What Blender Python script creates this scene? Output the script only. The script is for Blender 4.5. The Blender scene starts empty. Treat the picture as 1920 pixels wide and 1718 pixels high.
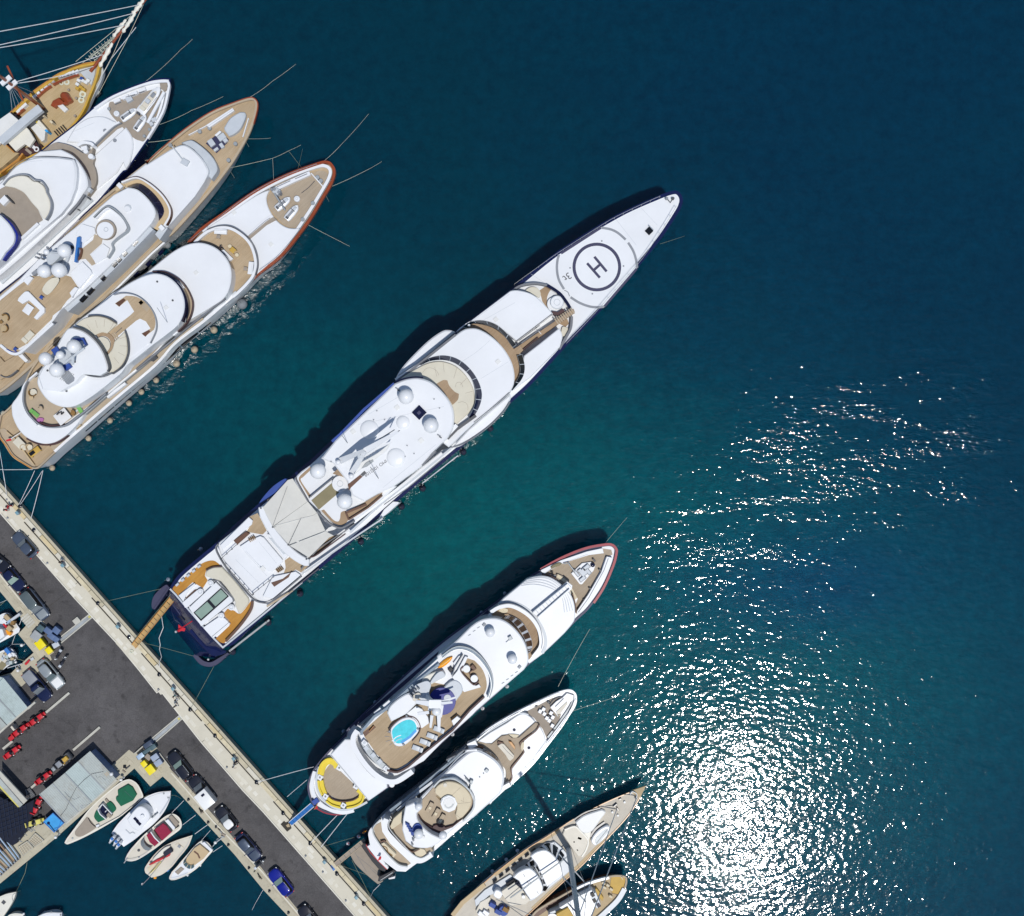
import bpy,bmesh,math,random
from mathutils import Vector
from mathutils.geometry import tessellate_polygon

# ------------------------------------------------------------------ camera, sky, sun, exposure
SC=bpy.context.scene
COL=SC.collection
F,H,CU,CV=2150.0,165.4,960.0,859.0  # focal length in photo pixels, flying height, centre of the photo
cam_d=bpy.data.cameras.new('camera')
cam=bpy.data.objects.new('camera',cam_d)
COL.objects.link(cam)
cam.location=(0,0,H)
cam.rotation_euler=(0,0,0)
cam_d.sensor_fit='HORIZONTAL'
cam_d.sensor_width=36.0
cam_d.lens=36.0*F/1920.0
cam_d.clip_start=1.0
cam_d.clip_end=6000.0
SC.camera=cam

SUN_DIR=Vector((0.1825,-0.304,0.935)).normalized()
W=bpy.data.worlds.new('World')
SC.world=W
W.use_nodes=True
nt=W.node_tree
nt.nodes.clear()
wo=nt.nodes.new('ShaderNodeOutputWorld')
bg=nt.nodes.new('ShaderNodeBackground')
sk=nt.nodes.new('ShaderNodeTexSky')
sk.sky_type='NISHITA'
sk.sun_disc=False
sk.sun_elevation=math.asin(SUN_DIR.z)
sk.sun_rotation=math.atan2(SUN_DIR.x,SUN_DIR.y)
sk.air_density=1.0
sk.dust_density=0.4
sk.ozone_density=1.2
bg.inputs['Strength'].default_value=0.10
nt.links.new(sk.outputs[0],bg.inputs[0])
nt.links.new(bg.outputs[0],wo.inputs[0])
sun_d=bpy.data.lights.new('sun','SUN')
sun_d.energy=3.5
sun_d.angle=math.radians(0.5)
sun_d.color=(1.0,0.965,0.91)
sun=bpy.data.objects.new('sun',sun_d)
sun.rotation_euler=SUN_DIR.to_track_quat('Z','Y').to_euler()
sun.location=SUN_DIR*400
COL.objects.link(sun)
SC.view_settings.view_transform='Standard'
SC.view_settings.look='None'
SC.view_settings.exposure=-0.16
SC.view_settings.gamma=1.0
SC.view_settings.use_curve_mapping=False
SC.cycles.max_bounces=5
SC.cycles.use_denoising=True
SC.cycles.diffuse_bounces=2
SC.cycles.glossy_bounces=2
SC.cycles.transmission_bounces=3
SC.cycles.caustics_reflective=False
SC.cycles.caustics_refractive=False
random.seed(7)

# ------------------------------------------------------------------ photo regions (offset and enlargement of each view that was traced)
REG=dict(P=(0,0,1),A=(0,0,5.647),B=(0,280,5.647),C=(240,140,5.647),D=(300,280,5.0526),E=(0,560,5.0529),
F=(180,380,5.333),G=(940,340,5.333),H=(720,520,5.0526),I=(540,680,5.333),J=(380,860,5.333),
K=(230,1000,5.647),L=(860,1000,5.728),M=(660,1120,5.333),N=(540,1300,6.0),O=(640,1400,6.1367),
Q=(840,1270,6.363),R=(840,1440,4.8),S=(0,880,5.369),T=(0,1120,7.158),U=(0,1320,6.857),
V=(100,1430,5.647),W=(0,1500,7.88),X=(240,1360,7.158),Y=(400,1520,6.0),Z=(240,1180,5.728),
a=(640,780,13.714),b=(820,1560,8.0))

def parse(s):
 """'A: x,y x,y! B: x,y' -> [(u, v, sharp)] in photo pixels"""
 out,r=[],REG['P']
 for tok in s.split():
  if tok[-1]==':':
   r=REG[tok[:-1]]
   continue
  sharp=tok[-1]=='!'
  x,y=tok.rstrip('!').split(',')
  out.append((r[0]+float(x)/r[2],r[1]+float(y)/r[2],sharp))
 return out

def at(u,v,z=0.0):
 k=(H-z)/F
 return Vector(((u-CU)*k,-(v-CV)*k,z))

def pt(s,z=0.0):
 u,v,_=parse(s)[0]
 return at(u,v,z)

def world(s,z):
 return[at(u,v,z).to_2d().to_tuple()+(sh,)for u,v,sh in parse(s)]

def spline(p,closed=True,n=5):
 m=len(p)
 out=[]
 rng=range(m)if closed else range(m-1)
 for i in rng:
  p1,p2=p[i],p[(i+1)%m]
  p0=p[(i-1)%m]if(closed or i>0)else p1
  p3=p[(i+2)%m]if(closed or i+2<m)else p2
  if p1[2]:
   p0=p1
  if p2[2]:
   p3=p2
  k=1 if(p1[2]and p2[2])else n
  for j in range(k):
   t=j/k
   a=-0.5*t+t*t-0.5*t**3
   b=1-2.5*t*t+1.5*t**3
   c=0.5*t+2*t*t-1.5*t**3
   d=-0.5*t*t+0.5*t**3
   out.append((a*p0[0]+b*p1[0]+c*p2[0]+d*p3[0],a*p0[1]+b*p1[1]+c*p2[1]+d*p3[1]))
 if not closed:
  out.append((p[-1][0],p[-1][1]))
 return out

def curve2(s,z,closed=True,sm=True,n=5):
 w=world(s,z)
 return spline(w,closed,n)if sm else[(x,y)for x,y,_ in w]

def area(p):
 return 0.5*sum(p[i][0]*p[(i+1)%len(p)][1]-p[(i+1)%len(p)][0]*p[i][1]for i in range(len(p)))

def offset(p,w,closed=True):
 """inward (left of the walk when it runs counter-clockwise) offset with clamped mitres"""
 m=len(p)
 out=[]
 for i in range(m):
  a=p[(i-1)%m]if(closed or i>0)else None
  b=p[i]
  c=p[(i+1)%m]if(closed or i<m-1)else None
  d1=Vector((b[0]-a[0],b[1]-a[1]))if a else None
  d2=Vector((c[0]-b[0],c[1]-b[1]))if c else None
  d1=d1.normalized()if d1 and d1.length>1e-9 else None
  d2=d2.normalized()if d2 and d2.length>1e-9 else None
  if d1 is None:d1=d2
  if d2 is None:d2=d1
  if d1 is None:
   out.append(b)
   continue
  n1,n2=Vector((-d1.y,d1.x)),Vector((-d2.y,d2.x))
  nn=n1+n2
  if nn.length<1e-6:
   nn=n1
  nn.normalize()
  k=w/max(0.5,nn.dot(n1))
  out.append((b[0]+nn.x*k,b[1]+nn.y*k))
 return out

# ------------------------------------------------------------------ materials
MATS={}

def nodes_of(name):
 m=bpy.data.materials.new(name)
 m.use_nodes=True
 t=m.node_tree
 return m,t,t.nodes,t.links,t.nodes['Principled BSDF']

def mat(name,col,rough=0.45,metal=0.0,var=0.06,scale=0.7,bump=0.0,bscale=12.0,stain=None,coat=0.0,trans=0.0):
 if name in MATS:
  return MATS[name]
 m,t,N,L,b=nodes_of(name)
 geo=N.new('ShaderNodeNewGeometry')
 no=N.new('ShaderNodeTexNoise')
 no.inputs['Scale'].default_value=scale
 no.inputs['Detail'].default_value=6
 no.inputs['Roughness'].default_value=0.65
 L.new(geo.outputs['Position'],no.inputs['Vector'])
 ra=N.new('ShaderNodeValToRGB')
 lo=tuple(c*(1-var*1.6)for c in col)
 hi=tuple(min(1.0,c*(1+var))for c in col)
 ra.color_ramp.elements[0].position=0.3
 ra.color_ramp.elements[1].position=0.7
 ra.color_ramp.elements[0].color=(*lo,1)
 ra.color_ramp.elements[1].color=(*hi,1)
 L.new(no.outputs['Fac'],ra.inputs['Fac'])
 src=ra.outputs['Color']
 if stain:
  n2=N.new('ShaderNodeTexNoise')
  n2.inputs['Scale'].default_value=stain[1]
  n2.inputs['Detail'].default_value=8
  n2.inputs['Roughness'].default_value=0.75
  L.new(geo.outputs['Position'],n2.inputs['Vector'])
  r2=N.new('ShaderNodeValToRGB')
  r2.color_ramp.elements[0].position=stain[2]
  r2.color_ramp.elements[1].position=stain[2]+0.16
  L.new(n2.outputs['Fac'],r2.inputs['Fac'])
  mx=N.new('ShaderNodeMixRGB')
  mx.inputs['Color2'].default_value=(*stain[0],1)
  ml=N.new('ShaderNodeMath')
  ml.operation='MULTIPLY'
  ml.inputs[1].default_value=stain[3]
  L.new(r2.outputs['Color'],ml.inputs[0])
  L.new(ml.outputs[0],mx.inputs['Fac'])
  L.new(src,mx.inputs['Color1'])
  src=mx.outputs['Color']
 L.new(src,b.inputs['Base Color'])
 b.inputs['Roughness'].default_value=rough
 b.inputs['Metallic'].default_value=metal
 b.inputs['Coat Weight'].default_value=coat
 b.inputs['Transmission Weight'].default_value=trans
 if bump:
  n3=N.new('ShaderNodeTexNoise')
  n3.inputs['Scale'].default_value=bscale
  n3.inputs['Detail'].default_value=4
  L.new(geo.outputs['Position'],n3.inputs['Vector'])
  bu=N.new('ShaderNodeBump')
  bu.inputs['Strength'].default_value=bump
  bu.inputs['Distance'].default_value=0.03
  L.new(n3.outputs['Fac'],bu.inputs['Height'])
  L.new(bu.outputs[0],b.inputs['Normal'])
 MATS[name]=m
 return m

def planked(name,c1,c2,rot=43.0,pitch=0.14,rough=0.7,caulk=0.35):
 """laid planks that run along the boats (all of them lie about 43 degrees to the quay)"""
 m,t,N,L,b=nodes_of(name)
 geo=N.new('ShaderNodeNewGeometry')
 mp=N.new('ShaderNodeMapping')
 mp.inputs['Rotation'].default_value=(0,0,math.radians(-rot))
 L.new(geo.outputs['Position'],mp.inputs['Vector'])
 st=N.new('ShaderNodeMapping')
 st.inputs['Scale'].default_value=(0.22,3.2,1)
 L.new(mp.outputs[0],st.inputs['Vector'])
 no=N.new('ShaderNodeTexNoise')
 no.inputs['Scale'].default_value=1.6
 no.inputs['Detail'].default_value=5
 no.inputs['Roughness'].default_value=0.6
 L.new(st.outputs[0],no.inputs['Vector'])
 big=N.new('ShaderNodeTexNoise')
 big.inputs['Scale'].default_value=0.35
 big.inputs['Detail'].default_value=4
 L.new(geo.outputs['Position'],big.inputs['Vector'])
 ad=N.new('ShaderNodeMath')
 ad.operation='MULTIPLY_ADD'
 ad.inputs[1].default_value=0.5
 L.new(big.outputs['Fac'],ad.inputs[0])
 hl=N.new('ShaderNodeMath')
 hl.operation='MULTIPLY'
 hl.inputs[1].default_value=0.5
 L.new(no.outputs['Fac'],hl.inputs[0])
 L.new(hl.outputs[0],ad.inputs[2])
 ra=N.new('ShaderNodeValToRGB')
 ra.color_ramp.elements[0].position=0.36
 ra.color_ramp.elements[1].position=0.64
 ra.color_ramp.elements[0].color=(*c1,1)
 ra.color_ramp.elements[1].color=(*c2,1)
 L.new(ad.outputs[0],ra.inputs['Fac'])
 wv=N.new('ShaderNodeTexWave')
 wv.wave_type='BANDS'
 wv.bands_direction='Y'
 wv.inputs['Scale'].default_value=0.314/pitch
 wv.inputs['Distortion'].default_value=0
 L.new(mp.outputs[0],wv.inputs['Vector'])
 r2=N.new('ShaderNodeValToRGB')
 r2.color_ramp.elements[0].position=0.0
 r2.color_ramp.elements[1].position=0.16
 r2.color_ramp.elements[0].color=(1-caulk,1-caulk,1-caulk,1)
 r2.color_ramp.elements[1].color=(1,1,1,1)
 L.new(wv.outputs['Fac'],r2.inputs['Fac'])
 mx=N.new('ShaderNodeMixRGB')
 mx.blend_type='MULTIPLY'
 mx.inputs['Fac'].default_value=1
 L.new(ra.outputs['Color'],mx.inputs['Color1'])
 L.new(r2.outputs['Color'],mx.inputs['Color2'])
 L.new(mx.outputs['Color'],b.inputs['Base Color'])
 b.inputs['Roughness'].default_value=rough
 b.inputs['Specular IOR Level'].default_value=0.25
 MATS[name]=m
 return m

mat('white',(0.755,0.775,0.80),0.30,var=0.03,scale=0.22,coat=0.2,stain=((0.66,0.68,0.70),1.1,0.60,0.45))
mat('offwhite',(0.70,0.71,0.70),0.45,var=0.03,scale=0.5)
mat('warmwhite',(0.72,0.70,0.62),0.45,var=0.04,scale=0.5)
mat('creamgel',(0.62,0.58,0.49),0.5,var=0.05,scale=0.8)
mat('palegrey',(0.50,0.54,0.58),0.4,var=0.05)
mat('midgrey',(0.24,0.26,0.29),0.5,var=0.08)
mat('darkgrey',(0.07,0.075,0.085),0.5,var=0.1)
mat('line',(0.16,0.17,0.19),0.6,var=0.1)
mat('navy',(0.005,0.010,0.062),0.16,var=0.08,coat=0.4)
mat('navypaint',(0.028,0.030,0.085),0.5,var=0.08)
mat('bluecover',(0.015,0.06,0.30),0.6,var=0.1)
mat('deepblue',(0.002,0.012,0.22),0.4,var=0.08)
mat('azure',(0.03,0.33,0.72),0.5,var=0.12,stain=((0.10,0.45,0.75),2.0,0.55,0.5))
mat('gangblue',(0.03,0.17,0.50),0.5,var=0.1)
mat('redbrown',(0.27,0.055,0.016),0.28,var=0.12,coat=0.4)
mat('redcap',(0.30,0.012,0.03),0.28,var=0.1,coat=0.4)
mat('varnish',(0.50,0.23,0.045),0.3,var=0.12,coat=0.5)
mat('ochre',(0.52,0.33,0.055),0.6,var=0.1)
mat('goldrail',(0.55,0.34,0.05),0.4,var=0.1)
mat('brown',(0.11,0.045,0.022),0.5,var=0.15)
mat('maroon',(0.055,0.018,0.02),0.55,var=0.15)
mat('cream',(0.62,0.59,0.49),0.85,var=0.035)
mat('canopy',(0.62,0.615,0.575),0.85,var=0.05,scale=0.5)
mat('deckcream',(0.55,0.505,0.425),0.75,var=0.06,scale=1.2)
mat('creamwarm',(0.66,0.58,0.42),0.85,var=0.05)
mat('beige',(0.52,0.40,0.24),0.8,var=0.05)
mat('taupe',(0.31,0.265,0.215),0.75,var=0.06,scale=1.2)
mat('tan',(0.43,0.35,0.25),0.75,var=0.06)
mat('olive',(0.25,0.22,0.13),0.9,var=0.08)
mat('sand',(0.44,0.34,0.20),0.7,var=0.07,scale=0.8)
mat('wicker',(0.26,0.15,0.05),0.85,var=0.15)
mat('glass',(0.006,0.008,0.035),0.12,var=0.1,coat=0.3)
mat('blackglass',(0.008,0.009,0.012),0.12,var=0.1)
mat('greenglass',(0.27,0.37,0.31),0.12,var=0.06,coat=0.4)
mat('brownglass',(0.10,0.055,0.03),0.25,var=0.25,scale=1.4)
mat('greyglass',(0.20,0.23,0.25),0.2,var=0.1)
mat('clearrail',(0.24,0.30,0.36),0.2,var=0.1)
mat('rubber',(0.02,0.02,0.022),0.7,var=0.15)
mat('blackpaint',(0.008,0.009,0.014),0.25,var=0.1,coat=0.3)
mat('steel',(0.55,0.57,0.58),0.35,0.8,var=0.06)
mat('galv',(0.33,0.36,0.38),0.5,0.3,var=0.1)
mat('rope',(0.62,0.64,0.52),0.9,var=0.1)
mat('ropedim',(0.26,0.30,0.20),0.9,var=0.1)
mat('ropewhite',(0.72,0.74,0.76),0.8,var=0.05)
mat('fender',(0.46,0.38,0.27),0.8,var=0.06)
mat('fendergrey',(0.22,0.24,0.26),0.7,var=0.08)
mat('fendernavy',(0.02,0.022,0.045),0.6,var=0.1)
mat('fenderpale',(0.30,0.36,0.46),0.6,var=0.1)
mat('yellow',(0.72,0.56,0.03),0.6,var=0.06)
mat('yellowbin',(0.80,0.66,0.0),0.45,var=0.06)
mat('orange',(0.85,0.34,0.01),0.4,var=0.08)
mat('red',(0.52,0.008,0.018),0.4,var=0.12,coat=0.3)
mat('flagred',(0.55,0.015,0.03),0.8,var=0.1)
mat('crimson',(0.27,0.008,0.045),0.8,var=0.12,scale=2)
mat('green',(0.0,0.115,0.055),0.8,var=0.14,scale=1.5)
mat('lime',(0.16,0.42,0.10),0.85,var=0.1)
mat('pink',(0.42,0.15,0.36),0.85,var=0.1)
mat('pool',(0.10,0.66,0.74),0.08,var=0.10,scale=1.6)
mat('binblue',(0.085,0.14,0.27),0.55,var=0.1)
mat('bingrey',(0.33,0.35,0.36),0.6,var=0.1)
mat('binteal',(0.05,0.10,0.12),0.55,var=0.1)
mat('carnavy',(0.010,0.016,0.060),0.18,0.2,var=0.1,coat=0.7)
mat('carblack',(0.013,0.014,0.022),0.18,0.1,var=0.1,coat=0.7)
mat('carblue',(0.004,0.012,0.26),0.16,0.2,var=0.1,coat=0.7)
mat('carslate',(0.085,0.11,0.155),0.22,0.4,var=0.1,coat=0.6)
mat('carsilver',(0.42,0.46,0.46),0.25,0.5,var=0.06,coat=0.5)
mat('cargreen',(0.16,0.20,0.20),0.25,0.5,var=0.06,coat=0.5)
mat('cartlight',(0.30,0.31,0.33),0.3,var=0.1)
mat('carwhite',(0.78,0.79,0.78),0.3,var=0.03,coat=0.4)
mat('lamp',(0.75,0.76,0.74),0.2,var=0.03)
mat('tail',(0.35,0.01,0.01),0.3,var=0.05)
mat('asphalt',(0.090,0.086,0.088),0.92,var=0.16,scale=0.55,bump=0.5,bscale=9,
stain=((0.10,0.095,0.092),1.4,0.5,0.55))
def weather_asphalt():
 m=MATS['asphalt']
 t=m.node_tree;N,L=t.nodes,t.links
 b=N['Principled BSDF']
 src=b.inputs['Base Color'].links[0].from_socket
 geo=N.new('ShaderNodeNewGeometry')
 warp=N.new('ShaderNodeTexNoise');warp.inputs['Scale'].default_value=0.5;warp.inputs['Detail'].default_value=6
 L.new(geo.outputs['Position'],warp.inputs['Vector'])
 mixv=N.new('ShaderNodeMixRGB');mixv.blend_type='LINEAR_LIGHT';mixv.inputs['Fac'].default_value=1.6
 L.new(geo.outputs['Position'],mixv.inputs['Color1']);L.new(warp.outputs['Color'],mixv.inputs['Color2'])
 vo=N.new('ShaderNodeTexVoronoi');vo.feature='DISTANCE_TO_EDGE';vo.inputs['Scale'].default_value=0.17
 L.new(mixv.outputs['Color'],vo.inputs['Vector'])
 def mul(src,fac,stops):
  r=N.new('ShaderNodeValToRGB')
  for e,(p,v)in zip(r.color_ramp.elements,stops):
   e.position=p;e.color=(v,v,v,1)
  L.new(fac,r.inputs['Fac'])
  x=N.new('ShaderNodeMixRGB');x.blend_type='MULTIPLY';x.inputs['Fac'].default_value=1
  L.new(src,x.inputs['Color1']);L.new(r.outputs['Color'],x.inputs['Color2'])
  return x.outputs['Color']
 src=mul(src,vo.outputs['Distance'],((0.002,0.80),(0.010,1.0)))
 oil=N.new('ShaderNodeTexNoise');oil.inputs['Scale'].default_value=0.75;oil.inputs['Detail'].default_value=3
 L.new(geo.outputs['Position'],oil.inputs['Vector'])
 src=mul(src,oil.outputs['Fac'],((0.27,0.62),(0.40,1.0)))
 tone=N.new('ShaderNodeTexNoise');tone.inputs['Scale'].default_value=0.09;tone.inputs['Detail'].default_value=4
 L.new(geo.outputs['Position'],tone.inputs['Vector'])
 src=mul(src,tone.outputs['Fac'],((0.35,0.80),(0.65,1.12)))
 grit=N.new('ShaderNodeTexNoise');grit.inputs['Scale'].default_value=5.0;grit.inputs['Detail'].default_value=3;grit.inputs['Roughness'].default_value=0.8
 L.new(geo.outputs['Position'],grit.inputs['Vector'])
 src=mul(src,grit.outputs['Fac'],((0.3,0.75),(0.7,1.22)))
 L.new(src,b.inputs['Base Color'])
weather_asphalt()
mat('patch',(0.043,0.046,0.055),0.95,var=0.14,scale=0.6)
mat('concrete',(0.52,0.485,0.375),0.9,var=0.06,scale=0.6,bump=0.25,bscale=6,stain=((0.40,0.36,0.27),0.9,0.56,0.45))
mat('quaywall',(0.16,0.145,0.11),0.95,var=0.2,scale=0.8,stain=((0.05,0.05,0.035),0.7,0.45,0.7))
mat('pavement',(0.61,0.575,0.47),0.9,var=0.05,scale=0.8,bump=0.2,bscale=7,stain=((0.47,0.43,0.34),0.8,0.55,0.5))
mat('paver',(0.70,0.675,0.585),0.9,var=0.05)
mat('paver2',(0.66,0.63,0.53),0.9,var=0.05)
mat('coping',(0.62,0.55,0.38),0.9,var=0.1,scale=1.0,stain=((0.30,0.25,0.15),1.6,0.56,0.5))
mat('groove',(0.05,0.045,0.035),0.95,var=0.15)
mat('pier',(0.48,0.445,0.34),0.9,var=0.08,scale=0.9,stain=((0.26,0.235,0.17),0.9,0.5,0.6))
mat('beam',(0.50,0.49,0.43),0.9,var=0.08,scale=1.2)
mat('yellowpaint',(0.62,0.56,0.15),0.8,var=0.15)
mat('roofteal',(0.44,0.52,0.51),0.5,0.0,var=0.05,scale=0.5,stain=((0.31,0.36,0.34),0.7,0.5,0.6))
mat('roofgrey',(0.42,0.46,0.44),0.55,0.0,var=0.06,scale=0.6,stain=((0.32,0.31,0.27),0.5,0.48,0.7))
mat('shedwall',(0.17,0.25,0.42),0.6,var=0.12)
mat('netting',(0.006,0.010,0.026),0.9,var=0.3,scale=2.0)
mat('steelblue',(0.035,0.05,0.10),0.5,0.3,var=0.15)
mat('pipeblue',(0.40,0.52,0.66),0.4,0.2,var=0.08)
mat('pipeorange',(0.40,0.24,0.13),0.6,var=0.15)
mat('skin',(0.42,0.24,0.16),0.6,var=0.05)
mat('hair',(0.02,0.014,0.01),0.7,var=0.1)
mat('clothdark',(0.02,0.025,0.045),0.85,var=0.1)
mat('clothwhite',(0.70,0.70,0.70),0.85,var=0.05)
mat('clothteal',(0.03,0.20,0.20),0.85,var=0.1)
planked('teak',(0.385,0.288,0.180),(0.495,0.385,0.255))
mat('gangwood',(0.55,0.35,0.14),0.5,var=0.1)
planked('teakgrey',(0.35,0.285,0.21),(0.44,0.365,0.275))
planked('teakgold',(0.42,0.19,0.03),(0.56,0.29,0.06))
planked('teakbrown',(0.31,0.215,0.135),(0.41,0.30,0.195))
planked('shipdeck',(0.43,0.32,0.17),(0.53,0.41,0.24))

def M(n):
 return MATS[n]if isinstance(n,str)else n

# ------------------------------------------------------------------ things, parts
CUR=[None]

def tag(o,label,cat,group=None):
 o['label']=label
 o['category']=cat
 if group:
  o['group']=group
 return o

def thing(name,label,cat,loc=(0,0,0),group=None,rot=0.0):
 o=bpy.data.objects.new(name,None)
 o.empty_display_size=0.3
 COL.objects.link(o)
 o.location=loc
 o.rotation_euler=(0,0,rot)
 tag(o,label,cat,group)
 CUR[0]=o
 return o

def root_loc(o):
 v=Vector((0,0,0))
 while o is not None:
  v+=o.location
  o=o.parent
 return v

def link_mesh(name,me,parent=None,local=False):
 o=bpy.data.objects.new(name,me)
 COL.objects.link(o)
 if parent is not None:
  o.parent=parent
  if not local:
   o.location=-root_loc(parent)  # mesh data is in world metres
 return o

def finish(me,mats,ang=35):
 for m in mats:
  me.materials.append(M(m))
 me.validate()
 me.polygons.foreach_set('use_smooth',[True]*len(me.polygons))
 try:
  me.set_sharp_from_angle(angle=math.radians(ang))
 except Exception:
  pass
 me.update()

def from_bm(name,bm,mats,parent=None,local=False,ang=35):
 me=bpy.data.meshes.new(name)
 bm.to_mesh(me)
 bm.free()
 if isinstance(mats,(str,bpy.types.Material)):
  mats=[mats]
 finish(me,mats,ang)
 return link_mesh(name,me,parent,local)

def PAR(par):
 return CUR[0]if par is None else(None if par==0 else par)

def prism2(name,m,p,z0,z1,par=None,bev=0.04):
 """solid with a flat top; p: world xy outline"""
 q=[]
 for a in p:
  if not q or(abs(a[0]-q[-1][0])+abs(a[1]-q[-1][1]))>0.012:
   q.append(a)
 if len(q)>2 and(abs(q[0][0]-q[-1][0])+abs(q[0][1]-q[-1][1]))<0.012:
  q.pop()
 if area(q)<0:
  q.reverse()
 bm=bmesh.new()
 n=len(q)
 rows=[]
 if bev>0 and z1-z0>bev*1.5:
  ins=offset(q,bev)
  if area(ins)<=0:
   ins=q
  lv=[(q,z0),(q,z1-bev),(ins,z1)]
 else:
  lv=[(q,z0),(q,z1)]
 for pp,z in lv:
  rows.append([bm.verts.new((x,y,z))for x,y in pp])
 for a,b in zip(rows,rows[1:]):
  for i in range(n):
   j=(i+1)%n
   bm.faces.new((a[i],a[j],b[j],b[i]))
 for row,up_ in((rows[-1],True),(rows[0],False)):
  co=[Vector((v.co.x,v.co.y,0))for v in row]
  for t in tessellate_polygon([co]):
   a_,b_,c_=(row[k]for k in t)
   u,w=b_.co-a_.co,c_.co-a_.co
   if(u.x*w.y-u.y*w.x>0)!=up_:
    b_,c_=c_,b_
   try:
    bm.faces.new((a_,b_,c_))
   except ValueError:
    pass
 return from_bm(name,bm,m,PAR(par))

def slab(name,m,s,z0,z1,par=None,sm=False,bev=0.04,n=5):
 return prism2(name,m,curve2(s,z1,True,sm,n),z0,z1,par,bev)

def cslab(name,m,s,z0,z1,par=None,bev=0.04,n=5):
 return slab(name,m,s,z0,z1,par,True,bev,n)

def strip2(name,m,a,b,z0,z1,closed,par=None):
 """box-section strip between two xy polylines of equal length"""
 bm=bmesh.new()
 n=len(a)
 v=[[bm.verts.new((x,y,z))for x,y in pp]for pp,z in((a,z0),(a,z1),(b,z1),(b,z0))]
 rng=range(n)if closed else range(n-1)
 for i in rng:
  j=(i+1)%n
  for k in range(4):
   r,t=v[k],v[(k+1)%4]
   bm.faces.new((r[i],r[j],t[j],t[i]))
 if not closed:
  bm.faces.new([v[k][0]for k in range(4)])
  bm.faces.new([v[k][n-1]for k in reversed(range(4))])
 bmesh.ops.recalc_face_normals(bm,faces=bm.faces[:])
 return from_bm(name,bm,m,PAR(par))

def band(name,m,s,w,z0,z1,par=None,sm=True,n=5):
 p=curve2(s,z1,True,sm,n)
 if area(p)<0:
  p.reverse()
 return strip2(name,m,p,offset(p,w),z0,z1,True,par)

def line(name,m,s,w,z0,z1,par=None,sm=True,n=5):
 p=curve2(s,z1,False,sm,n)
 return strip2(name,m,offset(p,w/2,False),offset(p,-w/2,False),z0,z1,False,par)

def between(name,m,s1,s2,z0,z1,par=None,n=24):
 """flat band between two drawn curves"""
 a,b=resample(curve2(s1,z1,False),n),resample(curve2(s2,z1,False),n)
 return strip2(name,m,a,b,z0,z1,False,par)

def resample(p,n):
 d=[0.0]
 for a,b in zip(p,p[1:]):
  d.append(d[-1]+math.hypot(b[0]-a[0],b[1]-a[1]))
 out,i=[],0
 for k in range(n+1):
  t=d[-1]*k/n
  while i<len(p)-2 and d[i+1]<t:
   i+=1
  f=(t-d[i])/max(1e-9,d[i+1]-d[i])
  out.append((p[i][0]+(p[i+1][0]-p[i][0])*f,p[i][1]+(p[i+1][1]-p[i][1])*f))
 return out

def windscreen(s1,s2,z0,z1,n,glass='glass',frame='palegrey',par=None,name='windscreen',gap=0.05):
 """raked screen of n separate panes between a low outer and a high inner curve, with its frame"""
 P=PAR(par)
 a,b=resample(curve2(s1,z0,False),n*4),resample(curve2(s2,z1,False),n*4)
 bm=bmesh.new()
 for i in range(n*4):
  q=[bm.verts.new((*a[i],z0)),bm.verts.new((*a[i+1],z0)),bm.verts.new((*b[i+1],z1)),bm.verts.new((*b[i],z1))]
  bm.faces.new(q)
 bmesh.ops.remove_doubles(bm,verts=bm.verts[:],dist=1e-4)
 bmesh.ops.recalc_face_normals(bm,faces=bm.faces[:])
 if sum(f.normal.z for f in bm.faces)<0:
  bmesh.ops.reverse_faces(bm,faces=bm.faces[:])
 fr=from_bm(name,bm,frame,P)
 for k in range(n):
  bm=bmesh.new()
  rows=[]
  for i in range(5):
   f=0.5+(i/4-0.5)*(1-gap*1.3)
   j=k*4+min(3.9999,f*4)
   i0=int(j)
   g=j-i0
   pa=Vector((*a[i0],z0)).lerp(Vector((*a[i0+1],z0)),g)
   pb=Vector((*b[i0],z1)).lerp(Vector((*b[i0+1],z1)),g)
   rows.append((pa.lerp(pb,0.04)+Vector((0,0,0.03)),pa.lerp(pb,0.96)+Vector((0,0,0.03))))
  vs=[(bm.verts.new(x),bm.verts.new(y))for x,y in rows]
  for q,r in zip(vs,vs[1:]):
   bm.faces.new((q[0],r[0],r[1],q[1]))
  bmesh.ops.recalc_face_normals(bm,faces=bm.faces[:])
  if sum(f.normal.z for f in bm.faces)<0:
   bmesh.ops.reverse_faces(bm,faces=bm.faces[:])
  from_bm('window_pane',bm,glass,fr)
 return fr

def tube3(name,m,pts,r,par=None,n=6,cap=True,r2=None):
 bm=bmesh.new()
 pts=[Vector(p)for p in pts]
 rows=[]
 for i,p in enumerate(pts):
  d=(pts[min(i+1,len(pts)-1)]-pts[max(i-1,0)])
  if d.length<1e-9:
   d=Vector((0,0,1))
  d.normalize()
  ref=Vector((0,0,1))if abs(d.z)<0.9 else Vector((1,0,0))
  x=d.cross(ref).normalized()
  y=d.cross(x).normalized()
  rr=r if r2 is None else r+(r2-r)*i/(len(pts)-1)
  rows.append([bm.verts.new(p+(x*math.cos(2*math.pi*k/n)+y*math.sin(2*math.pi*k/n))*rr)for k in range(n)])
 for a,b in zip(rows,rows[1:]):
  for k in range(n):
   l=(k+1)%n
   bm.faces.new((a[k],a[l],b[l],b[k]))
 if cap:
  bm.faces.new(rows[0])
  bm.faces.new(list(reversed(rows[-1])))
 bmesh.ops.recalc_face_normals(bm,faces=bm.faces[:])
 return from_bm(name,bm,m,PAR(par),ang=60)

def sag(a,b,drop,n=10):
 a,b=Vector(a),Vector(b)
 return[a.lerp(b,i/n)-Vector((0,0,drop*4*(i/n)*(1-i/n)))for i in range(n+1)]

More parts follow.
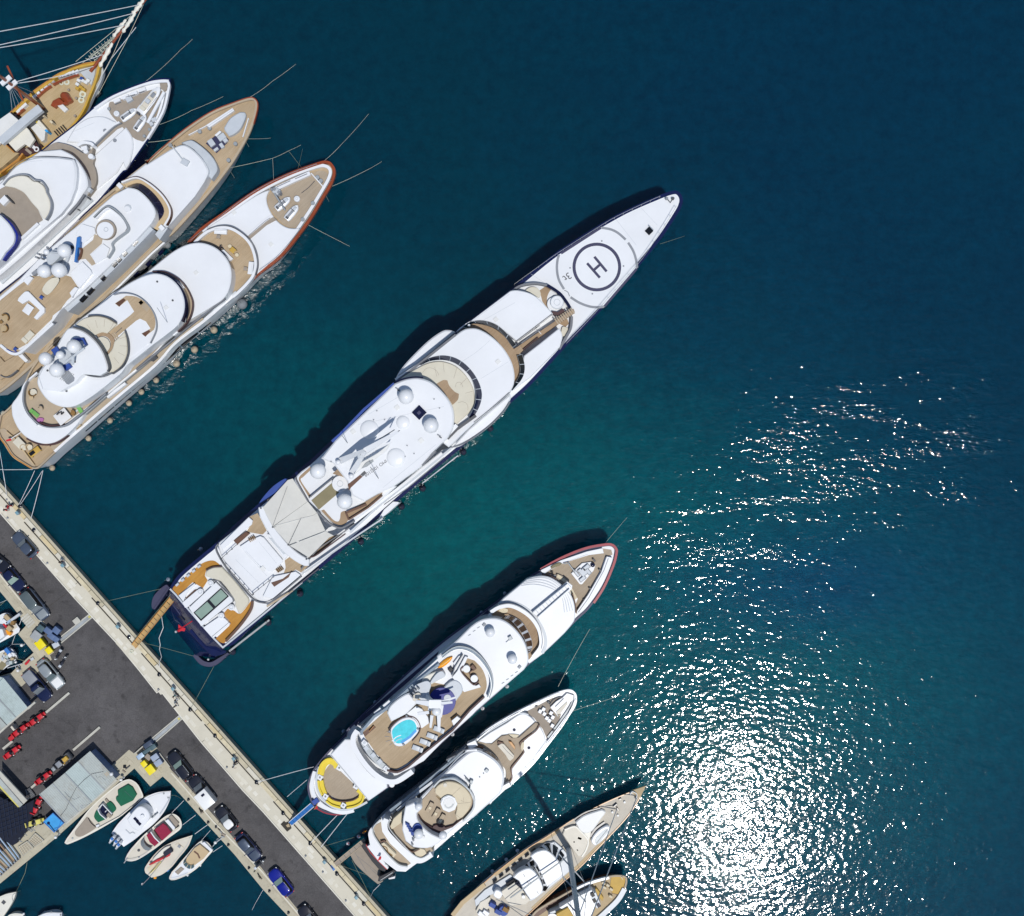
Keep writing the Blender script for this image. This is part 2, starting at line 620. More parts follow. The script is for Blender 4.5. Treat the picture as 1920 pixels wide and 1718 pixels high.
def lathe_bm(bm,c,prof,n=20):
 rows=[]
 for r,z in prof:
  if r<1e-5:
   rows.append([bm.verts.new((c[0],c[1],c[2]+z))])
  else:
   rows.append([bm.verts.new((c[0]+r*math.cos(2*math.pi*k/n),c[1]+r*math.sin(2*math.pi*k/n),c[2]+z))for k in range(n)])
 for a,b in zip(rows,rows[1:]):
  for k in range(n):
   l=(k+1)%n
   if len(a)==1 and len(b)==1:
    continue
   if len(a)==1:
    bm.faces.new((a[0],b[k],b[l]))
   elif len(b)==1:
    bm.faces.new((a[k],b[0],a[l]))
   else:
    bm.faces.new((a[k],b[k],b[l],a[l]))
 bmesh.ops.recalc_face_normals(bm,faces=bm.faces[:])

def lathe(name,m,c,prof,par=None,n=20,ang=35):
 bm=bmesh.new()
 lathe_bm(bm,c,prof,n)
 return from_bm(name,bm,m,PAR(par),ang=ang)

def dome(s,z,r,m='white',par=None,ped=0.5,name='radar_dome'):
 """round radar or satellite dome on a short pedestal; z is the deck it stands on, s the centre as seen"""
 c=pt(s,z+ped+r)
 prof=[(r*0.55,-ped-r),(r*0.55,-r*0.72)]
 for k in range(13):
  a=-0.8+(math.pi/2+0.8)*k/12
  prof.append((r*math.cos(a)if k<12 else 0,r*math.sin(a)))
 return lathe(name,m,c,prof,par,24,60)

def disc(name,m,s,z0,z1,r,par=None,n=28,bev=0.03):
 c=pt(s,z1)
 p=[(c.x+r*math.cos(2*math.pi*k/n),c.y+r*math.sin(2*math.pi*k/n))for k in range(n)]
 return prism2(name,m,p,z0,z1,par,min(bev,(z1-z0)*0.4))

def ringpart(name,m,s,z0,z1,r1,r2,par=None,a0=0,a1=360,n=48):
 c=pt(s,z1)
 full=abs(a1-a0)>=360
 k=n if full else n+1
 A=[math.radians(a0+(a1-a0)*i/n)for i in range(k)]
 o=[(c.x+r1*math.cos(t),c.y-r1*math.sin(t))for t in A]
 i_=[(c.x+r2*math.cos(t),c.y-r2*math.sin(t))for t in A]
 return strip2(name,m,o,i_,z0,z1,full,par)

def rbox(c,sx,sy,ang):
 """corners of a rectangle, ang in image degrees (x right, y down)"""
 t=math.radians(ang)
 d,e=Vector((math.cos(t),-math.sin(t))),Vector((math.sin(t),math.cos(t)))
 return[(c[0]+d.x*a*sx/2+e.x*b*sy/2,c[1]+d.y*a*sx/2+e.y*b*sy/2)for a,b in((-1,-1),(1,-1),(1,1),(-1,1))]

def box(name,m,s,sx,sy,ang,z0,z1,par=None,bev=0.03):
 return prism2(name,m,rbox(pt(s,z1),sx,sy,ang),z0,z1,par,bev)

def rails(s,z,h=0.95,step=1.5,closed=False,par=None,m='steel',sm=True,r=0.022,inset=0.0):
 """guard rail: posts and a top rail"""
 p=curve2(s,z,closed,sm)
 if inset:
  if closed and area(p)<0:
   p.reverse()
  p=offset(p,inset,closed)
 if closed:
  p=p+[p[0]]
 L_=sum(math.hypot(b[0]-a[0],b[1]-a[1])for a,b in zip(p,p[1:]))
 n=max(2,int(L_/step))
 q=resample(p,n)
 bm=bmesh.new()
 def bar(a,b,w):
  a,b=Vector(a),Vector(b)
  d=(b-a).normalized()
  ref=Vector((0,0,1))if abs(d.z)<0.9 else Vector((1,0,0))
  x=d.cross(ref).normalized()*w
  y=d.cross(x).normalized()*w
  f=[]
  for c in(a,b):
   f.append([bm.verts.new(c+x*i+y*j)for i,j in((-1,-1),(1,-1),(1,1),(-1,1))])
  for k in range(4):
   l=(k+1)%4
   bm.faces.new((f[0][k],f[0][l],f[1][l],f[1][k]))
 for x,y in q:
  bar((x,y,z),(x,y,z+h),r)
 f=resample(p,n*2)
 for a,b in zip(f,f[1:]):
  bar((*a,z+h),(*b,z+h),r)
 return from_bm('railing',bm,m,PAR(par))

def hull(m,s,z,bow,stern,flare=0.22,rake=2.5,boot=None,par=None,sm=True,n=6,rail=None,tum=0.05):
 """boat hull: the drawn sheer line at height z, drawn in towards a finer waterline"""
 p=curve2(s,z,True,sm,n)
 if area(p)<0:
  p.reverse()
 B,S=pt(bow,z).to_2d(),pt(stern,z).to_2d()
 ax=(B-S)
 Ln=ax.length
 ax.normalize()
 la=Vector((-ax.y,ax.x))
 bm=bmesh.new()
 lv=[(0.0,z),(0.06,z-0.12),(0.4,z*0.62),(0.8,0.35),(0.86,0.1),(1.0,-0.9)]
 rows=[]
 for k,zz in lv:
  row=[]
  for x,y in p:
   d=Vector((x,y))-S
   t=d.dot(ax)/Ln
   lat=d.dot(la)
   tt=max(0.0,min(1.0,t))
   w=1-k*(tum+flare*tt**3)
   tn=t*Ln-rake*k*tt**6
   if t<0.15:
    tn+=0.5*k*(1-max(0,t)/0.15)
   q=S+ax*tn+la*lat*w
   row.append(bm.verts.new((q.x,q.y,zz)))
  rows.append(row)
 N_=len(p)
 for r,(a,b)in enumerate(zip(rows,rows[1:])):
  for i in range(N_):
   j=(i+1)%N_
   f=bm.faces.new((a[i],b[i],b[j],a[j]))
   if boot and r>=3:
    f.material_index=1
 f=bm.faces.new(rows[0])
 bmesh.ops.triangulate(bm,faces=[f])
 f=bm.faces.new(list(reversed(rows[-1])))
 bmesh.ops.triangulate(bm,faces=[f])
 bmesh.ops.recalc_face_normals(bm,faces=bm.faces[:])
 return from_bm('hull',bm,[m,boot]if boot else m,PAR(par),ang=40)

def inset_slab(name,m,s,w,z0,z1,par=None,n=6,bev=0.0):
 p=curve2(s,z1,True,True,n)
 if area(p)<0:
  p.reverse()
 return prism2(name,m,offset(p,w),z0,z1,par,bev)

def letters(txt,m,s,size,ang,z,par=None,name='lettering'):
 cu=bpy.data.curves.new(name,'FONT')
 cu.body=txt
 cu.size=size
 cu.extrude=0.004
 cu.align_x='CENTER'
 cu.align_y='CENTER'
 cu.materials.append(M(m))
 o=bpy.data.objects.new(name,cu)
 COL.objects.link(o)
 P=PAR(par)
 c=pt(s,z)
 me=bpy.data.meshes.new_from_object(o)
 bpy.data.objects.remove(o)
 o=bpy.data.objects.new(name,me)
 COL.objects.link(o)
 o.parent=P
 o.location=c-root_loc(P)
 o.rotation_euler=(0,0,math.radians(-ang))
 return o

ORD=('first second third fourth fifth sixth seventh eighth ninth tenth eleventh twelfth thirteenth fourteenth fifteenth sixteenth '
'seventeenth eighteenth nineteenth twentieth').split()

# ------------------------------------------------------------------ small local-coordinate mesh kit for furniture, cars, people
class Kit:
 def __init__(self):
  self.bm=bmesh.new()
 def box(self,cx,cy,cz,sx,sy,sz,rot=0.0,tx=1.0,ty=1.0,bev=0.0):
  c,s=math.cos(rot),math.sin(rot)
  v=[]
  for z,kx,ky in((-sz/2,1,1),(sz/2,tx,ty)):
   for a,b in((-1,-1),(1,-1),(1,1),(-1,1)):
    x,y=a*sx/2*kx,b*sy/2*ky
    v.append(self.bm.verts.new((cx+c*x-s*y,cy+s*x+c*y,cz+z)))
  fs=[self.bm.faces.new([v[i]for i in f])for f in((3,2,1,0),(4,5,6,7),(0,1,5,4),(1,2,6,5),(2,3,7,6),(3,0,4,7))]
  if bev:
   es={e for f in fs for e in f.edges}
   bmesh.ops.bevel(self.bm,geom=list(es),offset=bev,segments=2,affect='EDGES',profile=0.6)
  return self
 def loft(self,rings):
  rows=[[self.bm.verts.new(p)for p in r]for r in rings]
  n=len(rows[0])
  for a,b in zip(rows,rows[1:]):
   for i in range(n):
    j=(i+1)%n
    self.bm.faces.new((a[i],a[j],b[j],b[i]))
  for f in(list(reversed(rows[0])),rows[-1]):
   f=self.bm.faces.new(f)
  bmesh.ops.triangulate(self.bm,faces=[f for f in self.bm.faces if len(f.verts)>4])
  return self
 def cyl(self,a,b,r,r2=None,n=10):
  a,b=Vector(a),Vector(b)
  d=(b-a).normalized()
  ref=Vector((0,0,1))if abs(d.z)<0.9 else Vector((1,0,0))
  x=d.cross(ref).normalized()
  y=d.cross(x)
  r2=r if r2 is None else r2
  R=[[self.bm.verts.new(c+(x*math.cos(2*math.pi*k/n)+y*math.sin(2*math.pi*k/n))*q)for k in range(n)]for c,q in((a,r),(b,r2))]
  for k in range(n):
   l=(k+1)%n
   self.bm.faces.new((R[0][k],R[0][l],R[1][l],R[1][k]))
  self.bm.faces.new(list(reversed(R[0])))
  self.bm.faces.new(R[1])
  return self
 def lathe(self,c,prof,n=16):
  lathe_bm(self.bm,c,prof,n)
  return self
 def part(self,name,m,parent,loc=(0,0,0),rz=0.0,ang=40):
  bmesh.ops.recalc_face_normals(self.bm,faces=self.bm.faces[:])
  o=from_bm(name,self.bm,m,parent,local=True,ang=ang)
  o.location=loc
  o.rotation_euler=(0,0,rz)
  return o

def dup_tree(root,loc,rz,label,group=None):
 r=root.copy()
 COL.objects.link(r)
 r.location=loc
 r.rotation_euler=(0,0,rz)
 r['label']=label
 if group:
  r['group']=group
 def rec(src,dst):
  for ch in[c for c in src.children]:
   c=ch.copy()
   COL.objects.link(c)
   c.parent=dst
   rec(ch,c)
 rec(root,r)
 return r

def img_rot(a):
 """image degrees (clockwise from right) -> blender z rotation"""
 return math.radians(-a)

# ================================================================== the setting
def structure(o):
 o['kind']='structure'
 return o

def water_material():
 m,t,N,L,b=nodes_of('sea_water')
 geo=N.new('ShaderNodeNewGeometry')
 def noise(scale,detail=4,rough=0.55,vec=None,dist=0.0):
  n=N.new('ShaderNodeTexNoise')
  n.inputs['Scale'].default_value=scale
  n.inputs['Detail'].default_value=detail
  n.inputs['Roughness'].default_value=rough
  n.inputs['Distortion'].default_value=dist
  L.new(vec or geo.outputs['Position'],n.inputs['Vector'])
  return n.outputs['Fac']
 def math_(op,a,b_=None,c=None,clamp=False):
  n=N.new('ShaderNodeMath')
  n.operation=op
  n.use_clamp=clamp
  for i,v in enumerate((a,b_,c)):
   if v is None:continue
   if isinstance(v,(int,float)):n.inputs[i].default_value=v
   else:L.new(v,n.inputs[i])
  return n.outputs[0]
 def ramp(f,stops):
  r=N.new('ShaderNodeValToRGB')
  e=r.color_ramp.elements
  while len(e)<len(stops):e.new(0.5)
  for k,(p,c)in enumerate(stops):
   e[k].position=p
   e[k].color=(*c,1)if len(c)==3 else c
  L.new(f,r.inputs['Fac'])
  return r.outputs['Color']
 sp=N.new('ShaderNodeSeparateXYZ')
 L.new(geo.outputs['Position'],sp.inputs[0])
 X,Y=sp.outputs['X'],sp.outputs['Y']
 # depth: a pale sandy shelf lies in the middle of the berths, the bed falls away all round it
 def blob(cx,cy,rx,ry,soft=1.0):
  a=math_('MULTIPLY',math_('SUBTRACT',X,cx),1.0/rx)
  c=math_('MULTIPLY',math_('SUBTRACT',Y,cy),1.0/ry)
  q=math_('ADD',math_('MULTIPLY',a,a),math_('MULTIPLY',c,c))
  return math_('POWER',2.718,math_('MULTIPLY',q,-soft))
 n1=noise(0.016,5,0.6,dist=0.5)
 wob=math_('MULTIPLY_ADD',n1,0.55,-0.275)
 shelf=math_('ADD',blob(6,-16,48,34),math_('MULTIPLY',blob(48,-46,46,38),0.66))
 shelf=math_('ADD',shelf,math_('MULTIPLY',blob(-38,10,26,22),0.22))
 d=math_('ADD',shelf,wob)
 col=ramp(d,[(0.0,(0.0002,0.0275,0.0590)),(0.35,(0.0002,0.0420,0.0750)),(0.7,(0.0001,0.064,0.092)),(1.0,(0.000,0.083,0.104))])
 blue=ramp(math_('ADD',math_('MULTIPLY',X,0.011),noise(0.02,4,0.6)),[(0.35,(0.90,1.08,0.92)),(0.9,(1.0,1.02,1.06))])
 m0=N.new('ShaderNodeMixRGB')
 m0.blend_type='MULTIPLY'
 m0.inputs['Fac'].default_value=1
 L.new(col,m0.inputs['Color1'])
 L.new(blue,m0.inputs['Color2'])
 col=m0.outputs['Color']
 fm=N.new('ShaderNodeMapping')
 fm.inputs['Rotation'].default_value=(0,0,math.radians(20))
 fm.inputs['Scale'].default_value=(0.7,2.6,1.0)
 L.new(geo.outputs['Position'],fm.inputs['Vector'])
 pale_streaks=math_('MULTIPLY',ramp(noise(1.1,3,0.6,fm.outputs[0],0.6),[(0.66,(0.0,)*3),(0.76,(1.0,)*3)]),math_('MULTIPLY',blob(32,-28,22,15),0.30))  # pale blue streaks mixed into the colour within one patch
 mf=N.new('ShaderNodeMixRGB')
 L.new(pale_streaks,mf.inputs['Fac'])
 L.new(col,mf.inputs['Color1'])
 mf.inputs['Color2'].default_value=(0.10,0.30,0.40,1)
 col=mf.outputs['Color']
 ms=N.new('ShaderNodeMixRGB')
 L.new(math_('MULTIPLY',blob(42,-18,15,7,0.8),math_('MULTIPLY_ADD',n1,0.9,0.0)),ms.inputs['Fac'])
 L.new(col,ms.inputs['Color1'])
 ms.inputs['Color2'].default_value=(0.0,0.030,0.125,1)  # bluish sheen painted into the water colour in one patch
 col=ms.outputs['Color']
 fine=noise(0.55,6,0.7)  # ripple brightness from sky reflection, put into the colour as fine mottling
 mx=N.new('ShaderNodeMixRGB')
 mx.blend_type='MULTIPLY'
 mx.inputs['Fac'].default_value=1
 L.new(col,mx.inputs['Color1'])
 L.new(ramp(fine,[(0.3,(0.70,0.76,0.80)),(0.7,(1.30,1.24,1.20))]),mx.inputs['Color2'])
 L.new(mx.outputs['Color'],b.inputs['Base Color'])
 b.inputs['Roughness'].default_value=WATER_ROUGH
 b.inputs['IOR'].default_value=1.333
 b.inputs['Specular IOR Level'].default_value=0.6
 # turbid harbour water: light scatters a few metres below the surface, so shadows on it are soft
 b.inputs['Subsurface Weight'].default_value=0.88
 b.inputs['Subsurface Radius'].default_value=(0.5,1.0,1.1)
 b.inputs['Subsurface Scale'].default_value=SSS
 # waves: short chop whose height follows the gusts on the water
 wm=N.new('ShaderNodeMapping')
 wm.inputs['Rotation'].default_value=(0,0,math.radians(25))
 wm.inputs['Scale'].default_value=(1.0,1.45,1.0)
 L.new(geo.outputs['Position'],wm.inputs['Vector'])
 v=wm.outputs[0]
 swell=noise(0.22,1,0.5,v)
 chop=noise(1.05,0,0.5,v,0.25)
 rip=noise(2.6,1,0.5,v,0.2)
 micro=noise(6.5,0,0.5,v)
 # gusts: patches where the breeze roughens the water, streaky at their edges
 st=N.new('ShaderNodeMapping')
 st.inputs['Rotation'].default_value=(0,0,math.radians(-28))
 st.inputs['Scale'].default_value=(0.45,1.6,1.0)
 L.new(geo.outputs['Position'],st.inputs['Vector'])
 streak=ramp(noise(0.16,4,0.65,st.outputs[0],0.4),[(0.46,(0.0,)*3),(0.60,(1.0,)*3)])
 gust=math_('ADD',math_('MULTIPLY',blob(54,2,21,10,0.9),0.80),math_('MULTIPLY',blob(29,-12,12,5,0.9),0.42))
 gust=math_('MULTIPLY',gust,math_('MULTIPLY_ADD',streak,0.95,0.12))
 gust=math_('ADD',gust,math_('MULTIPLY',blob(-5,-57,15,8),0.38))
 patchy=ramp(noise(0.34,3,0.6,st.outputs[0],0.5),[(0.36,(0.72,)*3),(0.64,(1.22,)*3)])
 g=math_('MULTIPLY',math_('MULTIPLY_ADD',gust,GUST,1.0),patchy)
 h=math_('MULTIPLY',swell,WAVE[0])
 h=math_('ADD',h,math_('MULTIPLY',math_('MULTIPLY',chop,WAVE[1]),g))
 h=math_('ADD',h,math_('MULTIPLY',math_('MULTIPLY',rip,WAVE[2]),g))
 h=math_('ADD',h,math_('MULTIPLY',micro,WAVE[3]))
 bu=N.new('ShaderNodeBump')
 bu.inputs['Strength'].default_value=1.0
 bu.inputs['Distance'].default_value=1.0
 L.new(h,bu.inputs['Height'])
 L.new(bu.outputs[0],b.inputs['Normal'])
 return m

WATER_ROUGH=0.052
WAVE=(0.036,0.0400,0.0165,0.0)
GUST=3.6
SSS=3.4
MATS['sea']=water_material()
bm=bmesh.new()
bmesh.ops.create_cube(bm,size=1.0)
for v_ in bm.verts:
 v_.co=Vector((v_.co.x*5000,v_.co.y*5000,(v_.co.z-0.5)*60))
structure(from_bm('water',bm,'sea'))

GZ=1.2  # level of the quay
LAND=('P: -130,759! 760,1757! 585,1772! 540,1718! 493,1668! 440,1603! 321,1471! 305,1456! 282,1475! 252,1441! 219,1470! 117,1560! 105,1571! '
'0,1657! -120,1752! -300,1752! -300,1310! -150,1310! 0,1268! 21,1262.5! 29,1254! 63,1224! 34,1189! 50,1172! 14,1126! -2,1107! -130,965! -300,759!')
quay=structure(slab('quay','pier',LAND,-3.0,GZ,par=0,bev=0))
for f in quay.data.polygons:
 pass
ASPH=('P: -110,840! 0,960! 140,1120! 218,1201! 218,1206! 260,1254! 294,1297! 300,1292! 378,1391! 455,1480! 493,1520! 667,1718! 720,1778! 610,1768! '
'568,1718! 540,1683! 502,1643! 490,1627! 400,1535! 345,1470! 321,1444! 289,1394! 251,1413! 242,1406! 211,1434! 180,1480! 110,1540! 85,1537! '
'70,1545! 0,1600! -100,1690! -100,1310! 0,1290! 41,1287! 68.5,1262.5! 97,1237! 75,1180! 75,1167! 89,1174! 60,1140! 37,1120! 0,1076! -110,955!')
road=structure(slab('road','asphalt',ASPH,GZ-0.3,GZ+0.004,par=0,bev=0))
# promenade along the big yachts, a kerb higher than the road
PZ=GZ+0.13
PROM='P: -110,840! 0,960! 140,1120! 217,1202! 217,1207! 260,1254! 294,1297! 299,1292.5! 378,1391! 455,1480! 493,1520! 667,1718! 720,1778! 764,1769! 704,1706! 504,1484! 398,1370! 251,1205! -9,913! -120,788!'
promenade=structure(slab('pavement','pavement',PROM,GZ-0.3,PZ,par=0,bev=0.03))
kerb=structure(line('kerb','paver','P: -110,842! 0,962! 140,1122! 217,1204! 260,1256! 294,1299! 300,1294.5! 378,1393! 455,1482! 493,1522! 667,1720! 700,1757!',0.16,GZ-0.2,PZ-0.012,par=0,sm=False))

def lerp2(a,b,t):
 return(a[0]+(b[0]-a[0])*t,a[1]+(b[1]-a[1])*t)

# coping stones on the water side, each a stone with a recessed joint, and the dark pipe groove beside them
E0,E1=(-40.0,868.0),(740.0,1743.0)
L_edge=math.hypot(E1[0]-E0[0],E1[1]-E0[1])
un=((E1[0]-E0[0])/L_edge,(E1[1]-E0[1])/L_edge)
nn=(-un[1],un[0])  # to the land side
rng=random.Random(3)
k,d=0,0.0
copmats=['coping',mat('coping2',(0.60,0.50,0.30),0.9,var=0.1),mat('coping3',(0.52,0.47,0.34),0.9,var=0.1),mat('coping4',(0.63,0.60,0.50),0.9,var=0.06)]
while d<L_edge:
 ln=rng.choice((26,34,38,44))
 a=(E0[0]+un[0]*d,E0[1]+un[1]*d)
 b=(E0[0]+un[0]*(d+ln-0.8),E0[1]+un[1]*(d+ln-0.8))
 q=[(a[0]+nn[0]*1.0,a[1]+nn[1]*1.0),(b[0]+nn[0]*1.0,b[1]+nn[1]*1.0),(b[0]+nn[0]*8.2,b[1]+nn[1]*8.2),(a[0]+nn[0]*8.2,a[1]+nn[1]*8.2)]
 zt=PZ+0.09+rng.uniform(-0.012,0.012)
 prism2('coping_stone',rng.choice(copmats),[tuple(at(*p,zt))[:2]for p in q],GZ-0.6,zt,promenade,0.03)
 d+=ln
for d0,d1 in((-10,96),(140,300),(330,452),(470,640),(648,800),(842,1010),(1022,1172)):
 q=[(E0[0]+un[0]*dd+nn[0]*10.2,E0[1]+un[1]*dd+nn[1]*10.2)for dd in(d0,d1)]
 pa=[at(*p,PZ+0.05)for p in q]
 tube3('pipe','groove',pa,0.075,promenade)
# timber fendering under the edge
q=[at(E0[0]+un[0]*dd+nn[0]*-0.3,E0[1]+un[1]*dd+nn[1]*-0.3,0.75)for dd in(-20,L_edge+20)]
tube3('fender_beam','groove',q,0.16,promenade)
# paving slabs that show paler, in a row along the walk
for i in range(64):
 dd=36+i*17.6+rng.uniform(-5,5)
 if dd>L_edge:break
 for off,pr in((26,0.75),(18.5,0.18),(31.5,0.25)):
  if rng.random()>pr:continue
  off+=rng.uniform(-0.8,0.8)
  c=(E0[0]+un[0]*dd+nn[0]*off,E0[1]+un[1]*dd+nn[1]*off)
  lx,ly=rng.choice(((0.95,0.45),(1.2,0.45),(0.55,0.42),(0.7,0.5)))
  z=PZ+0.006+rng.uniform(0,0.004)
  prism2('paving_slab',rng.choice(('paver','paver2','paver2')),rbox(at(*c,z),lx,ly,math.degrees(math.atan2(un[1],un[0]))),PZ-0.05,z,promenade,0)
# expansion joints across walk and road
for s in('S: 820,1105 700,1212','Z: 820,1190 795,1212','Z: 985,1088 918,1150'):
 line('joint','groove',s,0.05,PZ-0.02,PZ+0.006,promenade,sm=False)
for s in('S: 700,1225 480,1390','Z: 780,1230 690,1300','Z: 640,1330 540,1400'):
 line('joint','groove',s,0.05,GZ-0.02,GZ+0.010,road,sm=False)
# the two cable ramps that cross the road between pale kerbs
for a,b,c,d_ in(((114.6,1194),(170,1150),(113,1207),(177,1154)),((283.6,1386),(338.6,1340),(290.6,1392.5),(343,1346.5))):
 mid=[((a[0]+c[0])/2,(a[1]+c[1])/2),((b[0]+d_[0])/2,(b[1]+d_[1])/2)]
 S_='P: %f,%f! %f,%f!'
 line('channel_cover','galv',S_%(*mid[0],*mid[1]),0.42,GZ-0.02,GZ+0.012,road,sm=False)
 for p,q in((a,b),(c,d_)):
  line('channel_kerb','beam',S_%(*p,*q),0.17,GZ-0.02,GZ+0.09,road,sm=False)
 m_=lerp2(mid[0],mid[1],0.9)
 box('channel_hatch','yellowpaint','P: %f,%f'%m_,0.35,0.3,-40,GZ,GZ+0.03,road)
box('kerb_block','beam','T: 1025,320',0.95,0.85,-40,GZ,GZ+0.35,road)
# the small-boat quay: slabs with joints
rng=random.Random(11)
for s,w in(('P: 321,1449! 345,1476! 400,1541! 490,1633! 568,1724!',0.10),('P: -40,1031! 0,1078! 37,1124! 89,1178!',0.10)):
 line('kerb','paver2',s,0.2,GZ-0.1,GZ+0.09,quay,sm=False)
def slabs_along(p0,p1,w0,w1,n,m='pier'):
 """quay paving: n rows of slabs between two parallel edges"""
 for i in range(n):
  for j in range(2):
   t0,t1=i/n,(i+1)/n
   a,b=lerp2(p0,p1,t0),lerp2(p0,p1,t1)
   lx=math.hypot(p1[0]-p0[0],p1[1]-p0[1])
   ux,uy=(p1[0]-p0[0])/lx,(p1[1]-p0[1])/lx
   nx,ny=-uy,ux
   u0,u1=(w0,(w0+w1)/2)if j==0 else((w0+w1)/2,w1)
   g=0.35
   q=[(a[0]+ux*g+nx*(u0+g),a[1]+uy*g+ny*(u0+g)),(b[0]-ux*g+nx*(u0+g),b[1]-uy*g+ny*(u0+g)),
(b[0]-ux*g+nx*(u1-g),b[1]-uy*g+ny*(u1-g)),(a[0]+ux*g+nx*(u1-g),a[1]+uy*g+ny*(u1-g))]
   z=GZ+0.035+rng.uniform(-0.008,0.008)
   prism2('paving_slab',rng.choice(piermats),[tuple(at(*p,z))[:2]for p in q],GZ-0.05,z,quay,0)
piermats=['pier',mat('pier2',(0.505,0.465,0.355),0.9,var=0.08,stain=((0.28,0.25,0.19),1.1,0.55,0.5)),mat('pier3',(0.465,0.425,0.325),0.9,var=0.1)]
slabs_along((326,1466),(552,1722),-14.5,-1.5,9)
slabs_along((-2,1098),(64,1180),-15,1,4)
slabs_along((105,1567),(218,1467),-8,-1,7)
slabs_along((0,1652),(103,1568),-15,-1,5)
slabs_along((48,1190),(80,1238),-26,3,2)
slabs_along((257,1438),(282,1468),-28,-1,2)
slabs_along((228,1458),(252,1432),-22,-2,1)
# wooden boarding pad and steps on the upper small-boat quay
for i in range(5):
 box('plank','beam','T: %f,%f'%(330+i*22,262+i*26),0.30,1.35,50,GZ+0.02,GZ+0.075,quay,0.01)

# ================================================================== the yachts
# ---- the big navy yacht with the helipad
T=thing('superyacht','largest yacht, navy hull and white decks, with a round helipad marked H on its foredeck','yacht',at(760,800,0))
Z0=7.2
OUT=('P: 1261,358 1273,360 1280,371 1279,384 1270,402 1238,450 1199,498 1135,573 1099,611 1052,660 997,720 957,757 878,829 765,923 661,1015 549,1110 470,1178 440,1207 '
'421,1214! 396,1196! 329,1120! 317,1104! 336,1077 380,1039 404,1019 457,969 540,898 583,862 622,825 738,718 854,621 953,546 1049,469 1156,403 1230,369')
hull('navy',OUT,Z0,'P: 1279,365','P: 366,1165',flare=0.30,rake=5)
inset_slab('deck','white',OUT,0.50,Z0-0.3,Z0+0.05)
# raked navy transom with its two boarding wings
bm=bmesh.new()
up=[at(*p,Z0-0.2)for p in((319,1107),(331,1122),(365,1161),(398,1198),(423,1213))]
mid=[at(*p,4.4)for p in((312,1128),(322,1143),(352,1180),(382,1216),(412,1226))]
lo=[at(*p,1.6)for p in((306,1141),(313,1158),(340,1196),(367,1229),(402,1234))]
rows=[[bm.verts.new(p)for p in r]for r in(up,mid,lo,[p-Vector((0,0,2.2))for p in lo])]
for a,b in zip(rows,rows[1:]):
 for i in range(4):
  bm.faces.new((a[i],b[i],b[i+1],a[i+1]))
bmesh.ops.recalc_face_normals(bm,faces=bm.faces[:])
from_bm('transom',bm,'navy',T,ang=50)
slab('transom_step','navypaint','K: 505,735! 540,735! 690,905! 650,925!',5.0,5.35)
cslab('transom_step','navy','K: 745,985! 900,1150! 1010,1235! 1090,1240! 1080,1275 960,1300 880,1240 700,1040!',4.4,4.9)
cslab('swim_platform','navypaint','K: 740,1300! 775,1270! 850,1345 930,1365 1000,1330! 1110,1262! 1130,1275! 1010,1385 920,1416 820,1390',-0.5,0.9)
cslab('swim_platform','navypaint','K: 460,545 385,600 325,670 305,740 310,795 340,810! 400,740! 480,660! 500,580!',-0.5,1.6)
disc('underwater_light','steel','K: 905,1338',0.85,1.25,0.16)
box('boarding_ladder','galv','K: 1340,1085',7.3,0.28,-38,1.2,1.45)
# bow gear
box('hatch','blackglass','G: 1478,497',0.85,0.85,-45,Z0,Z0+0.2)
box('hatch_lid','palegrey','G: 1500,462',0.9,0.12,47,Z0,Z0+0.5)
tube3('anchor_bridle','darkgrey',[pt('G: 1655,170',Z0+.2),pt('G: 1690,215',Z0+.2),pt('G: 1718,170',Z0+.2)],0.07)
disc('capstan','darkgrey','G: 1718,170',Z0,Z0+0.5,0.2)
disc('capstan','midgrey','G: 1655,170',Z0,Z0+0.5,0.2)
rails('G: 1580,165 1400,245 1150,365 1000,452 575,722 400,845 130,1040',Z0,1.0,1.35,m='galv')
rails('G: 1740,262 1640,430 1490,660 1390,800 1270,940 1090,1145 965,1290 780,1490 650,1625',Z0,1.0,1.35,m='galv')
# helipad
HZ=Z0+0.06
cslab('helipad','white','G: 995,462! 1100,482 1190,530 1270,615 1330,720 1352,800 1358,865! 1200,1052! 1030,1255! 960,1262 890,1255 780,1220 690,1165 630,1085 580,1000 555,900 560,800 575,735!',HZ-0.05,HZ)
ringpart('helipad_circle','navypaint','G: 955,858',HZ,HZ+0.012,3.36,2.93)
for s in('G: 597,722! 995,465!','G: 1000,465 1095,482 1170,520 1243,584','G: 1268,614 1320,700 1348,790 1357,866','G: 1353,874! 1030,1252!',
'G: 1028,1254 960,1260 880,1252 780,1215 692,1160','G: 627,1080 575,985 556,880 562,790 577,735'):
 line('helipad_line','navypaint' if '!' in s else 'midgrey',s,0.33,HZ,HZ+0.011)
line('walkway_line','midgrey','G: 630,1090 665,1110 682,1150',0.12,HZ,HZ+0.010)
for s in('G: 858,820! 985,965!','G: 930,755! 1053,903!'):
 line('helipad_letter','navypaint',s,0.36,HZ,HZ+0.012)
line('helipad_letter','navypaint','G: 927,887! 987,833!',0.36,HZ,HZ+0.0135)
letters('3t','darkgrey','G: 658,955',1.35,142,HZ+0.01)
for s in('G: 1005,597','G: 1222,848','G: 688,866','G: 910,1125'):
 disc('deck_light','midgrey',s,HZ,HZ+0.06,0.11)
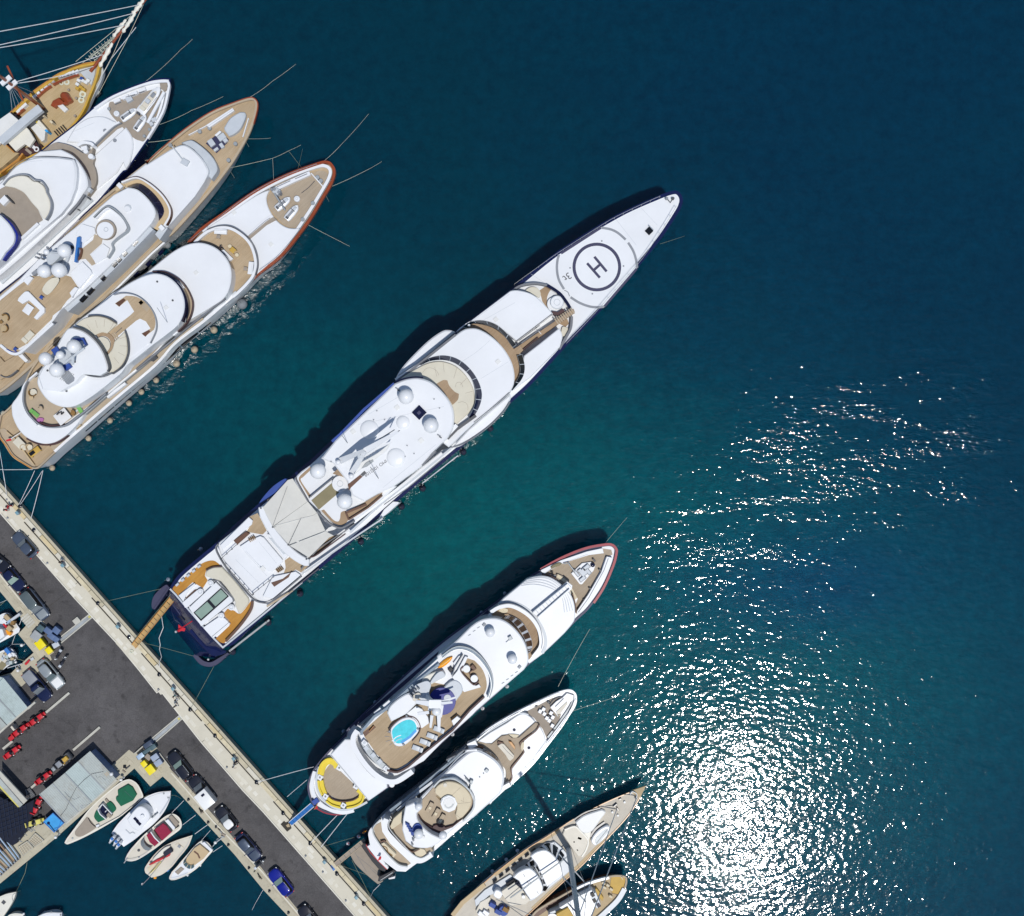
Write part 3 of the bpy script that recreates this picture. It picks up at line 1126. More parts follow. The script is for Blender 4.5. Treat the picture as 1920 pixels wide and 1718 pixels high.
# the rounded forward lounge with hot tub
LZ=Z0+0.1
cslab('lounge_deck','white','H: 1195,135! 1290,85 1420,62 1550,84 1670,165 1760,285! 1785,380 1765,500 1700,620 1620,710! 1500,600! 1350,400!',Z0,LZ)
line('lounge_coaming','line','H: 1220,125 1300,78 1430,58 1545,76',0.28,LZ-.1,LZ+0.9)
line('lounge_coaming','glass','H: 1545,76 1660,150 1725,230 1762,290',0.42,LZ-.1,LZ+0.9)
line('lounge_coaming','line','H: 1780,370 1770,480 1725,570 1660,680',0.34,LZ-.1,LZ+0.9)
cslab('teak_deck','teakbrown','H: 1475,125! 1535,82! 1600,100! 1560,150 1545,230 1600,340! 1640,380! 1590,350! 1500,230!',LZ,LZ+0.02)
cslab('teak_deck','teakbrown','H: 1660,440! 1735,390! 1752,440! 1720,472! 1690,455!',LZ,LZ+0.02)
cslab('sun_pad','cream','H: 1340,125 1390,92 1450,100 1485,150 1470,190 1420,165 1380,140',LZ,LZ+0.45)
cslab('sun_pad','cream','H: 1690,470 1740,480 1745,520 1715,560 1680,540',LZ,LZ+0.45)
cslab('hot_tub_step','white','H: 1545,250 1570,200 1650,175 1700,220 1700,280 1650,330! 1600,350! 1560,300',LZ,LZ+0.5)
disc('hot_tub','white','H: 1640,238',LZ,LZ+0.75,0.95)
ringpart('hot_tub_rim','palegrey','H: 1640,238',LZ+0.74,LZ+0.8,0.92,0.82)
ringpart('hot_tub_rim','palegrey','H: 1640,238',LZ+0.74,LZ+0.79,0.45,0.38)
# first tier: two roof halves split by the central stairway
A1=9.6
cslab('cabin_roof','white','H: 1190,130! 1262,122 1385,152 1475,212 1550,290 1600,345! 1255,605! 1150,520 1050,445 930,412 820,425 720,490! 690,515!',Z0,A1,bev=0.12)
cslab('cabin_roof','white','H: 1325,745! 1480,625! 1660,480! 1680,520 1690,570 1665,660! 1390,940! 1200,1085! 1150,1060! 1230,950 1300,860',Z0,A1,bev=0.12)
line('roof_gutter','line','H: 1592,347! 1250,607!',0.10,A1,A1+0.05)
line('stair_side','line','H: 1500,475! 1300,625!',0.12,A1-0.6,A1+0.1)
slab('stairway','teakbrown','H: 1795,297! 1808,330! 1300,690! 1260,660!',Z0,8.6)
for i in range(9):
 t=i/8
 box('stair_tread','tan','H: %f,%f'%(1635+150*t,418-100*t),0.20,0.95,-35,8.5,8.68)
line('stair_joint','white','H: 1465,510! 1490,540!',0.08,8.55,8.66)
line('stair_side','maroon','H: 1590,335! 1650,345! 1705,310!',0.45,Z0,8.4)
line('stair_side','maroon','H: 1460,568! 1300,700!',0.14,8.3,9.0)
# bridge front walkway and its screen
cslab('walkway','teakbrown','H: 770,460! 830,440 940,450 1050,490 1150,570 1230,680! 1290,640! 1320,690! 1270,740! 1300,860 1290,980 1220,1060! 1150,1080! 1050,700! 850,500!',A1-0.2,A1+0.03)
windscreen('H: 745,470 820,425 930,410 1050,443 1150,518 1255,640','H: 775,482 830,445 930,432 1040,470 1130,545 1220,668',A1+0.1,A1+0.8,5,'blackglass')
windscreen('H: 1310,730 1335,850 1310,960 1215,1075','H: 1262,742 1290,860 1272,955 1195,1065',A1+0.1,A1+0.8,4,'blackglass')
disc('searchlight','white','H: 805,455',A1,A1+0.9,0.17)
# bridge roof
A2=12.4
cslab('bridge_roof','white','H: 730,510! 790,486 890,490 1010,555 1125,665 1205,795 1236,920 1226,1020 1185,1095! 1000,1260! 830,1400! 610,1610! 380,1430! 100,960! 300,830!',Z0,A2,bev=0.15)
line('bridge_gutter','line','H: 680,545! 300,850! 120,985!',0.3,A2-0.3,A2+0.03)
line('bridge_gutter','line','H: 1190,1090! 1000,1255! 850,1375!',0.12,A2-0.02,A2+0.03)
# bridge wings
cslab('bridge_wing','white','H: 672,515! 620,500 550,510 420,600 260,755 160,870 112,950! 300,830!',9.2,10.4,bev=0.2)
cslab('bridge_wing','white','H: 1195,1105! 1200,1150 1150,1240 1020,1390 860,1510 720,1600 640,1615! 800,1440! 1000,1270!',9.2,10.4,bev=0.2)
line('wing_rail','line','H: 1195,1180 1130,1280 1000,1410 850,1520 720,1590 630,1612',0.14,10.3,10.7)
# fly bridge
A2b=A2+0.05
cslab('sun_pad','cream','H: 160,960! 300,870 430,810 560,800 690,850 790,950 850,1070 855,1200! 800,1290! 680,1400! 640,1350! 420,1000!',A2b-0.05,A2b+0.35,bev=0.1)
for s in('H: 365,905 400,865 450,860 500,890 520,930','H: 675,1040 690,1000 730,1000 745,1040','H: 700,1190 750,1180 790,1210 795,1260','H: 560,810 570,900','H: 690,860 660,960',
'H: 780,960 720,1020','H: 840,1080 770,1100','H: 480,850 500,940'):
 line('cushion_seam','taupe',s,0.035,A2b+0.34,A2b+0.362)
cslab('teak_deck','teakbrown','H: 497,1010! 560,975 600,978! 620,1030 670,1085 710,1105! 700,1160 650,1210! 600,1130!',A2b,A2b+0.37,bev=0)
cslab('teak_deck','teakbrown','H: 660,1385! 675,1415! 610,1500! 640,1430!',A2b,A2b+0.05)
windscreen('H: 330,830 430,765 560,740 690,770 800,850 885,965 928,1090 915,1200 860,1310 820,1350','H: 350,835 440,795 560,785 670,815 770,890 840,985 870,1090 862,1190 830,1280 800,1330',A2b,A2b+1.0,10,'glass','palegrey')
line('fly_coaming','darkgrey','H: 870,1310! 690,1440! 600,1530!',0.35,A2b-0.1,A2b+0.8)
line('fly_coaming','white','H: 690,1400! 560,1540! 420,1660!',0.5,A2b-0.1,A2b+0.9)
# hard top with the mast and the domes
A3=15.2
cslab('hardtop','white','I: 1065,210! 1160,170 1260,152 1340,160 1440,200 1545,295 1620,395 1655,500 1650,640 1600,745! 1430,910! 1330,1040! 1060,1235! 900,1310! 760,1390! 640,1330! 590,1190! 450,1010! 330,960! 470,780! 700,560!',A2,A3,bev=0.2)
line('hardtop_edge','glass','I: 1080,190 1180,158 1270,146 1350,150',0.22,A3-0.8,A3-0.1)
line('hardtop_edge','bluecover','I: 1062,210! 760,470! 520,720! 440,790!',0.35,A3-1.2,A3-0.25)
line('hardtop_edge','line','I: 1480,885! 1340,1030!',0.22,A3-0.6,A3-0.1)
for s,r in(('I: 1180,340',1.02),('I: 1430,630',1.0),('I: 300,1085',1.04),('I: 567,1390',1.02)):
 dome(s,A3-(0 if '1180' in s or '1430' in s else 1.2),r)
for s in('I: 500,997','I: 632,1137'):
 dome(s,A3+0.3,0.33,ped=0.2)
for s,r in(('I: 815,670',1.25),('I: 1080,950',1.25),('I: 1150,600',0.9)):
 c=pt(s,A3)
 lathe('shallow_dome','white',c,[(r,-0.02),(r*0.97,0.10),(r*0.8,0.22),(r*0.5,0.30),(0,0.34)],None,28,60)
box('skylight','glass','I: 1312,500',1.38,1.38,-45,A3,A3+0.22)
box('skylight_lid','navypaint','I: 1310,502',0.5,0.42,-45,A3+0.2,A3+0.25)
# mast: raked A-shaped tower with spreaders
bm=bmesh.new()
base=[pt('I: 505,985',A3),pt('I: 640,1130',A3),pt('I: 700,1100',A3),pt('I: 900,820',A3),pt('I: 700,905',A3)]
def mast_leg(a,b,w0,w1,name='mast',m='white',zz=0):
 K_=Kit()
 a,b=Vector(a),Vector(b)
 d=(b-a)
 n_=Vector((-d.y,d.x,0)).normalized()
 up_=Vector((0,0,1))
 R_=[]
 for c,w in((a,w0),(b,w1)):
  R_.append([c+n_*w+up_*w*0.5,c-n_*w+up_*w*0.5,c-n_*w-up_*w*0.5,c+n_*w-up_*w*0.5])
 K_.loft(R_)
 bmesh.ops.recalc_face_normals(K_.bm,faces=K_.bm.faces[:])
 return from_bm(name,K_.bm,m,T)
mast_leg(pt('I: 520,985',A3+.1),pt('I: 760,880',A3+4.2),0.42,0.22)
mast_leg(pt('I: 640,1110',A3+.1),pt('I: 770,890',A3+4.2),0.42,0.22)
mast_leg(pt('I: 740,900',A3+3.6),pt('I: 1100,690',A3+5.6),0.40,0.16)
mast_leg(pt('I: 700,940',A3+2.2),pt('I: 1040,790',A3+3.0),0.26,0.12)
cslab('mast_platform','palegrey','I: 690,930! 880,815! 905,815! 880,850! 700,965!',A3+3.0,A3+3.25)
cslab('mast_platform','offwhite','I: 660,1120! 720,1010 800,960 900,900 1000,820! 1030,790! 980,880 880,960 760,1040!',A3+0.9,A3+1.2)
for i in range(8):
 t=i/7
 box('radar_slat','midgrey','I: %f,%f'%(725+180*t,985-125*t),0.05,0.28,70,A3+1.2,A3+1.55)
cslab('mast_grille','galv','I: 735,1060! 780,1000 850,970! 855,990! 790,1040!',A3+1.2,A3+1.3)
tube3('mast_pole','line',[pt('I: 915,765',A3+3),pt('I: 1065,672',A3+5.4)],0.06)
tube3('mast_pole','line',[pt('I: 1040,720',A3+3),pt('I: 1115,680',A3+6.0)],0.06)
tube3('antenna','darkgrey',[pt('I: 595,805',A3),pt('I: 540,730',A3+3.5)],0.035)
tube3('antenna','darkgrey',[pt('I: 905,1160',A3),pt('I: 825,1045',A3+4.0)],0.035)
letters('IMO 1012108','darkgrey','I: 875,1055',0.62,145,A3+0.006,name='hull_number')
for s in('I: 888,482','I: 1460,365','I: 1515,455','I: 965,570','I: 1190,830','I: 1260,910','I: 1170,940','I: 430,990','I: 855,572'):
 disc('roof_fitting','midgrey',s,A3,A3+0.14,0.09,bev=0.01)
for s in('I: 1090,260','I: 1510,730'):
 box('horn','midgrey',s,0.5,0.14,30,A3,A3+0.2)
 box('horn','darkgrey',s.split()[0]+' '+'%f,%f'%tuple(a+b for a,b in zip(map(float,s.split()[1].split(',')),(14,18))),0.35,0.12,30,A3,A3+0.22)
# aft part of the top deck
A2c=12.9
cslab('upper_deck','white','I: 230,1020! 130,1090! 75,1150 75,1200 180,1360! 330,1500! 470,1632 550,1645 660,1585! 900,1400! 1080,1240! 900,1150! 600,1000! 400,900!',Z0,A2c,bev=0.15)
cslab('walkway','teakbrown','I: 225,1040! 120,1135 110,1180! 205,1340! 240,1345! 130,1185 145,1150! 232,1070!',A2c,A2c+0.02,bev=0)
cslab('walkway','teakbrown','I: 330,1480! 450,1600 545,1630 600,1580! 600,1510! 575,1480! 530,1500 520,1560 500,1590 450,1570 360,1470!',A2c,A2c+0.02,bev=0)
cslab('walkway','teakbrown','I: 445,1110! 520,1045! 600,1110! 650,1160! 600,1210! 560,1150 500,1130!',A2c+1.0,A2c+2.05,bev=0)
slab('stairwell','brown','I: 600,1215! 720,1120! 750,1140! 605,1275!',A2c+0.4,A3-.2+0.22)
slab('stairwell','darkgrey','I: 720,1120! 765,1080! 785,1105! 750,1140!',A2c+0.4,A3+0.03)
slab('deck_mat','olive','I: 232,1378! 450,1195! 510,1300! 308,1472!',A2c,A2c+0.06)
line('deck_coaming','line','I: 205,1355! 455,1150!',0.10,A2c,A2c+0.7)
disc('round_table','white','I: 520,1212',A2c,A2c+0.75,1.06)
ringpart('round_table_rim','palegrey','I: 520,1212',A2c+0.74,A2c+0.80,0.42,0.36)
line('deck_rail','line','I: 72,1150 90,1200 195,1385',0.14,A2c,A2c+0.85)
line('deck_rail','line','I: 290,1490 400,1600 480,1645 545,1652 640,1600 660,1585',0.2,A2c,A2c+0.85)
cslab('teak_recess','teakbrown','I: 575,1495! 760,1400! 900,1320! 945,1300! 930,1340! 790,1450! 605,1580!',A2c,A2c+0.10,bev=0)
line('recess_edge','brown','I: 585,1500! 780,1420!',0.28,A2c,A2c+0.6)
line('recess_edge','brown','I: 610,1570! 800,1450! 940,1330!',0.18,A2c,A2c+0.6)
line('recess_edge','brown','I: 575,1500! 608,1575!',0.2,A2c,A2c+0.5)
# side gallery, starboard: long rails over the side deck
for s,w,z,m_ in(('I: 1480,890! 1300,1040! 960,1310!',0.16,11.8,'line'),('I: 1640,850! 1300,1130! 930,1410! 620,1700!',0.25,10.6,'palegrey'),('I: 1560,950! 1200,1250! 960,1420!',0.12,10.0,'line'),
('I: 1540,905! 1100,1260! 660,1600!',0.35,11.2,'white'),('J: 1740,500! 1400,740! 1150,905! 980,1110!',0.14,9.8,'line'),('J: 1800,600! 1500,800! 1000,1150!',0.2,8.6,'palegrey'),
('I: 1700,930! 1340,1210!',0.12,8.2,'palegrey'),('J: 860,1340! 1160,1100!',0.12,8.0,'darkgrey'),('J: 640,1480! 900,1320!',0.25,7.9,'tan')):
 line('side_rail',m_,s,w,z-0.45,z,sm=False)
slab('side_gallery','white','I: 1600,850! 1640,850! 960,1400! 620,1690! 560,1700! 900,1420! 1480,900!',Z0,9.4)
cslab('side_bulge','white','I: 1110,1400 1060,1450 980,1520 900,1570! 960,1470! 1050,1390!',4.0,7.6)
# aft awning
A2d=10.6
cslab('awning_bow','white','J: 556,490! 572,580 640,712 740,862 870,988 1000,1068 1060,1072! 1065,1010! 960,950 850,855 720,695 640,560 612,475!',A2d-0.5,A2d+0.1,bev=0.1)
aw=['J: 850,215! 900,200! 1050,430! 700,680! 600,490!','J: 1050,430! 1145,545! 1100,575! 745,675! 702,684!','J: 1100,570! 1145,545! 1225,720! 860,862! 985,595!','J: 985,592! 857,858! 710,690! 760,665!','J: 1225,725! 1310,770! 1265,790! 1060,990! 870,870!']
for i,s in enumerate(aw):
 slab('awning_panel','canopy',s,A2d+0.02+0.02*(i%2),A2d+0.12+0.035*((i*2)%5),bev=0.02)
for s in('J: 845,280! 695,690!','J: 985,590! 855,862!','J: 1095,572! 720,672!','J: 1215,735! 880,862!'):
 line('awning_seam','midgrey' if '695' in s or '855' in s else 'palegrey',s,0.022,A2d+0.05,A2d+0.275,sm=False)
for s in('J: 698,688','J: 853,864','J: 1035,1008','J: 580,498'):
 box('awning_post','darkgrey',s,0.16,0.16,0,A2d-2.0,A2d+0.35)
cslab('side_screen','bluecover','J: 840,205! 810,205 700,280 600,390 560,450! 640,400! 840,265!',9.4,10.2)
line('side_screen_rail','tan','J: 850,270! 650,425!',0.3,9.4,9.9)
cslab('walkway','teakbrown','J: 1050,985! 1180,855 1260,785! 1400,750! 1300,830! 1130,975 1060,990!',9.0,9.3)
line('deck_rail','maroon','J: 1060,985 1120,975 1250,880 1420,755',0.16,9.2,10.1)
# aft upper deck with the white sun deck
A1b=9.0
cslab('aft_deck','white','J: 150,850! 300,730! 540,560! 640,600! 960,1000! 1010,1110! 980,1175! 720,1400! 620,1438 540,1415 380,1260 250,1090 180,960',Z0,A1b,bev=0.12)
line('aft_deck_rail','line','J: 155,855 130,890 150,960 250,1120 360,1255 500,1405 600,1445 680,1430 830,1310 985,1180',0.14,A1b-0.1,A1b+0.5)
rails('J: 190,1000 270,1090 370,1200 510,1360',A1b,0.95,0.85,m='darkgrey',r=0.035)
rails('J: 195,1000! 350,860!',A1b,0.95,0.85,m='darkgrey',r=0.035)
rails('J: 510,1350! 720,1180!',A1b,0.95,0.85,m='darkgrey',r=0.035)
cslab('teak_deck','teak','J: 470,580! 550,545! 640,720! 600,760! 540,750 480,740! 440,730! 490,650!',A1b,A1b+0.02,bev=0)
cslab('teak_deck','teak','J: 820,1020! 880,975! 1000,1065! 1060,1070! 985,1140! 930,1110! 880,1140! 810,1150! 830,1090!',A1b,A1b+0.02,bev=0)
cslab('deck_house','white','J: 370,880! 460,820! 575,775! 610,790! 800,1015! 795,1040! 700,1130! 660,1130! 560,1060!',A1b,A1b+0.5)
slab('bar','white','J: 640,750! 700,770! 860,960! 820,1010!',A1b,A1b+0.9)
slab('bar_top','palegrey','J: 660,790! 710,800! 850,950! 810,960!',A1b+0.85,A1b+0.95)
slab('settee','white','J: 170,870! 460,585! 500,620! 490,660! 330,800! 200,910!',A1b,A1b+0.45)
slab('settee','white','J: 700,1180! 930,1130! 980,1165! 700,1400! 600,1380!',A1b,A1b+0.45)
slab('stairwell','brown','J: 308,822! 345,860! 470,750! 430,730! 350,790!',A1b,A1b+0.47)
slab('stairwell','brown','J: 680,1240! 715,1285! 860,1190! 890,1130! 800,1200!',A1b,A1b+0.47)
for s0 in('J: 490,800','J: 765,1105'):
 for i in range(4):
  u,v=map(float,s0.split()[1].split(','))
  box('stair_tread','teakbrown','J: %f,%f'%(u-22+i*15,v+18-i*9),0.13,0.6,-38,A1b,A1b+0.55+0.03*i)
# main aft deck: varnished deck, cream pad, skylight
M0=Z0+0.06
cslab('teak_deck','teakgold','K: 555,640! 530,580 600,520 760,380 860,310 960,290 1030,335! 1045,355! 960,350 890,390 870,450! 900,500! 850,580! 780,540! 740,520! 590,660!',Z0-.1,M0+0.02,bev=0)
cslab('teak_deck','teakgold','K: 980,1120! 1060,1165 1100,1140! 1280,930 1360,770 1355,720! 1250,850 1180,820! 1110,800! 1060,860! 1130,930! 1130,980!',Z0-.1,M0+0.02,bev=0)
line('settee_back','brown','K: 1370,720 1350,820 1240,980 1090,1145',0.32,M0-.2,M0+0.55)
line('settee_back','maroon','K: 880,390 950,358 1045,350',0.14,M0-.2,M0+0.4)
cslab('sun_pad','cream','K: 875,455! 890,400 960,365 1050,360! 1180,500! 1330,690! 1330,740 1260,830 1230,855! 1190,760! 1180,700 1060,530 1000,495!',M0-.1,M0+0.5,bev=0.1)
slab('skylight_box','white','K: 700,790! 985,520! 1160,690! 1165,720! 870,960! 830,985!',M0-.1,M0+0.6)
slab('skylight_frame','blackpaint','K: 748,842! 1040,578! 1125,668! 828,932!',M0+0.5,M0+0.66)
slab('skylight_pane','greenglass','K: 762,840! 895,725! 958,795! 828,910!',M0+0.6,M0+0.70)
slab('skylight_pane','greenglass','K: 918,705! 1040,594! 1108,664! 980,775!',M0+0.6,M0+0.70)
line('skylight_coaming','line','K: 950,505! 1010,500! 1175,690! 1170,720! 840,975!',0.16,M0,M0+0.45,sm=False)
for s in('K: 930,530','K: 820,620','K: 1150,785','K: 1042,875'):
 disc('bar_table','white',s,M0,M0+0.6,0.42)
 ringpart('bar_table_rim','palegrey',s,M0+0.59,M0+0.64,0.28,0.2)
slab('sofa','white','K: 630,735! 790,600! 850,640! 690,780! 660,790!',M0-.1,M0+0.45)
slab('sofa','white','K: 850,1000! 1010,890! 1080,900! 1140,960! 960,1110! 930,1090!',M0-.1,M0+0.45)
line('sofa_seam','line','K: 945,1095! 1125,945!',0.06,M0+0.44,M0+0.47)
slab('stairwell','brown','K: 660,690! 760,600! 840,580! 700,690!',M0-.1,M0+0.15)
cslab('davit_cover','white','K: 590,660! 760,530! 770,545! 690,620 660,680 640,725!',M0,M0+0.5)
for i in range(5):
 box('settee_cushion','palegrey','K: %f,%f'%(575+i*58,545-i*48),0.5,0.3,-40,M0,M0+0.5)
line('cap_rail','palegrey','K: 500,590! 560,650! 640,745! 840,975! 960,1110! 1060,1210! 1100,1180! 1500,850! 1900,520!',0.22,Z0-.1,Z0+0.35,sm=False)
slab('name_recess','navypaint','K: 745,985! 770,970! 930,1130! 910,1150!',5.0,5.8)
tube3('ensign_staff','red',[pt('K: 735,930',Z0+0.4),pt('K: 560,1045',Z0+1.8)],0.07)
cslab('ensign','flagred','K: 590,965! 615,985 640,1000! 665,1005! 655,1040! 620,1035 590,1050!',Z0+1.2,Z0+1.26,bev=0)
disc('staff_truck','steel','K: 562,1045',Z0+1.6,Z0+2.0,0.16)

# seams and small gear of the white roofs
for s,z in(('H: 900,430 1080,330 1240,240',A1),('H: 820,425! 1190,160!',A1),('H: 1000,600 860,720 640,860',A2),('H: 1180,800! 920,960!',A2),('I: 800,520! 1250,260!',A3),('I: 700,620! 1560,440!',A3),
('I: 950,1250! 1480,820!',A3),('J: 330,1010! 560,1240!',A1b),('J: 420,930! 640,1170!',A1b),('J: 560,830! 740,1050!',A1b+.5),('J: 430,920! 620,1130!',A1b+.5),('G: 300,930! 420,1010!',Z0+.05),('G: 1150,385! 1350,640!',Z0+.05),('G: 1400,270! 1560,440!',Z0+.05)):
 line('deck_seam','palegrey',s,0.035,z-0.05,z+0.008)
for s,z in(('I: 1090,450',A3),('I: 1330,780',A3),('I: 650,690',A3),('H: 1080,800',A2),('H: 1060,400',A1),('J: 600,1100',A1b+.5)):
 box('deck_hatch','offwhite',s,0.6,0.6,-42,z,z+0.09)

# ---- white yacht with the red-brown cap rail (upper left)
T=thing('motor_yacht','white yacht with a red-brown cap rail, teak lounge crescent and tan round fenders','yacht',at(330,600,0))
OUT=('D: 1590,125 1635,165 1650,215 1640,270 1605,350 1545,450 1400,690 1150,1005 940,1170 740,1370 F: 1100,1190 800,1420 E: 1480,640 1100,960 700,1310 500,1480 400,1575 350,1612 300,1612! '
'130,1500 60,1400 0,1320! -30,1250! 0,1105! 110,1005 200,870 340,600 740,200 F: 160,900 510,690 680,550 910,405 D: 270,885 400,750 600,610 900,400 1200,245 1500,135')
Z0=5.0
hull('white',OUT,Z0,'D: 1645,185','E: 90,1480',flare=0.30,rake=4,boot='navy')
inset_slab('teak_deck','teak',OUT,0.2,Z0-0.3,Z0+0.02)
band('cap_rail','tan',OUT,0.2,Z0,Z0+0.5)
line('bow_cap','redbrown','D: 270,885 400,750 600,610 900,400 1200,245 1500,135 1590,125 1635,165 1650,215 1640,270 1605,350 1545,450 1400,690 1150,1005 940,1170 830,1275',0.40,Z0,Z0+0.56)
line('stern_cap','varnish','E: 300,1610 130,1500 60,1400 0,1320 -30,1250',0.16,Z0,Z0+0.56)
line('bulwark','white','D: 400,775 620,625 900,425 1200,270 1480,165 1570,160 1612,200 1600,270 1540,380 1380,640 1150,965 960,1140',0.42,Z0,Z0+0.5)
cslab('foredeck','white','D: 440,745! 620,628 900,442 1035,382! 1008,450 1015,520 1050,600 1110,680 1190,735 1270,750 1340,735! 1150,980 940,1170! 850,1260! 900,1130 895,1000 850,890 770,805 670,750 560,735!',Z0,Z0+0.62,bev=0.12)
cslab('anchor_deck','teakgrey','D: 1030,430! 1070,392! 1250,318 1430,240 1500,205 1565,212 1590,255 1540,370 1460,520 1380,650 1340,728 1250,742 1180,718 1110,650 1050,580 1020,500',Z0,Z0+0.08,bev=0)
line('deck_locker','white','D: 1070,385! 1240,305! 1420,225!',0.55,Z0,Z0+0.7)
line('locker_seam','line','D: 1105,358! 1235,298!',0.1,Z0+0.7,Z0+0.72)
line('locker_seam','line','D: 1280,280! 1395,232!',0.1,Z0+0.7,Z0+0.72)
line('anchor_chain','darkgrey','D: 1340,415 1410,360 1465,300',0.07,Z0+0.08,Z0+0.16)
line('breakwater','white','D: 1430,225! 1550,360!',0.14,Z0,Z0+0.6)
for s in('D: 1490,265','D: 1522,298','D: 1448,510','D: 1352,665'):
 disc('windlass','galv',s,Z0,Z0+0.55,0.3)
slab('walkway','taupe','D: 1070,640! 1108,668! 1010,720! 850,855! 820,830!',Z0+0.3,Z0+0.68,bev=0)
line('walkway_coaming','white','D: 1065,630 990,680 830,815',0.35,Z0+0.5,Z0+0.85)
line('walkway_coaming','line','D: 1045,650 985,690 838,820',0.07,Z0+0.6,Z0+0.87)
Z1=Z0+0.66
cslab('lounge_deck','teak','D: 310,890! 440,785 550,748 660,752 760,805 840,885 885,985 900,1095 875,1195 800,1290 700,1380! 560,1400! 400,1000!',Z0,Z1,bev=0)
line('lounge_coaming','white','D: 325,885 440,785 555,745 665,750 765,805 845,885 890,985 905,1095 880,1195 805,1292 690,1400',0.38,Z0+.4,Z1+0.7)
line('lounge_coaming_edge','line','D: 440,765 555,725 672,728 775,785 860,868 908,970 922,1090 900,1190',0.09,Z0+.4,Z1+0.8)
R1=8.2
cslab('cabin_roof','white','F: 505,700! 690,548 800,470 920,415 1050,400 1180,442 1275,522 1335,622 1352,735 1330,860 1275,955 1195,1015! 853,1222! 517,1456! E: 1080,730! 880,890! 700,900! 640,300! F: 160,905! 350,800!',Z0,R1,bev=0.15)
line('roof_edge','line','F: 1290,960 1200,1030 960,1215 700,1430 400,1670',0.2,R1-0.6,R1-0.25)
line('cabin_window','glass','F: 920,420 1050,402 1180,445 1280,525 1340,625 1356,735 1335,860',0.25,Z1,R1-0.9)
cslab('upper_walkway','tan','F: 600,690! 740,728 860,808 930,895 965,1008 952,1100 905,1205 815,1290! 760,1270! 850,1175 890,1080 885,970 840,865 760,775 640,712!',R1,R1+0.03,bev=0)
line('walkway_coaming','maroon','F: 560,690 680,690 800,745 890,830 945,930 965,1010 950,1110 900,1210 815,1290',0.12,R1,R1+0.75)
line('walkway_coaming','white','F: 760,760 830,800 880,855',0.25,R1,R1+0.6)
R2=10.6
cslab('wheelhouse_roof','white','F: 190,905! 330,805 480,732 600,708 720,742 820,832 875,950 880,1070 840,1185 770,1265 560,1425! 300,1630! E: 1150,700! 1000,825! 860,930 720,1012 600,1028 480,985 400,905 350,800 370,690! 480,540! 600,330! 740,210!',R1-.5,R2,bev=0.15)
line('windscreen','glass','F: 600,706 725,740 828,830 884,950 888,1070 848,1185',0.28,R1,R2-0.35)
line('hull_side_roof','line','F: 770,1280! 540,1460! 300,1640!',0.12,R1+0.2,R1+0.6)
F2=R2+0.02
cslab('fly_deck','white','F: 165,925! 260,905 360,918 455,965 540,1052 588,1160 593,1270 540,1400! 400,1510! 250,1600! 100,1500! -50,1150!',R2-.1,F2+0.03,bev=0)
line('fly_coaming','midgrey','F: 175,920 260,903 365,917 458,963 545,1052 595,1160 598,1275 540,1405',0.1,R2,R2+0.55)
cslab('teak_deck','teak','F: 300,932! 400,942 500,1002 568,1090 594,1200 580,1270! 490,1340! 462,1312! 545,1260! 500,1190! 440,1160! 400,1182! 180,1365! 105,1312! 340,1130! 382,1090! 312,975! 230,1042! 190,1010!',F2,F2+0.06,bev=0)
slab('stairwell','brown','F: 190,1008! 232,1042! 300,975! 275,955!',F2,F2+0.08)
slab('stairwell','brown','F: 455,1310! 492,1342! 545,1290! 530,1270!',F2,F2+0.08)
slab('deck_hatch','tan','F: 450,1040! 490,995! 545,1050! 510,1095!',F2,F2+0.1)
for i in range(4):
 box('stair_tread','tan','F: %f,%f'%(200-i*18,1335+i*12-8),0.2,1.0,-38,F2,F2+0.12)
cslab('sofa','cream','E: 715,245! 790,190 900,165 1010,185 1105,240! 1010,330! 960,320 890,350!',F2,F2+0.5,bev=0.1)
cslab('sofa','cream','E: 1180,310! 1200,400 1202,520 1150,630 1060,700 1010,690! 1030,600! 1010,540! 1060,480 1080,410!',F2,F2+0.5,bev=0.1)
ringpart('teak_step','teakbrown','E: 970,435',F2,F2+0.25,1.72,1.15,None,-120,60)
disc('round_sofa','cream','E: 965,440',F2,F2+0.4,1.1)
for a in range(-150,70,22):
 t=math.radians(a)
 line('cushion_seam','taupe','E: %f,%f! %f,%f!'%(968+165*math.cos(t),435+165*math.sin(t),968+235*math.cos(t),435+240*math.sin(t)),0.03,F2+0.3,F2+0.515)
line('sofa_back','darkgrey','E: 830,165 930,160 1030,185 1095,225',0.13,F2,F2+0.75)
line('sofa_back','darkgrey','E: 1180,300 1210,400 1210,520 1160,635 1060,712',0.11,F2,F2+0.7)
R3=13.0
cslab('hardtop','white','E: 600,335! 640,285 690,275! 790,310 890,390 970,500 1020,640 1010,690! 940,730! 780,715! 700,800! 560,880! 400,860! 360,740! 400,660! 480,560!',R2,R3-0.8,bev=0.15)
line('hardtop_edge','darkgrey','E: 690,268 790,300 895,382 978,495 1030,640 1018,690',0.2,R3-1.3,R3-0.7)
line('hardtop_edge','line','E: 760,700 850,735 960,740 1060,700',0.1,R2,R2+0.7)
HT=R3-0.8
for s,r in(('E: 700,455',0.92),('E: 430,570',0.86),('E: 537,680',0.95),('E: 570,535',0.55)):
 dome(s,HT+(1.2 if '570,' in s else 0.5),r,ped=0.7)
cslab('mast_platform','palegrey','E: 560,500 620,480 670,520 665,570 610,620 560,600',HT,HT+1.3)
tube3('mast_arm','palegrey',[pt('E: 620,600',HT+1.2),pt('E: 800,470',HT+2.4)],0.16)
tube3('mast_arm','palegrey',[pt('E: 690,620',HT+1.0),pt('E: 690,540',HT+1.8)],0.22)
box('mast_box','bluecover','E: 525,495',0.9,0.9,-35,HT,HT+0.6)
box('mast_box','bluecover','E: 632,640',0.9,0.8,-35,HT,HT+0.6)
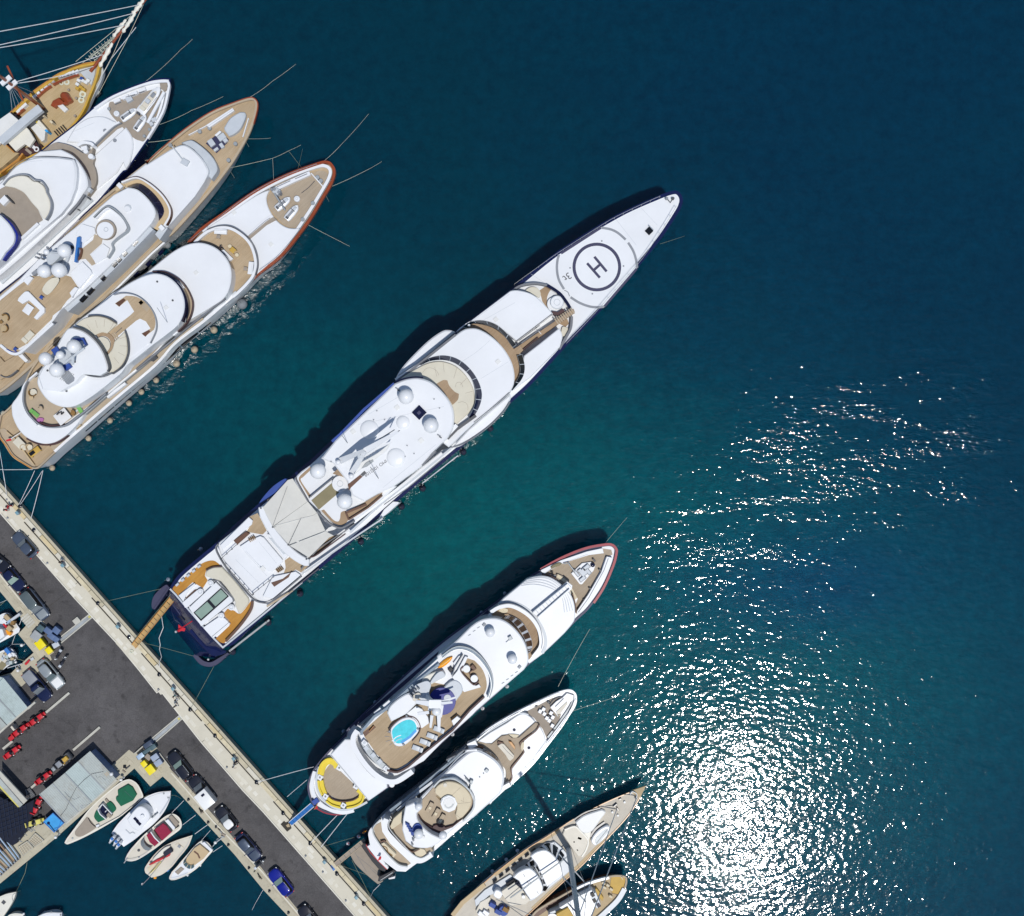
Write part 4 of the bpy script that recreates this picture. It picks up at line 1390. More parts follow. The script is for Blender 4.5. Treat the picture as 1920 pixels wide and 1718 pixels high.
tube3('mast_arm','bluecover',[pt('E: 700,390',HT+.3),pt('E: 790,385',HT+.3),pt('E: 815,440',HT+.3)],0.22)
slab('vent_grille','midgrey','E: 578,738! 640,670! 705,750! 700,780! 650,815! 630,810!',HT,HT+0.08)
for i in range(5):
 box('grille_slat','galv','E: %f,%f'%(600+i*16,745+i*8-20),0.06,1.5,40,HT,HT+0.12)
for s in('E: 448,682','E: 628,876','E: 705,600','F: 610,790','F: 765,978'):
 disc('roof_fitting','darkgrey',s,R2,(HT if s[0]=='E' and '876' not in s else R2)+0.15,0.13,bev=0.02)
tube3('antenna','galv',[pt('F: 715,1200',R2),pt('F: 610,1050',R2+4)],0.03)
rails('D: 300,870 440,755 620,612 900,410 1200,255 1490,148',Z0+0.5,0.55,1.4)
rails('D: 1625,300 1540,440 1395,680 1150,990 950,1150',Z0+0.5,0.55,1.4)
for s in('F: 450,1000','F: 1000,700','F: 700,1050','D: 700,600','D: 1050,900'):
 box('deck_hatch','offwhite',s,0.55,0.55,-42,Z0,{'F: 450,1000':R2,'F: 1000,700':R1,'F: 700,1050':R2}.get(s,Z0+0.62)+0.08)
# aft decks
A1=7.7
cslab('aft_roof','white','E: 215,840! 160,930 110,1000 108,1060 120,1130 175,1240 260,1322 390,1372 510,1362 630,1290 730,1190! 850,1010! 700,900! 400,700!',Z0,A1,bev=0.12)
cslab('aft_upper_deck','tan','E: 280,765! 252,860 245,980 290,1080 380,1170 480,1202 600,1185 700,1118 850,1010! 1000,870! 900,800! 500,700!',A1-.1,A1+0.05,bev=0)
line('aft_coaming','midgrey','E: 270,760 228,850 222,980 268,1090 360,1185 470,1222 610,1205 715,1135 860,1020 1000,900',0.16,A1,A1+0.8)
line('aft_coaming','white','E: 350,700 250,790 212,860 205,980 250,1095 345,1200',0.22,A1,A1+0.7)
line('aft_coaming','maroon','E: 370,1172 480,1205 600,1190',0.2,A1,A1+0.6)
line('aft_roof_edge','maroon','E: 250,1325 380,1382 520,1372 640,1295',0.22,Z0+1.4,A1-0.5)
# side decks, starboard: two teak walks with a white rail between them, then the bulwark
SIDE=[(446,551),(386,603),(330,646),(293,687),(218,750),(138,819),(104,849)]
def off(d,i0=0,i1=7,t0=0.0,t1=0.0):
 q=[(u-0.66*d,v-0.75*d)for u,v in SIDE[i0:i1]]
 return 'P: '+' '.join('%.1f,%.1f'%p for p in q)
line('roof_gutter','palegrey',off(33,2,6),0.25,6.0,7.9)
line('side_deck','tan',off(27,2,6),0.72,Z0,7.3)
line('deck_edge','brown',off(31,2,6),0.09,Z0,7.36)
line('side_rail','white',off(20.5,1,6),0.34,Z0,7.1)
line('side_rail','galv',off(17.5,1,6),0.10,Z0,7.0)
line('side_deck','tan',off(11.5,1,7),0.80,Z0,6.1)
line('deck_edge','brown',off(16,1,7),0.09,Z0,6.18)
line('bulwark','white',off(3.6,0,7),0.46,Z0-1,5.9)
line('bulwark_cap','palegrey',off(6.6,0,7),0.08,Z0,6.0)
for i in range(4):
 box('stair_tread','beige','E: %f,%f'%(640+i*32,1275-i*22),0.35,0.9,52,Z0,6.3+i*.1)
slab('side_locker','white','E: 1005,920! 1180,790! 1195,810! 1020,945!',Z0,Z0+2.0)
box('boarding_gate','darkgrey','E: 1445,560',0.9,0.5,-38,Z0+1,Z0+2.2)
box('boarding_gate','white','F: 790,1300',0.9,0.45,-38,Z0+1,R1+0.1)
# hull windows on the starboard side that faces the camera
for s0,s1,n in(('P: 392,604','P: 160,806',22),):
 a,b=parse(s0)[0],parse(s1)[0]
 for i in range(n):
  t=(i+0.5)/n
  u,v=lerp2(a,b,t)
  c=at(u,v,3.4)
  q=rbox((c.x,c.y),0.8 if i%3 else 1.3,0.4,-41)
  prism2('porthole','blackglass',q,3.1,3.5,T,0.02)
cslab('swim_platform','tan','E: 0,1300! 60,1420 140,1520 310,1610! 340,1585! 200,1420 120,1300 40,1230! -20,1240!',Z0-0.2,Z0+0.12,bev=0)
line('stern_seat','beige','E: 60,1260! 130,1320! 320,1575!',0.15,Z0,Z0+0.5)
line('flag_staff','white','E: 100,1330! 195,1270!',0.08,Z0+1.4,Z0+1.5)
cslab('ensign','flagred','E: 55,1340! 100,1325! 110,1345! 60,1355!',Z0+1.5,Z0+1.54,bev=0)

# ---- white yacht with teak side decks and a blue board (third from the top left)
T=thing('motor_yacht','white yacht with teak side decks, a hot tub and a blue board on its roof','yacht',at(250,430,0))
OUT=('C: 1310,245 1355,265 1370,310 1362,390 1330,510 1280,640 1180,820 1070,990 850,1270 510,1650 B: 1740,960 1610,1080! 1420,1270 1180,1510 E: 840,120 500,420 370,580 100,820 -60,930! -260,800! '
'B: -300,1800! 0,1540 300,1270 500,1050 720,850 880,690 1040,550 1290,345 1540,148 C: 190,930 330,795 480,675 690,515 900,385 1100,305 1220,262')
Z0=4.6
hull('white',OUT,Z0,'C: 1362,290','B: -150,1950',flare=0.28,rake=3.5,boot='navy')
inset_slab('teak_deck','teak',OUT,0.12,Z0-0.3,Z0+0.02)
band('cap_rail','tan',OUT,0.32,Z0,Z0+0.4)
line('bow_cap','redbrown','C: 200,925 480,672 690,512 900,382 1100,302 1270,245 1335,250 1372,300 1365,390 1330,520',0.14,Z0,Z0+0.42)
line('bulwark','white','C: 640,640! 830,540!',0.1,Z0,Z0+0.5)
slab('deck_locker','white','C: 825,535! 1105,352! 1125,380! 860,560!',Z0,Z0+0.6)
line('locker_seam','palegrey','C: 850,545! 1110,372!',0.08,Z0+0.6,Z0+0.63)
cslab('tender_cover','palegrey','C: 1180,395! 1235,400 1240,450 1190,560 1130,620 1065,650! 1020,590! 1015,560! 1080,460',Z0,Z0+0.9,bev=0.15)
line('deck_edge','white','C: 1275,460! 1215,660!',0.12,Z0,Z0+0.5)
slab('tender_cradle','navypaint','C: 822,728! 975,605! 1065,685! 1050,720! 935,830!',Z0,Z0+0.2)
for s,w,h in(('C: 880,720',0.8,1.0),('C: 990,660',1.1,0.8),('C: 930,790',0.7,0.35),('C: 990,750',0.5,0.7),('C: 1030,695',0.6,0.5)):
 box('winch','palegrey',s,w,h,-35,Z0,Z0+0.6)
slab('winch_cover','white','C: 915,640! 970,592! 990,605! 935,655!',Z0,Z0+0.7)
for s in('C: 1135,730','C: 1062,905','C: 445,745','C: 755,600','C: 860,565'):
 disc('windlass','galv',s,Z0,Z0+0.5,0.28)
cslab('cabin_front','palegrey','C: 560,722! 640,695 700,705 820,795 905,890 945,985 930,1040! 880,1110! 800,1000! 700,800!',Z0,6.2,bev=0.1)  # front slope of the white deckhouse, shade put into its grey
R1=7.2
cslab('cabin_roof','white','C: 440,792! 560,742 650,765 765,868 840,985 842,1050 800,1140! 700,1290! 380,1650! B: 1700,880! 1500,700! 1290,345! 1540,150! C: 200,945!',Z0,R1,bev=0.2)
box('searchlight_arm','palegrey','C: 520,830',2.4,0.14,52,R1,R1+0.5)
box('searchlight','palegrey','C: 600,925',1.0,0.8,30,R1,R1+0.4)
slab('front_walkway','beige','B: 1290,345! 1440,300! 1580,370! 1710,490! 1790,620! 1790,700! 1690,870! 1560,800! 1350,420!',R1-.3,R1+0.03)
line('walkway_coaming','white','B: 1285,350 1440,300 1575,365 1710,485 1790,615 1793,710 1745,800',0.25,R1,R1+0.8)
line('walkway_coaming','brown','B: 1300,330 1440,290 1585,358 1722,480 1802,610 1805,710 1760,800',0.07,R1,R1+0.85)
windscreen('B: 1345,392 1440,360 1520,378 1640,480 1730,615 1725,705 1635,805','B: 1365,408 1440,410 1540,478 1625,590 1640,680 1600,770',R1+0.1,R1+1.3,5,'glass','navypaint')
R2=9.4
cslab('wheelhouse_roof','white','B: 1350,402! 1450,425 1550,508 1628,615 1642,695 1600,780! 1450,945! 1200,1190! 900,1480! 640,1700! E: 480,240! 200,500! -100,350! B: -100,1640! 200,1380! 430,1130! 700,900! 950,700! 1200,480!',Z0,R2,bev=0.15)
disc('hatch_dome','white','B: 1345,632',R2,R2+0.25,0.42)
disc('roof_fitting','palegrey','B: 1352,620',R2,R2+0.15,0.47)
line('fly_coaming','galv','B: 990,720! 1110,610 1190,622 1290,710 1355,820 1340,870! 1230,950! 1185,1000 1195,1060 1140,1150',0.2,R2,R2+0.7)
line('fly_coaming','white','B: 1010,735! 1120,630 1180,640 1280,725 1335,820 1320,855!',0.16,R2,R2+0.65)
F2=R2+0.02
cslab('teak_deck','tan','B: 1000,900! 1090,935! 1075,1000! 950,1112! 1015,1212! 972,1232! 905,1160! 830,1170! 860,1060! 985,960!',R2-.1,F2+0.03,bev=0)
disc('hot_tub','taupe','B: 1117,850',R2,R2+0.55,1.36)
disc('hot_tub_pad','white','B: 1112,858',R2,R2+0.7,1.15)
ringpart('hot_tub_rim','palegrey','B: 1122,850',R2+.69,R2+0.74,0.32,0.22)
slab('settee','white','B: 870,790! 1000,830! 1010,890! 880,1000! 800,900!',R2,R2+0.3)
slab('settee','white','B: 960,1110! 1090,1000! 1160,1050! 1130,1140! 1010,1210!',R2,R2+0.3)
line('fly_recess','brown','B: 820,1040 860,1060 845,1140 815,1170',0.3,R2,R2+0.35)
slab('fly_house','white','B: 735,1310! 870,1190! 960,1280! 970,1310! 840,1470! 820,1440!',R2,R2+0.5)
for s,r in(('B: 680,1075',0.92),('B: 625,1282',1.0),('B: 468,1292',0.9),('B: 492,1088',0.4)):
 dome(s,R2+0.9,r,ped=0.6)
cslab('mast_platform','palegrey','B: 500,1130 570,1060 640,1090 620,1150 540,1220 500,1200',R2,R2+1.6)
cslab('mast_platform','palegrey','B: 700,1140 745,1030 700,1000 740,1100 690,1240 640,1340',R2,R2+0.5)
tube3('mast_arm','palegrey',[pt('B: 545,1090',R2+2.4),pt('B: 655,1100',R2+2.6)],0.13)
for s in('B: 400,1105','B: 380,1140','B: 430,1150','B: 440,1115'):
 box('mast_lamp','midgrey',s,0.35,0.25,20,R2+1,R2+2)
cslab('sail_cover','clothdark','B: 700,1030 740,1010 775,1030 750,1055',R2,R2+0.3)
cslab('grey_mast_box','midgrey','B: 330,1310! 380,1270! 410,1300! 350,1340!',R2,R2+0.8)  # low mid-grey box on the roof by the mast
slab('sun_deck','teak','B: 340,1340! 520,1350! 560,1300! 750,1350! 830,1470! 820,1500! 710,1600! 640,1694! E: 500,160! 490,195! 235,440! 160,480! -20,400! -20,60! B: 0,1600! 200,1440!',R2-.2,F2+0.05)
cslab('sofa','white','B: 190,1590! 200,1570 260,1510 300,1505! 470,1680! E: 420,90! 420,130! 345,200! 318,180! 375,110! 270,15! 210,50! 165,20!',R2,R2+0.6)
cslab('settee','white','B: 240,1390! 310,1340! 350,1360! 290,1440!',R2,R2+0.5)
cslab('settee','white','B: 735,1520! 790,1460 825,1470! 760,1570!',R2,R2+0.5)
line('stern_coaming','white','E: 0,440 60,490 110,520 165,522 240,470 500,235',0.35,R2,R2+0.55)
line('stern_coaming','bluecover','E: 60,478 110,502 160,505',0.09,R2,R2+0.6)
slab('lower_deck','teak','E: 0,555! 40,600! 140,540! 200,530! 245,585! 160,690! 0,770! -100,700! -100,560!',Z0,Z0+0.5)
slab('deck_wall','white','E: 165,535! 195,510! 265,585! 240,605!',Z0,Z0+1.2)
line('deck_rail','line','E: 0,725 40,745 90,735 160,680',0.08,Z0,Z0+0.9)
# starboard side deck with windows below the roof
line('side_wall','palegrey','B: 1600,830! 1450,990! 1200,1240! 860,1560! 700,1700!',0.75,Z0,R2-0.9,sm=False)  # wall under the roof edge, its shade put into the grey
line('side_deck','midgrey','B: 1640,880! 1460,1060! 1200,1310! 860,1640!',0.35,Z0,Z0+1.5,sm=False)
for u,v,l in((1432,995,0.95),(1325,1112,0.75),(1266,1178,0.7),(1220,1225,0.8),(1090,1362,0.75),(950,1500,1.1),(875,1577,1.1),(975,1398,0.9)):
 box('cabin_window','blackglass','B: %d,%d'%(u,v),l,0.42,-46,R2-1.6,R2-0.86)
line('side_deck_teak','beige','B: 1720,860! 1640,935! 1500,1075! 1200,1370! 850,1694!',0.5,Z0,Z0+0.5,sm=False)
line('side_rail','white','B: 1740,985! 1610,1100! 1430,1280! 1150,1560! 1050,1660!',0.25,Z0,Z0+0.6,sm=False)
slab('wing_station','beige','B: 1210,430! 1290,350! 1330,390! 1240,450!',R1,R1+0.2)
box('wing_seat','white','B: 1265,385',0.75,0.6,45,R1,R1+0.6)
box('wing_seat','white','B: 1710,830',0.75,0.6,45,R1,R1+0.6)
slab('wing_station','palegrey','B: 1720,800! 1775,835! 1690,960! 1640,900!',Z0,R1+0.1)
for i in range(5):
 box('hull_window','glass','B: %f,%f'%(1700-i*130,1090+i*118),0.9,0.4,-46,2.6,3.1)

# ---- white yacht with a navy hull and taupe decks (second from the top left)
T=thing('motor_yacht','white yacht with navy hull and taupe decks, its bow full of tenders and jet skis','yacht',at(170,330,0))
OUT=('A: 1800,830! 1812,920 1790,1050 1740,1200 1650,1370 1560,1500 C: 0,1000 B: 1300,250 1180,400 1040,560 880,710 700,890 480,1110 300,1290 0,1530! -300,1750! -500,1500! '
'-250,640! 60,290 270,125 A: 440,1590 560,1490 800,1305 1000,1125 1200,995 1540,860 1700,828')
Z0=5.2
hull('navy',OUT,Z0,'A: 1810,850','B: -400,1620',flare=0.28,rake=3.5)
inset_slab('deck','white',OUT,0.22,Z0-0.3,Z0+0.05)
line('bulwark','white','A: 1000,1150 1200,1022 1540,890 1740,862 1785,880 1780,960 1720,1190 1560,1465',0.3,Z0,Z0+0.55)
cslab('anchor_deck','taupe','A: 1150,1125! 1165,1080 1230,1070 1500,985 1620,950 1720,965! 1700,1090! 1640,1280 1540,1480 1480,1490 1400,1450 1250,1300 1165,1200',Z0,Z0+0.08,bev=0)
cslab('bow_locker','taupe','A: 1690,885! 1765,878! 1775,940! 1740,968! 1700,935!',Z0,Z0+0.35)
for i in range(4):
 box('bulwark_panel','white','A: %f,%f'%(1235+i*90,1065-i*38),0.95,0.42,-23,Z0,Z0+0.7)
line('panel_seam','line','A: 1215,1105! 1275,1080!',0.1,Z0+.6,Z0+0.72)
line('panel_seam','line','A: 1330,1030! 1430,1000!',0.1,Z0+.6,Z0+0.72)
line('panel_seam','line','A: 1465,985! 1525,965!',0.1,Z0+.6,Z0+0.72)
line('crane_boom','white','A: 1560,1300! 1735,975!',0.36,Z0+0.6,Z0+1.0)
line('bulwark','white','A: 1740,985 1700,1150 1640,1290',0.24,Z0,Z0+0.6)
for s,w,h in(('A: 1630,1265',0.7,0.5),('A: 1600,1310',0.5,0.5),('A: 1500,1170',0.9,0.8),('A: 1365,1050',0.9,0.6)):
 box('winch','palegrey',s,w,h,-30,Z0,Z0+0.7)
for s in('A: 1525,1440','A: 1580,1370','A: 1150,1150'):
 disc('windlass','galv',s,Z0,Z0+0.45,0.22)
slab('walkway','taupe','A: 1280,1290! 1330,1330! 1240,1370! 1010,1580! 985,1620! 950,1600! 1000,1540! 1200,1345!',Z0,Z0+0.12)
line('walkway_coaming','white','A: 1265,1295 1180,1340 985,1525',0.3,Z0,Z0+0.6)
line('walkway_coaming','midgrey','A: 1285,1300 1195,1350 1005,1535',0.08,Z0,Z0+0.62)
cslab('foredeck_house','white','A: 800,1330! 900,1262 1000,1232 1110,1238 1220,1290! 1190,1340! 980,1520! 900,1520! 700,1500!',Z0,Z0+0.5,bev=0.15)
cslab('foredeck_house','white','A: 1330,1345! 1390,1440 1405,1550 1380,1690 C: 0,960! -30,1000! B: 1300,130! 1240,240! 1020,420! 990,250! A: 1000,1640!',Z0,Z0+0.5,bev=0.15)
for s in('A: 1110,1382','A: 1215,1487'):
 disc('deck_hatch','midgrey',s,Z0+.4,Z0+0.58,0.26)
cslab('front_walkway','taupe','A: 400,1640! 560,1520 640,1515 760,1550 880,1625! 930,1610! 985,1570! B: 975,40! 1000,90! 985,150 1005,200 1022,290 1010,380 930,490! 700,500! 500,100!',Z0,6.4,bev=0)
line('walkway_coaming','white','A: 820,1540 880,1510 960,1520 985,1545',0.4,Z0,6.9)
line('walkway_coaming','white','A: 860,1575 920,1560',0.5,Z0,6.9)
disc('side_table','white','A: 905,1602',6.3,7.0,0.32)
disc('side_table','white','A: 958,1655',6.3,7.0,0.36)
windscreen('B: 660,-5 780,40 890,160 950,280 958,385 915,455','B: 660,18 770,70 860,180 912,290 922,385 885,450',6.5,7.6,5,'glass','navypaint')
R1=7.9
cslab('wheelhouse_roof','white','B: 640,0! 770,68 862,180 915,290 925,385 885,455! 830,545! 700,692! 500,885! 230,1135! 0,1330! -300,1500! -300,500! 50,300! 270,120! 420,20!',Z0,R1,bev=0.15)
line('roof_edge','line','B: 720,690! 820,580! 890,480!',0.3,R1-.5,R1-0.1)
cslab('upper_roof','white','B: 20,330! 150,185 280,110 420,78 620,80! 775,103! 803,180 808,280 795,400! 735,560! 640,680! 250,1010! 0,1240! -300,1450! -300,600!',R1-.2,9.0,bev=0.25)
line('roof_seam','line','B: 30,330 150,178 280,102 420,74 620,78 778,104 806,180 812,280 800,400 738,565 640,690 250,1030',0.06,R1,R1+0.12)
U=9.02
cslab('fly_pit','taupe','B: 40,400! 80,385! 200,420 300,500 380,600 430,700! 455,750! 400,785! 215,950! 185,900! 130,790! 40,700! -100,640! -100,480!',U-.1,U+0.02,bev=0)
cslab('fly_sofa','warmwhite','B: 35,385! 90,320 180,282 280,285 350,335 400,345 460,390 500,480 530,560 528,650 475,745! 445,725! 400,640 330,560 250,460 150,405!',U,U+0.5,bev=0.1)
line('fly_coaming','midgrey','B: 30,375 100,300 190,268 290,272 360,320 430,335 485,400 492,450 530,530 540,600 520,680 480,745',0.16,U,U+0.85)
box('table','white','B: 40,540',0.9,1.15,45,U,U+0.7)
line('screen','darkgrey','B: 55,490! 130,565!',0.12,U,U+0.9)
line('settee','white','B: 225,945! 400,785!',0.35,U,U+0.5)
cslab('hardtop','white','B: 0,695! 80,775 130,850 150,920 130,1000 50,1090! 0,1170! -300,1400! -300,700!',U,11.2,bev=0.15)
line('hardtop_edge','deepblue','B: -20,690! 90,770 150,850 178,930 140,1020! 20,1170!',0.32,9.6,10.6)
slab('hull_window','glass','B: 225,1085! 275,1040! 300,1060! 250,1110!',6.0,R1-0.5)
line('side_deck','palegrey','B: 960,520! 720,740! 300,1130! 0,1400!',0.9,Z0,Z0+0.4,sm=False)  # pale grey strip stands in for the shadow on this side deck
for s in('B: 930,515','B: 815,630'):
 box('side_gate','darkgrey',s,0.5,0.12,40,Z0,Z0+1.2)
box('life_ring_rack','palegrey','B: 945,430',0.6,0.4,-50,6.4,7.2)

for s,z in(('B: 250,150 330,130 450,120',9.0),('A: 760,1400! 1000,1300!',5.7),('C: 100,1150! 330,1390!',5.7)):
 line('deck_seam','palegrey',s,0.035,z-0.05,z+0.008)

# ---- yacht with the pool and the yellow sofas
T=thing('motor_yacht','navy-hulled yacht with a turquoise pool on its sun deck and yellow sofas at its stern','yacht',at(860,1270,0))
OUT=('L: 1560,125 1640,124 1685,160 1695,210 1660,350 1560,580 1405,805 1270,935 1000,1210 700,1460 M: 1440,972 1300,1095 N: 1860,445 1500,770 1110,1075 905,1210 700,1330 560,1365 420,1345 300,1280 245,1190 '
'218,1060 240,950 305,830 450,655 630,475 M: 0,1270 550,752 900,442 1375,92 L: 560,612 720,490 880,392 1100,270 1350,168')
Z0=5.0
hull('navy',OUT,Z0,'L: 1685,150','N: 330,1270',flare=0.26,rake=3.5)
inset_slab('deck','white',OUT,0.25,Z0-0.3,Z0+0.03)
band('cap_rail','navypaint',OUT,0.24,Z0,Z0+0.3)
line('bow_cap','redcap','L: 880,390 1100,268 1350,166 1560,124 1645,125 1690,165 1695,215 1660,350 1560,580 1450,750',0.34,Z0,Z0+0.42)
line('stern_cap','redcap','N: 300,1285 420,1348 560,1368 680,1338',0.16,Z0,Z0+0.35)
cslab('anchor_deck','teakgrey','L: 885,410! 1100,300! 1390,205! 1550,165! 1640,178! 1652,230! 1570,262! 1530,380! 1390,660! 1270,870! 1240,800! 1280,705! 1200,560! 1040,445! 900,435!',Z0,Z0+0.06,bev=0)
slab('bulwark_locker','white','L: 880,405! 890,392! 1100,290! 1380,195! 1545,160! 1560,215! 1400,235! 1160,310! 1000,375! 920,440!',Z0,Z0+0.75)
line('locker_seam','palegrey','L: 920,430! 1110,325! 1390,225!',0.06,Z0+.7,Z0+0.775)
slab('bulwark_locker','white','L: 1590,250! 1650,262! 1600,400! 1430,700! 1290,880! 1270,860! 1270,835! 1390,660! 1530,420!',Z0,Z0+0.75)
line('locker_seam','midgrey','L: 1608,270! 1560,400! 1400,690! 1285,850!',0.1,Z0+.7,Z0+0.78)
cslab('tender_cover','olive','L: 985,365! 1020,335 1080,315 1110,325! 1090,345 1040,365 1000,385!',Z0,Z0+1.0,bev=0.1)
slab('anchor_platform','white','L: 1208,432! 1325,322! 1420,308! 1470,345! 1450,400! 1325,550! 1300,548!',Z0,Z0+0.4)
for s,w,h,a in(('L: 1340,420',.9,.9,-40),('L: 1370,370',1.0,.5,-40),('L: 1265,430',.3,1.0,-40),('L: 1330,490',.9,.4,-40),('L: 1390,410',.4,.9,-40),('L: 1300,400',.5,.3,-40)):
 box('winch','palegrey',s,w,h,a,Z0+.3,Z0+0.85)
 box('winch_base','midgrey',s,w+.16,h+.16,a,Z0+.3,Z0+0.5)
tube3('davit','galv',[pt('L: 1180,325',Z0+1.2),pt('L: 1250,420',Z0+1.2)],0.09)
tube3('davit','galv',[pt('L: 1130,330',Z0+1.2),pt('L: 1190,315',Z0+1.2)],0.07)
dome('L: 1440,340',Z0,0.33,'glass',None,0.2,'anchor_ball')
for s in('L: 1455,290','L: 1520,400','L: 1415,600','L: 1355,725'):
 box('windlass','darkgrey',s,0.5,0.25,50,Z0,Z0+0.6)
line('bow_seat','taupe','L: 1050,450 1110,475 1160,520 1120,545! 1040,480!',0.4,Z0,Z0+0.5)
line('bow_seat','creamwarm','L: 1060,455 1160,525',0.45,Z0,Z0+0.55)
line('bow_seat','creamwarm','L: 1200,600 1260,705',0.45,Z0,Z0+0.55)
R1=7.0
cslab('cabin_roof','white','L: 735,492! 800,470 900,458 1000,482 1110,560 1200,655 1242,760 1250,870 1235,950 1140,1070! 900,1300! 760,1400! 600,1300! 300,900! 480,700!',Z0,R1,bev=0.12)
for k in range(4):
 d=24*k
 line('roof_step','palegrey','L: %f,%f %f,%f %f,%f %f,%f %f,%f %f,%f'%(745-d,500+d*.9,890-d*1.2,478+d,1000-d*.9,508+d*.9,1095-d*.7,580+d*.6,1180-d*.9,680+d*.4,1225-d*1.2,830+d*.3),0.10,R1,R1+0.10)
line('roof_edge','maroon','L: 900,450 1000,472 1050,500',0.22,Z0,R1-0.6)
line('roof_edge','brown','L: 1225,650 1255,770 1262,860',0.14,Z0,R1-0.4)
slab('stairway','white','L: 1165,518! 1222,562! 1215,600! 860,905! 790,860!',R1-.3,R1+0.35)
line('stair_rail','palegrey','L: 790,855! 1170,545!',0.09,R1,R1+0.8)
line('stair_rail','palegrey','L: 850,900! 1190,600!',0.09,R1,R1+0.8)
for i in range(11):
 t=i/10
 box('stair_tread','palegrey','L: %f,%f'%(850+340*t,850-290*t),0.07,0.75,-40,R1+.2,R1+0.39)
slab('stair_landing','teakbrown','L: 815,870! 850,900! 785,960! 750,920!',R1,R1+0.04)
line('bridge_coaming','palegrey','L: 430,760 540,738 680,785 790,865 870,970 925,1090 935,1200 900,1290',0.4,R1,R1+0.12)
cslab('front_walkway','teakbrown','L: 345,860! 440,805 550,792 660,830 770,915 840,1030 868,1140 858,1235! 755,1360! 700,1300! 500,1000! 400,930!',R1-.2,R1+0.03,bev=0)
line('bridge_coaming','white','L: 345,850 430,800 545,780 660,822 775,905 855,1020 885,1140 875,1230 800,1330',0.5,R1,R1+0.9)
line('bridge_coaming_edge','midgrey','L: 430,775 545,758 670,800 785,885 868,1000 900,1140 888,1240',0.1,R1,R1+0.95)
cslab('bridge_seat','creamwarm','L: 430,830 470,805 525,815 520,850 470,855',R1,R1+0.5)
windscreen('L: 450,905 500,885 575,890 680,955 750,1060 790,1170 785,1250 745,1300','L: 430,925 490,915 550,930 620,1000 680,1085 722,1180 742,1270 735,1310',R1+0.5,R1+2.0,7,'brownglass','white',gap=0.22)
R2=9.6
cslab('wheelhouse_roof','white','M: 1180,300! 1250,248 1335,215 1450,212 1555,255 1655,345 1728,455 1760,570 1760,655 1720,725! 1400,1000! 1250,1130! 900,900! 850,590! 1050,430!',Z0,R2,bev=0.15)
for s in('M: 1382,350','M: 1605,620'):
 dome(s,R2,0.66,ped=0.25)
for s in('M: 1320,275','M: 1675,698'):
 box('horn','midgrey',s,0.35,0.45,40,R2,R2+0.2)
box('searchlight','galv','M: 1582,410',0.5,0.5,-30,R2,R2+0.5)
line('antenna_mount','palegrey','M: 1540,455! 1575,425!',0.07,R2,R2+0.2)
for s in('M: 1175,378','M: 1222,338','M: 1265,303','M: 1510,858','M: 1555,822','M: 1600,785','M: 1645,750'):
 box('roof_fitting','galv',s,0.1,0.4,60,R2,R2+0.08)
# sun deck
cslab('sun_deck','white','M: 880,590! 1000,515 1090,500 1200,535 1300,625 1380,750 1405,880 1370,1000! 1200,1180! 900,1450! N: 1530,760! 1330,870 1230,905 1150,890 1000,790 880,650 820,520! 800,440! 860,370!',Z0,R2+0.02,bev=0.05)
line('glass_rail','clearrail','M: 905,600 1000,528 1090,508 1195,542 1295,632 1372,755 1395,880 1362,1000',0.35,R2,R2+0.9)
line('rail_cap','galv','M: 900,585 1000,512 1090,494 1203,528 1308,620 1390,748 1412,885 1375,1005',0.09,R2,R2+1.0)
rails('M: 905,600 1000,528 1090,508 1195,542 1295,632 1372,755 1395,880 1362,1000',R2,1.0,1.0,m='steel')
SZ=R2+0.04
cslab('teak_deck','teak','M: 1150,608! 1225,635! 1300,715 1340,815 1345,905 1310,990! 1180,1110! 990,1310! N: 1700,500! 1480,700! 1235,852 1140,838! 1110,800! 1000,690! 860,490! 840,432! 1090,205! M: 560,1000! 800,850! 1060,900!',R2,SZ,bev=0)
slab('settee','white','M: 1050,740! 1130,590! 1160,600! 1100,720! 1105,770! 1200,870! 1240,885! 1270,870! 1290,900! 1120,950! 1000,800!',R2,R2+0.55)
line('settee_back','maroon','M: 1115,690 1090,740 1200,865 1235,868 1265,838',0.16,R2,R2+0.7)
for s in('M: 1145,718','M: 1222,815'):
 disc('round_table','white',s,R2,R2+0.75,0.5)
box('armchair','brown','M: 1212,705',0.5,0.75,-40,R2,R2+0.6)
line('armchair_back','brown','M: 1180,790 1180,750 1215,730',0.12,R2,R2+0.75)
line('screen','midgrey','M: 1105,580! 1030,700! 1000,800!',0.12,R2,R2+0.9)
slab('deck_hatch','blackpaint','M: 955,722! 992,695! 1015,725! 985,758!',R2,R2+0.5)
slab('deck_locker','white','M: 1010,660! 1065,590! 1090,580! 1030,690!',R2,R2+0.5)
cslab('tender_hull','warmwhite','M: 690,860! 720,800 820,750 900,735 930,760! 910,800 800,870! 720,900!',R2,R2+0.7,bev=0.1)
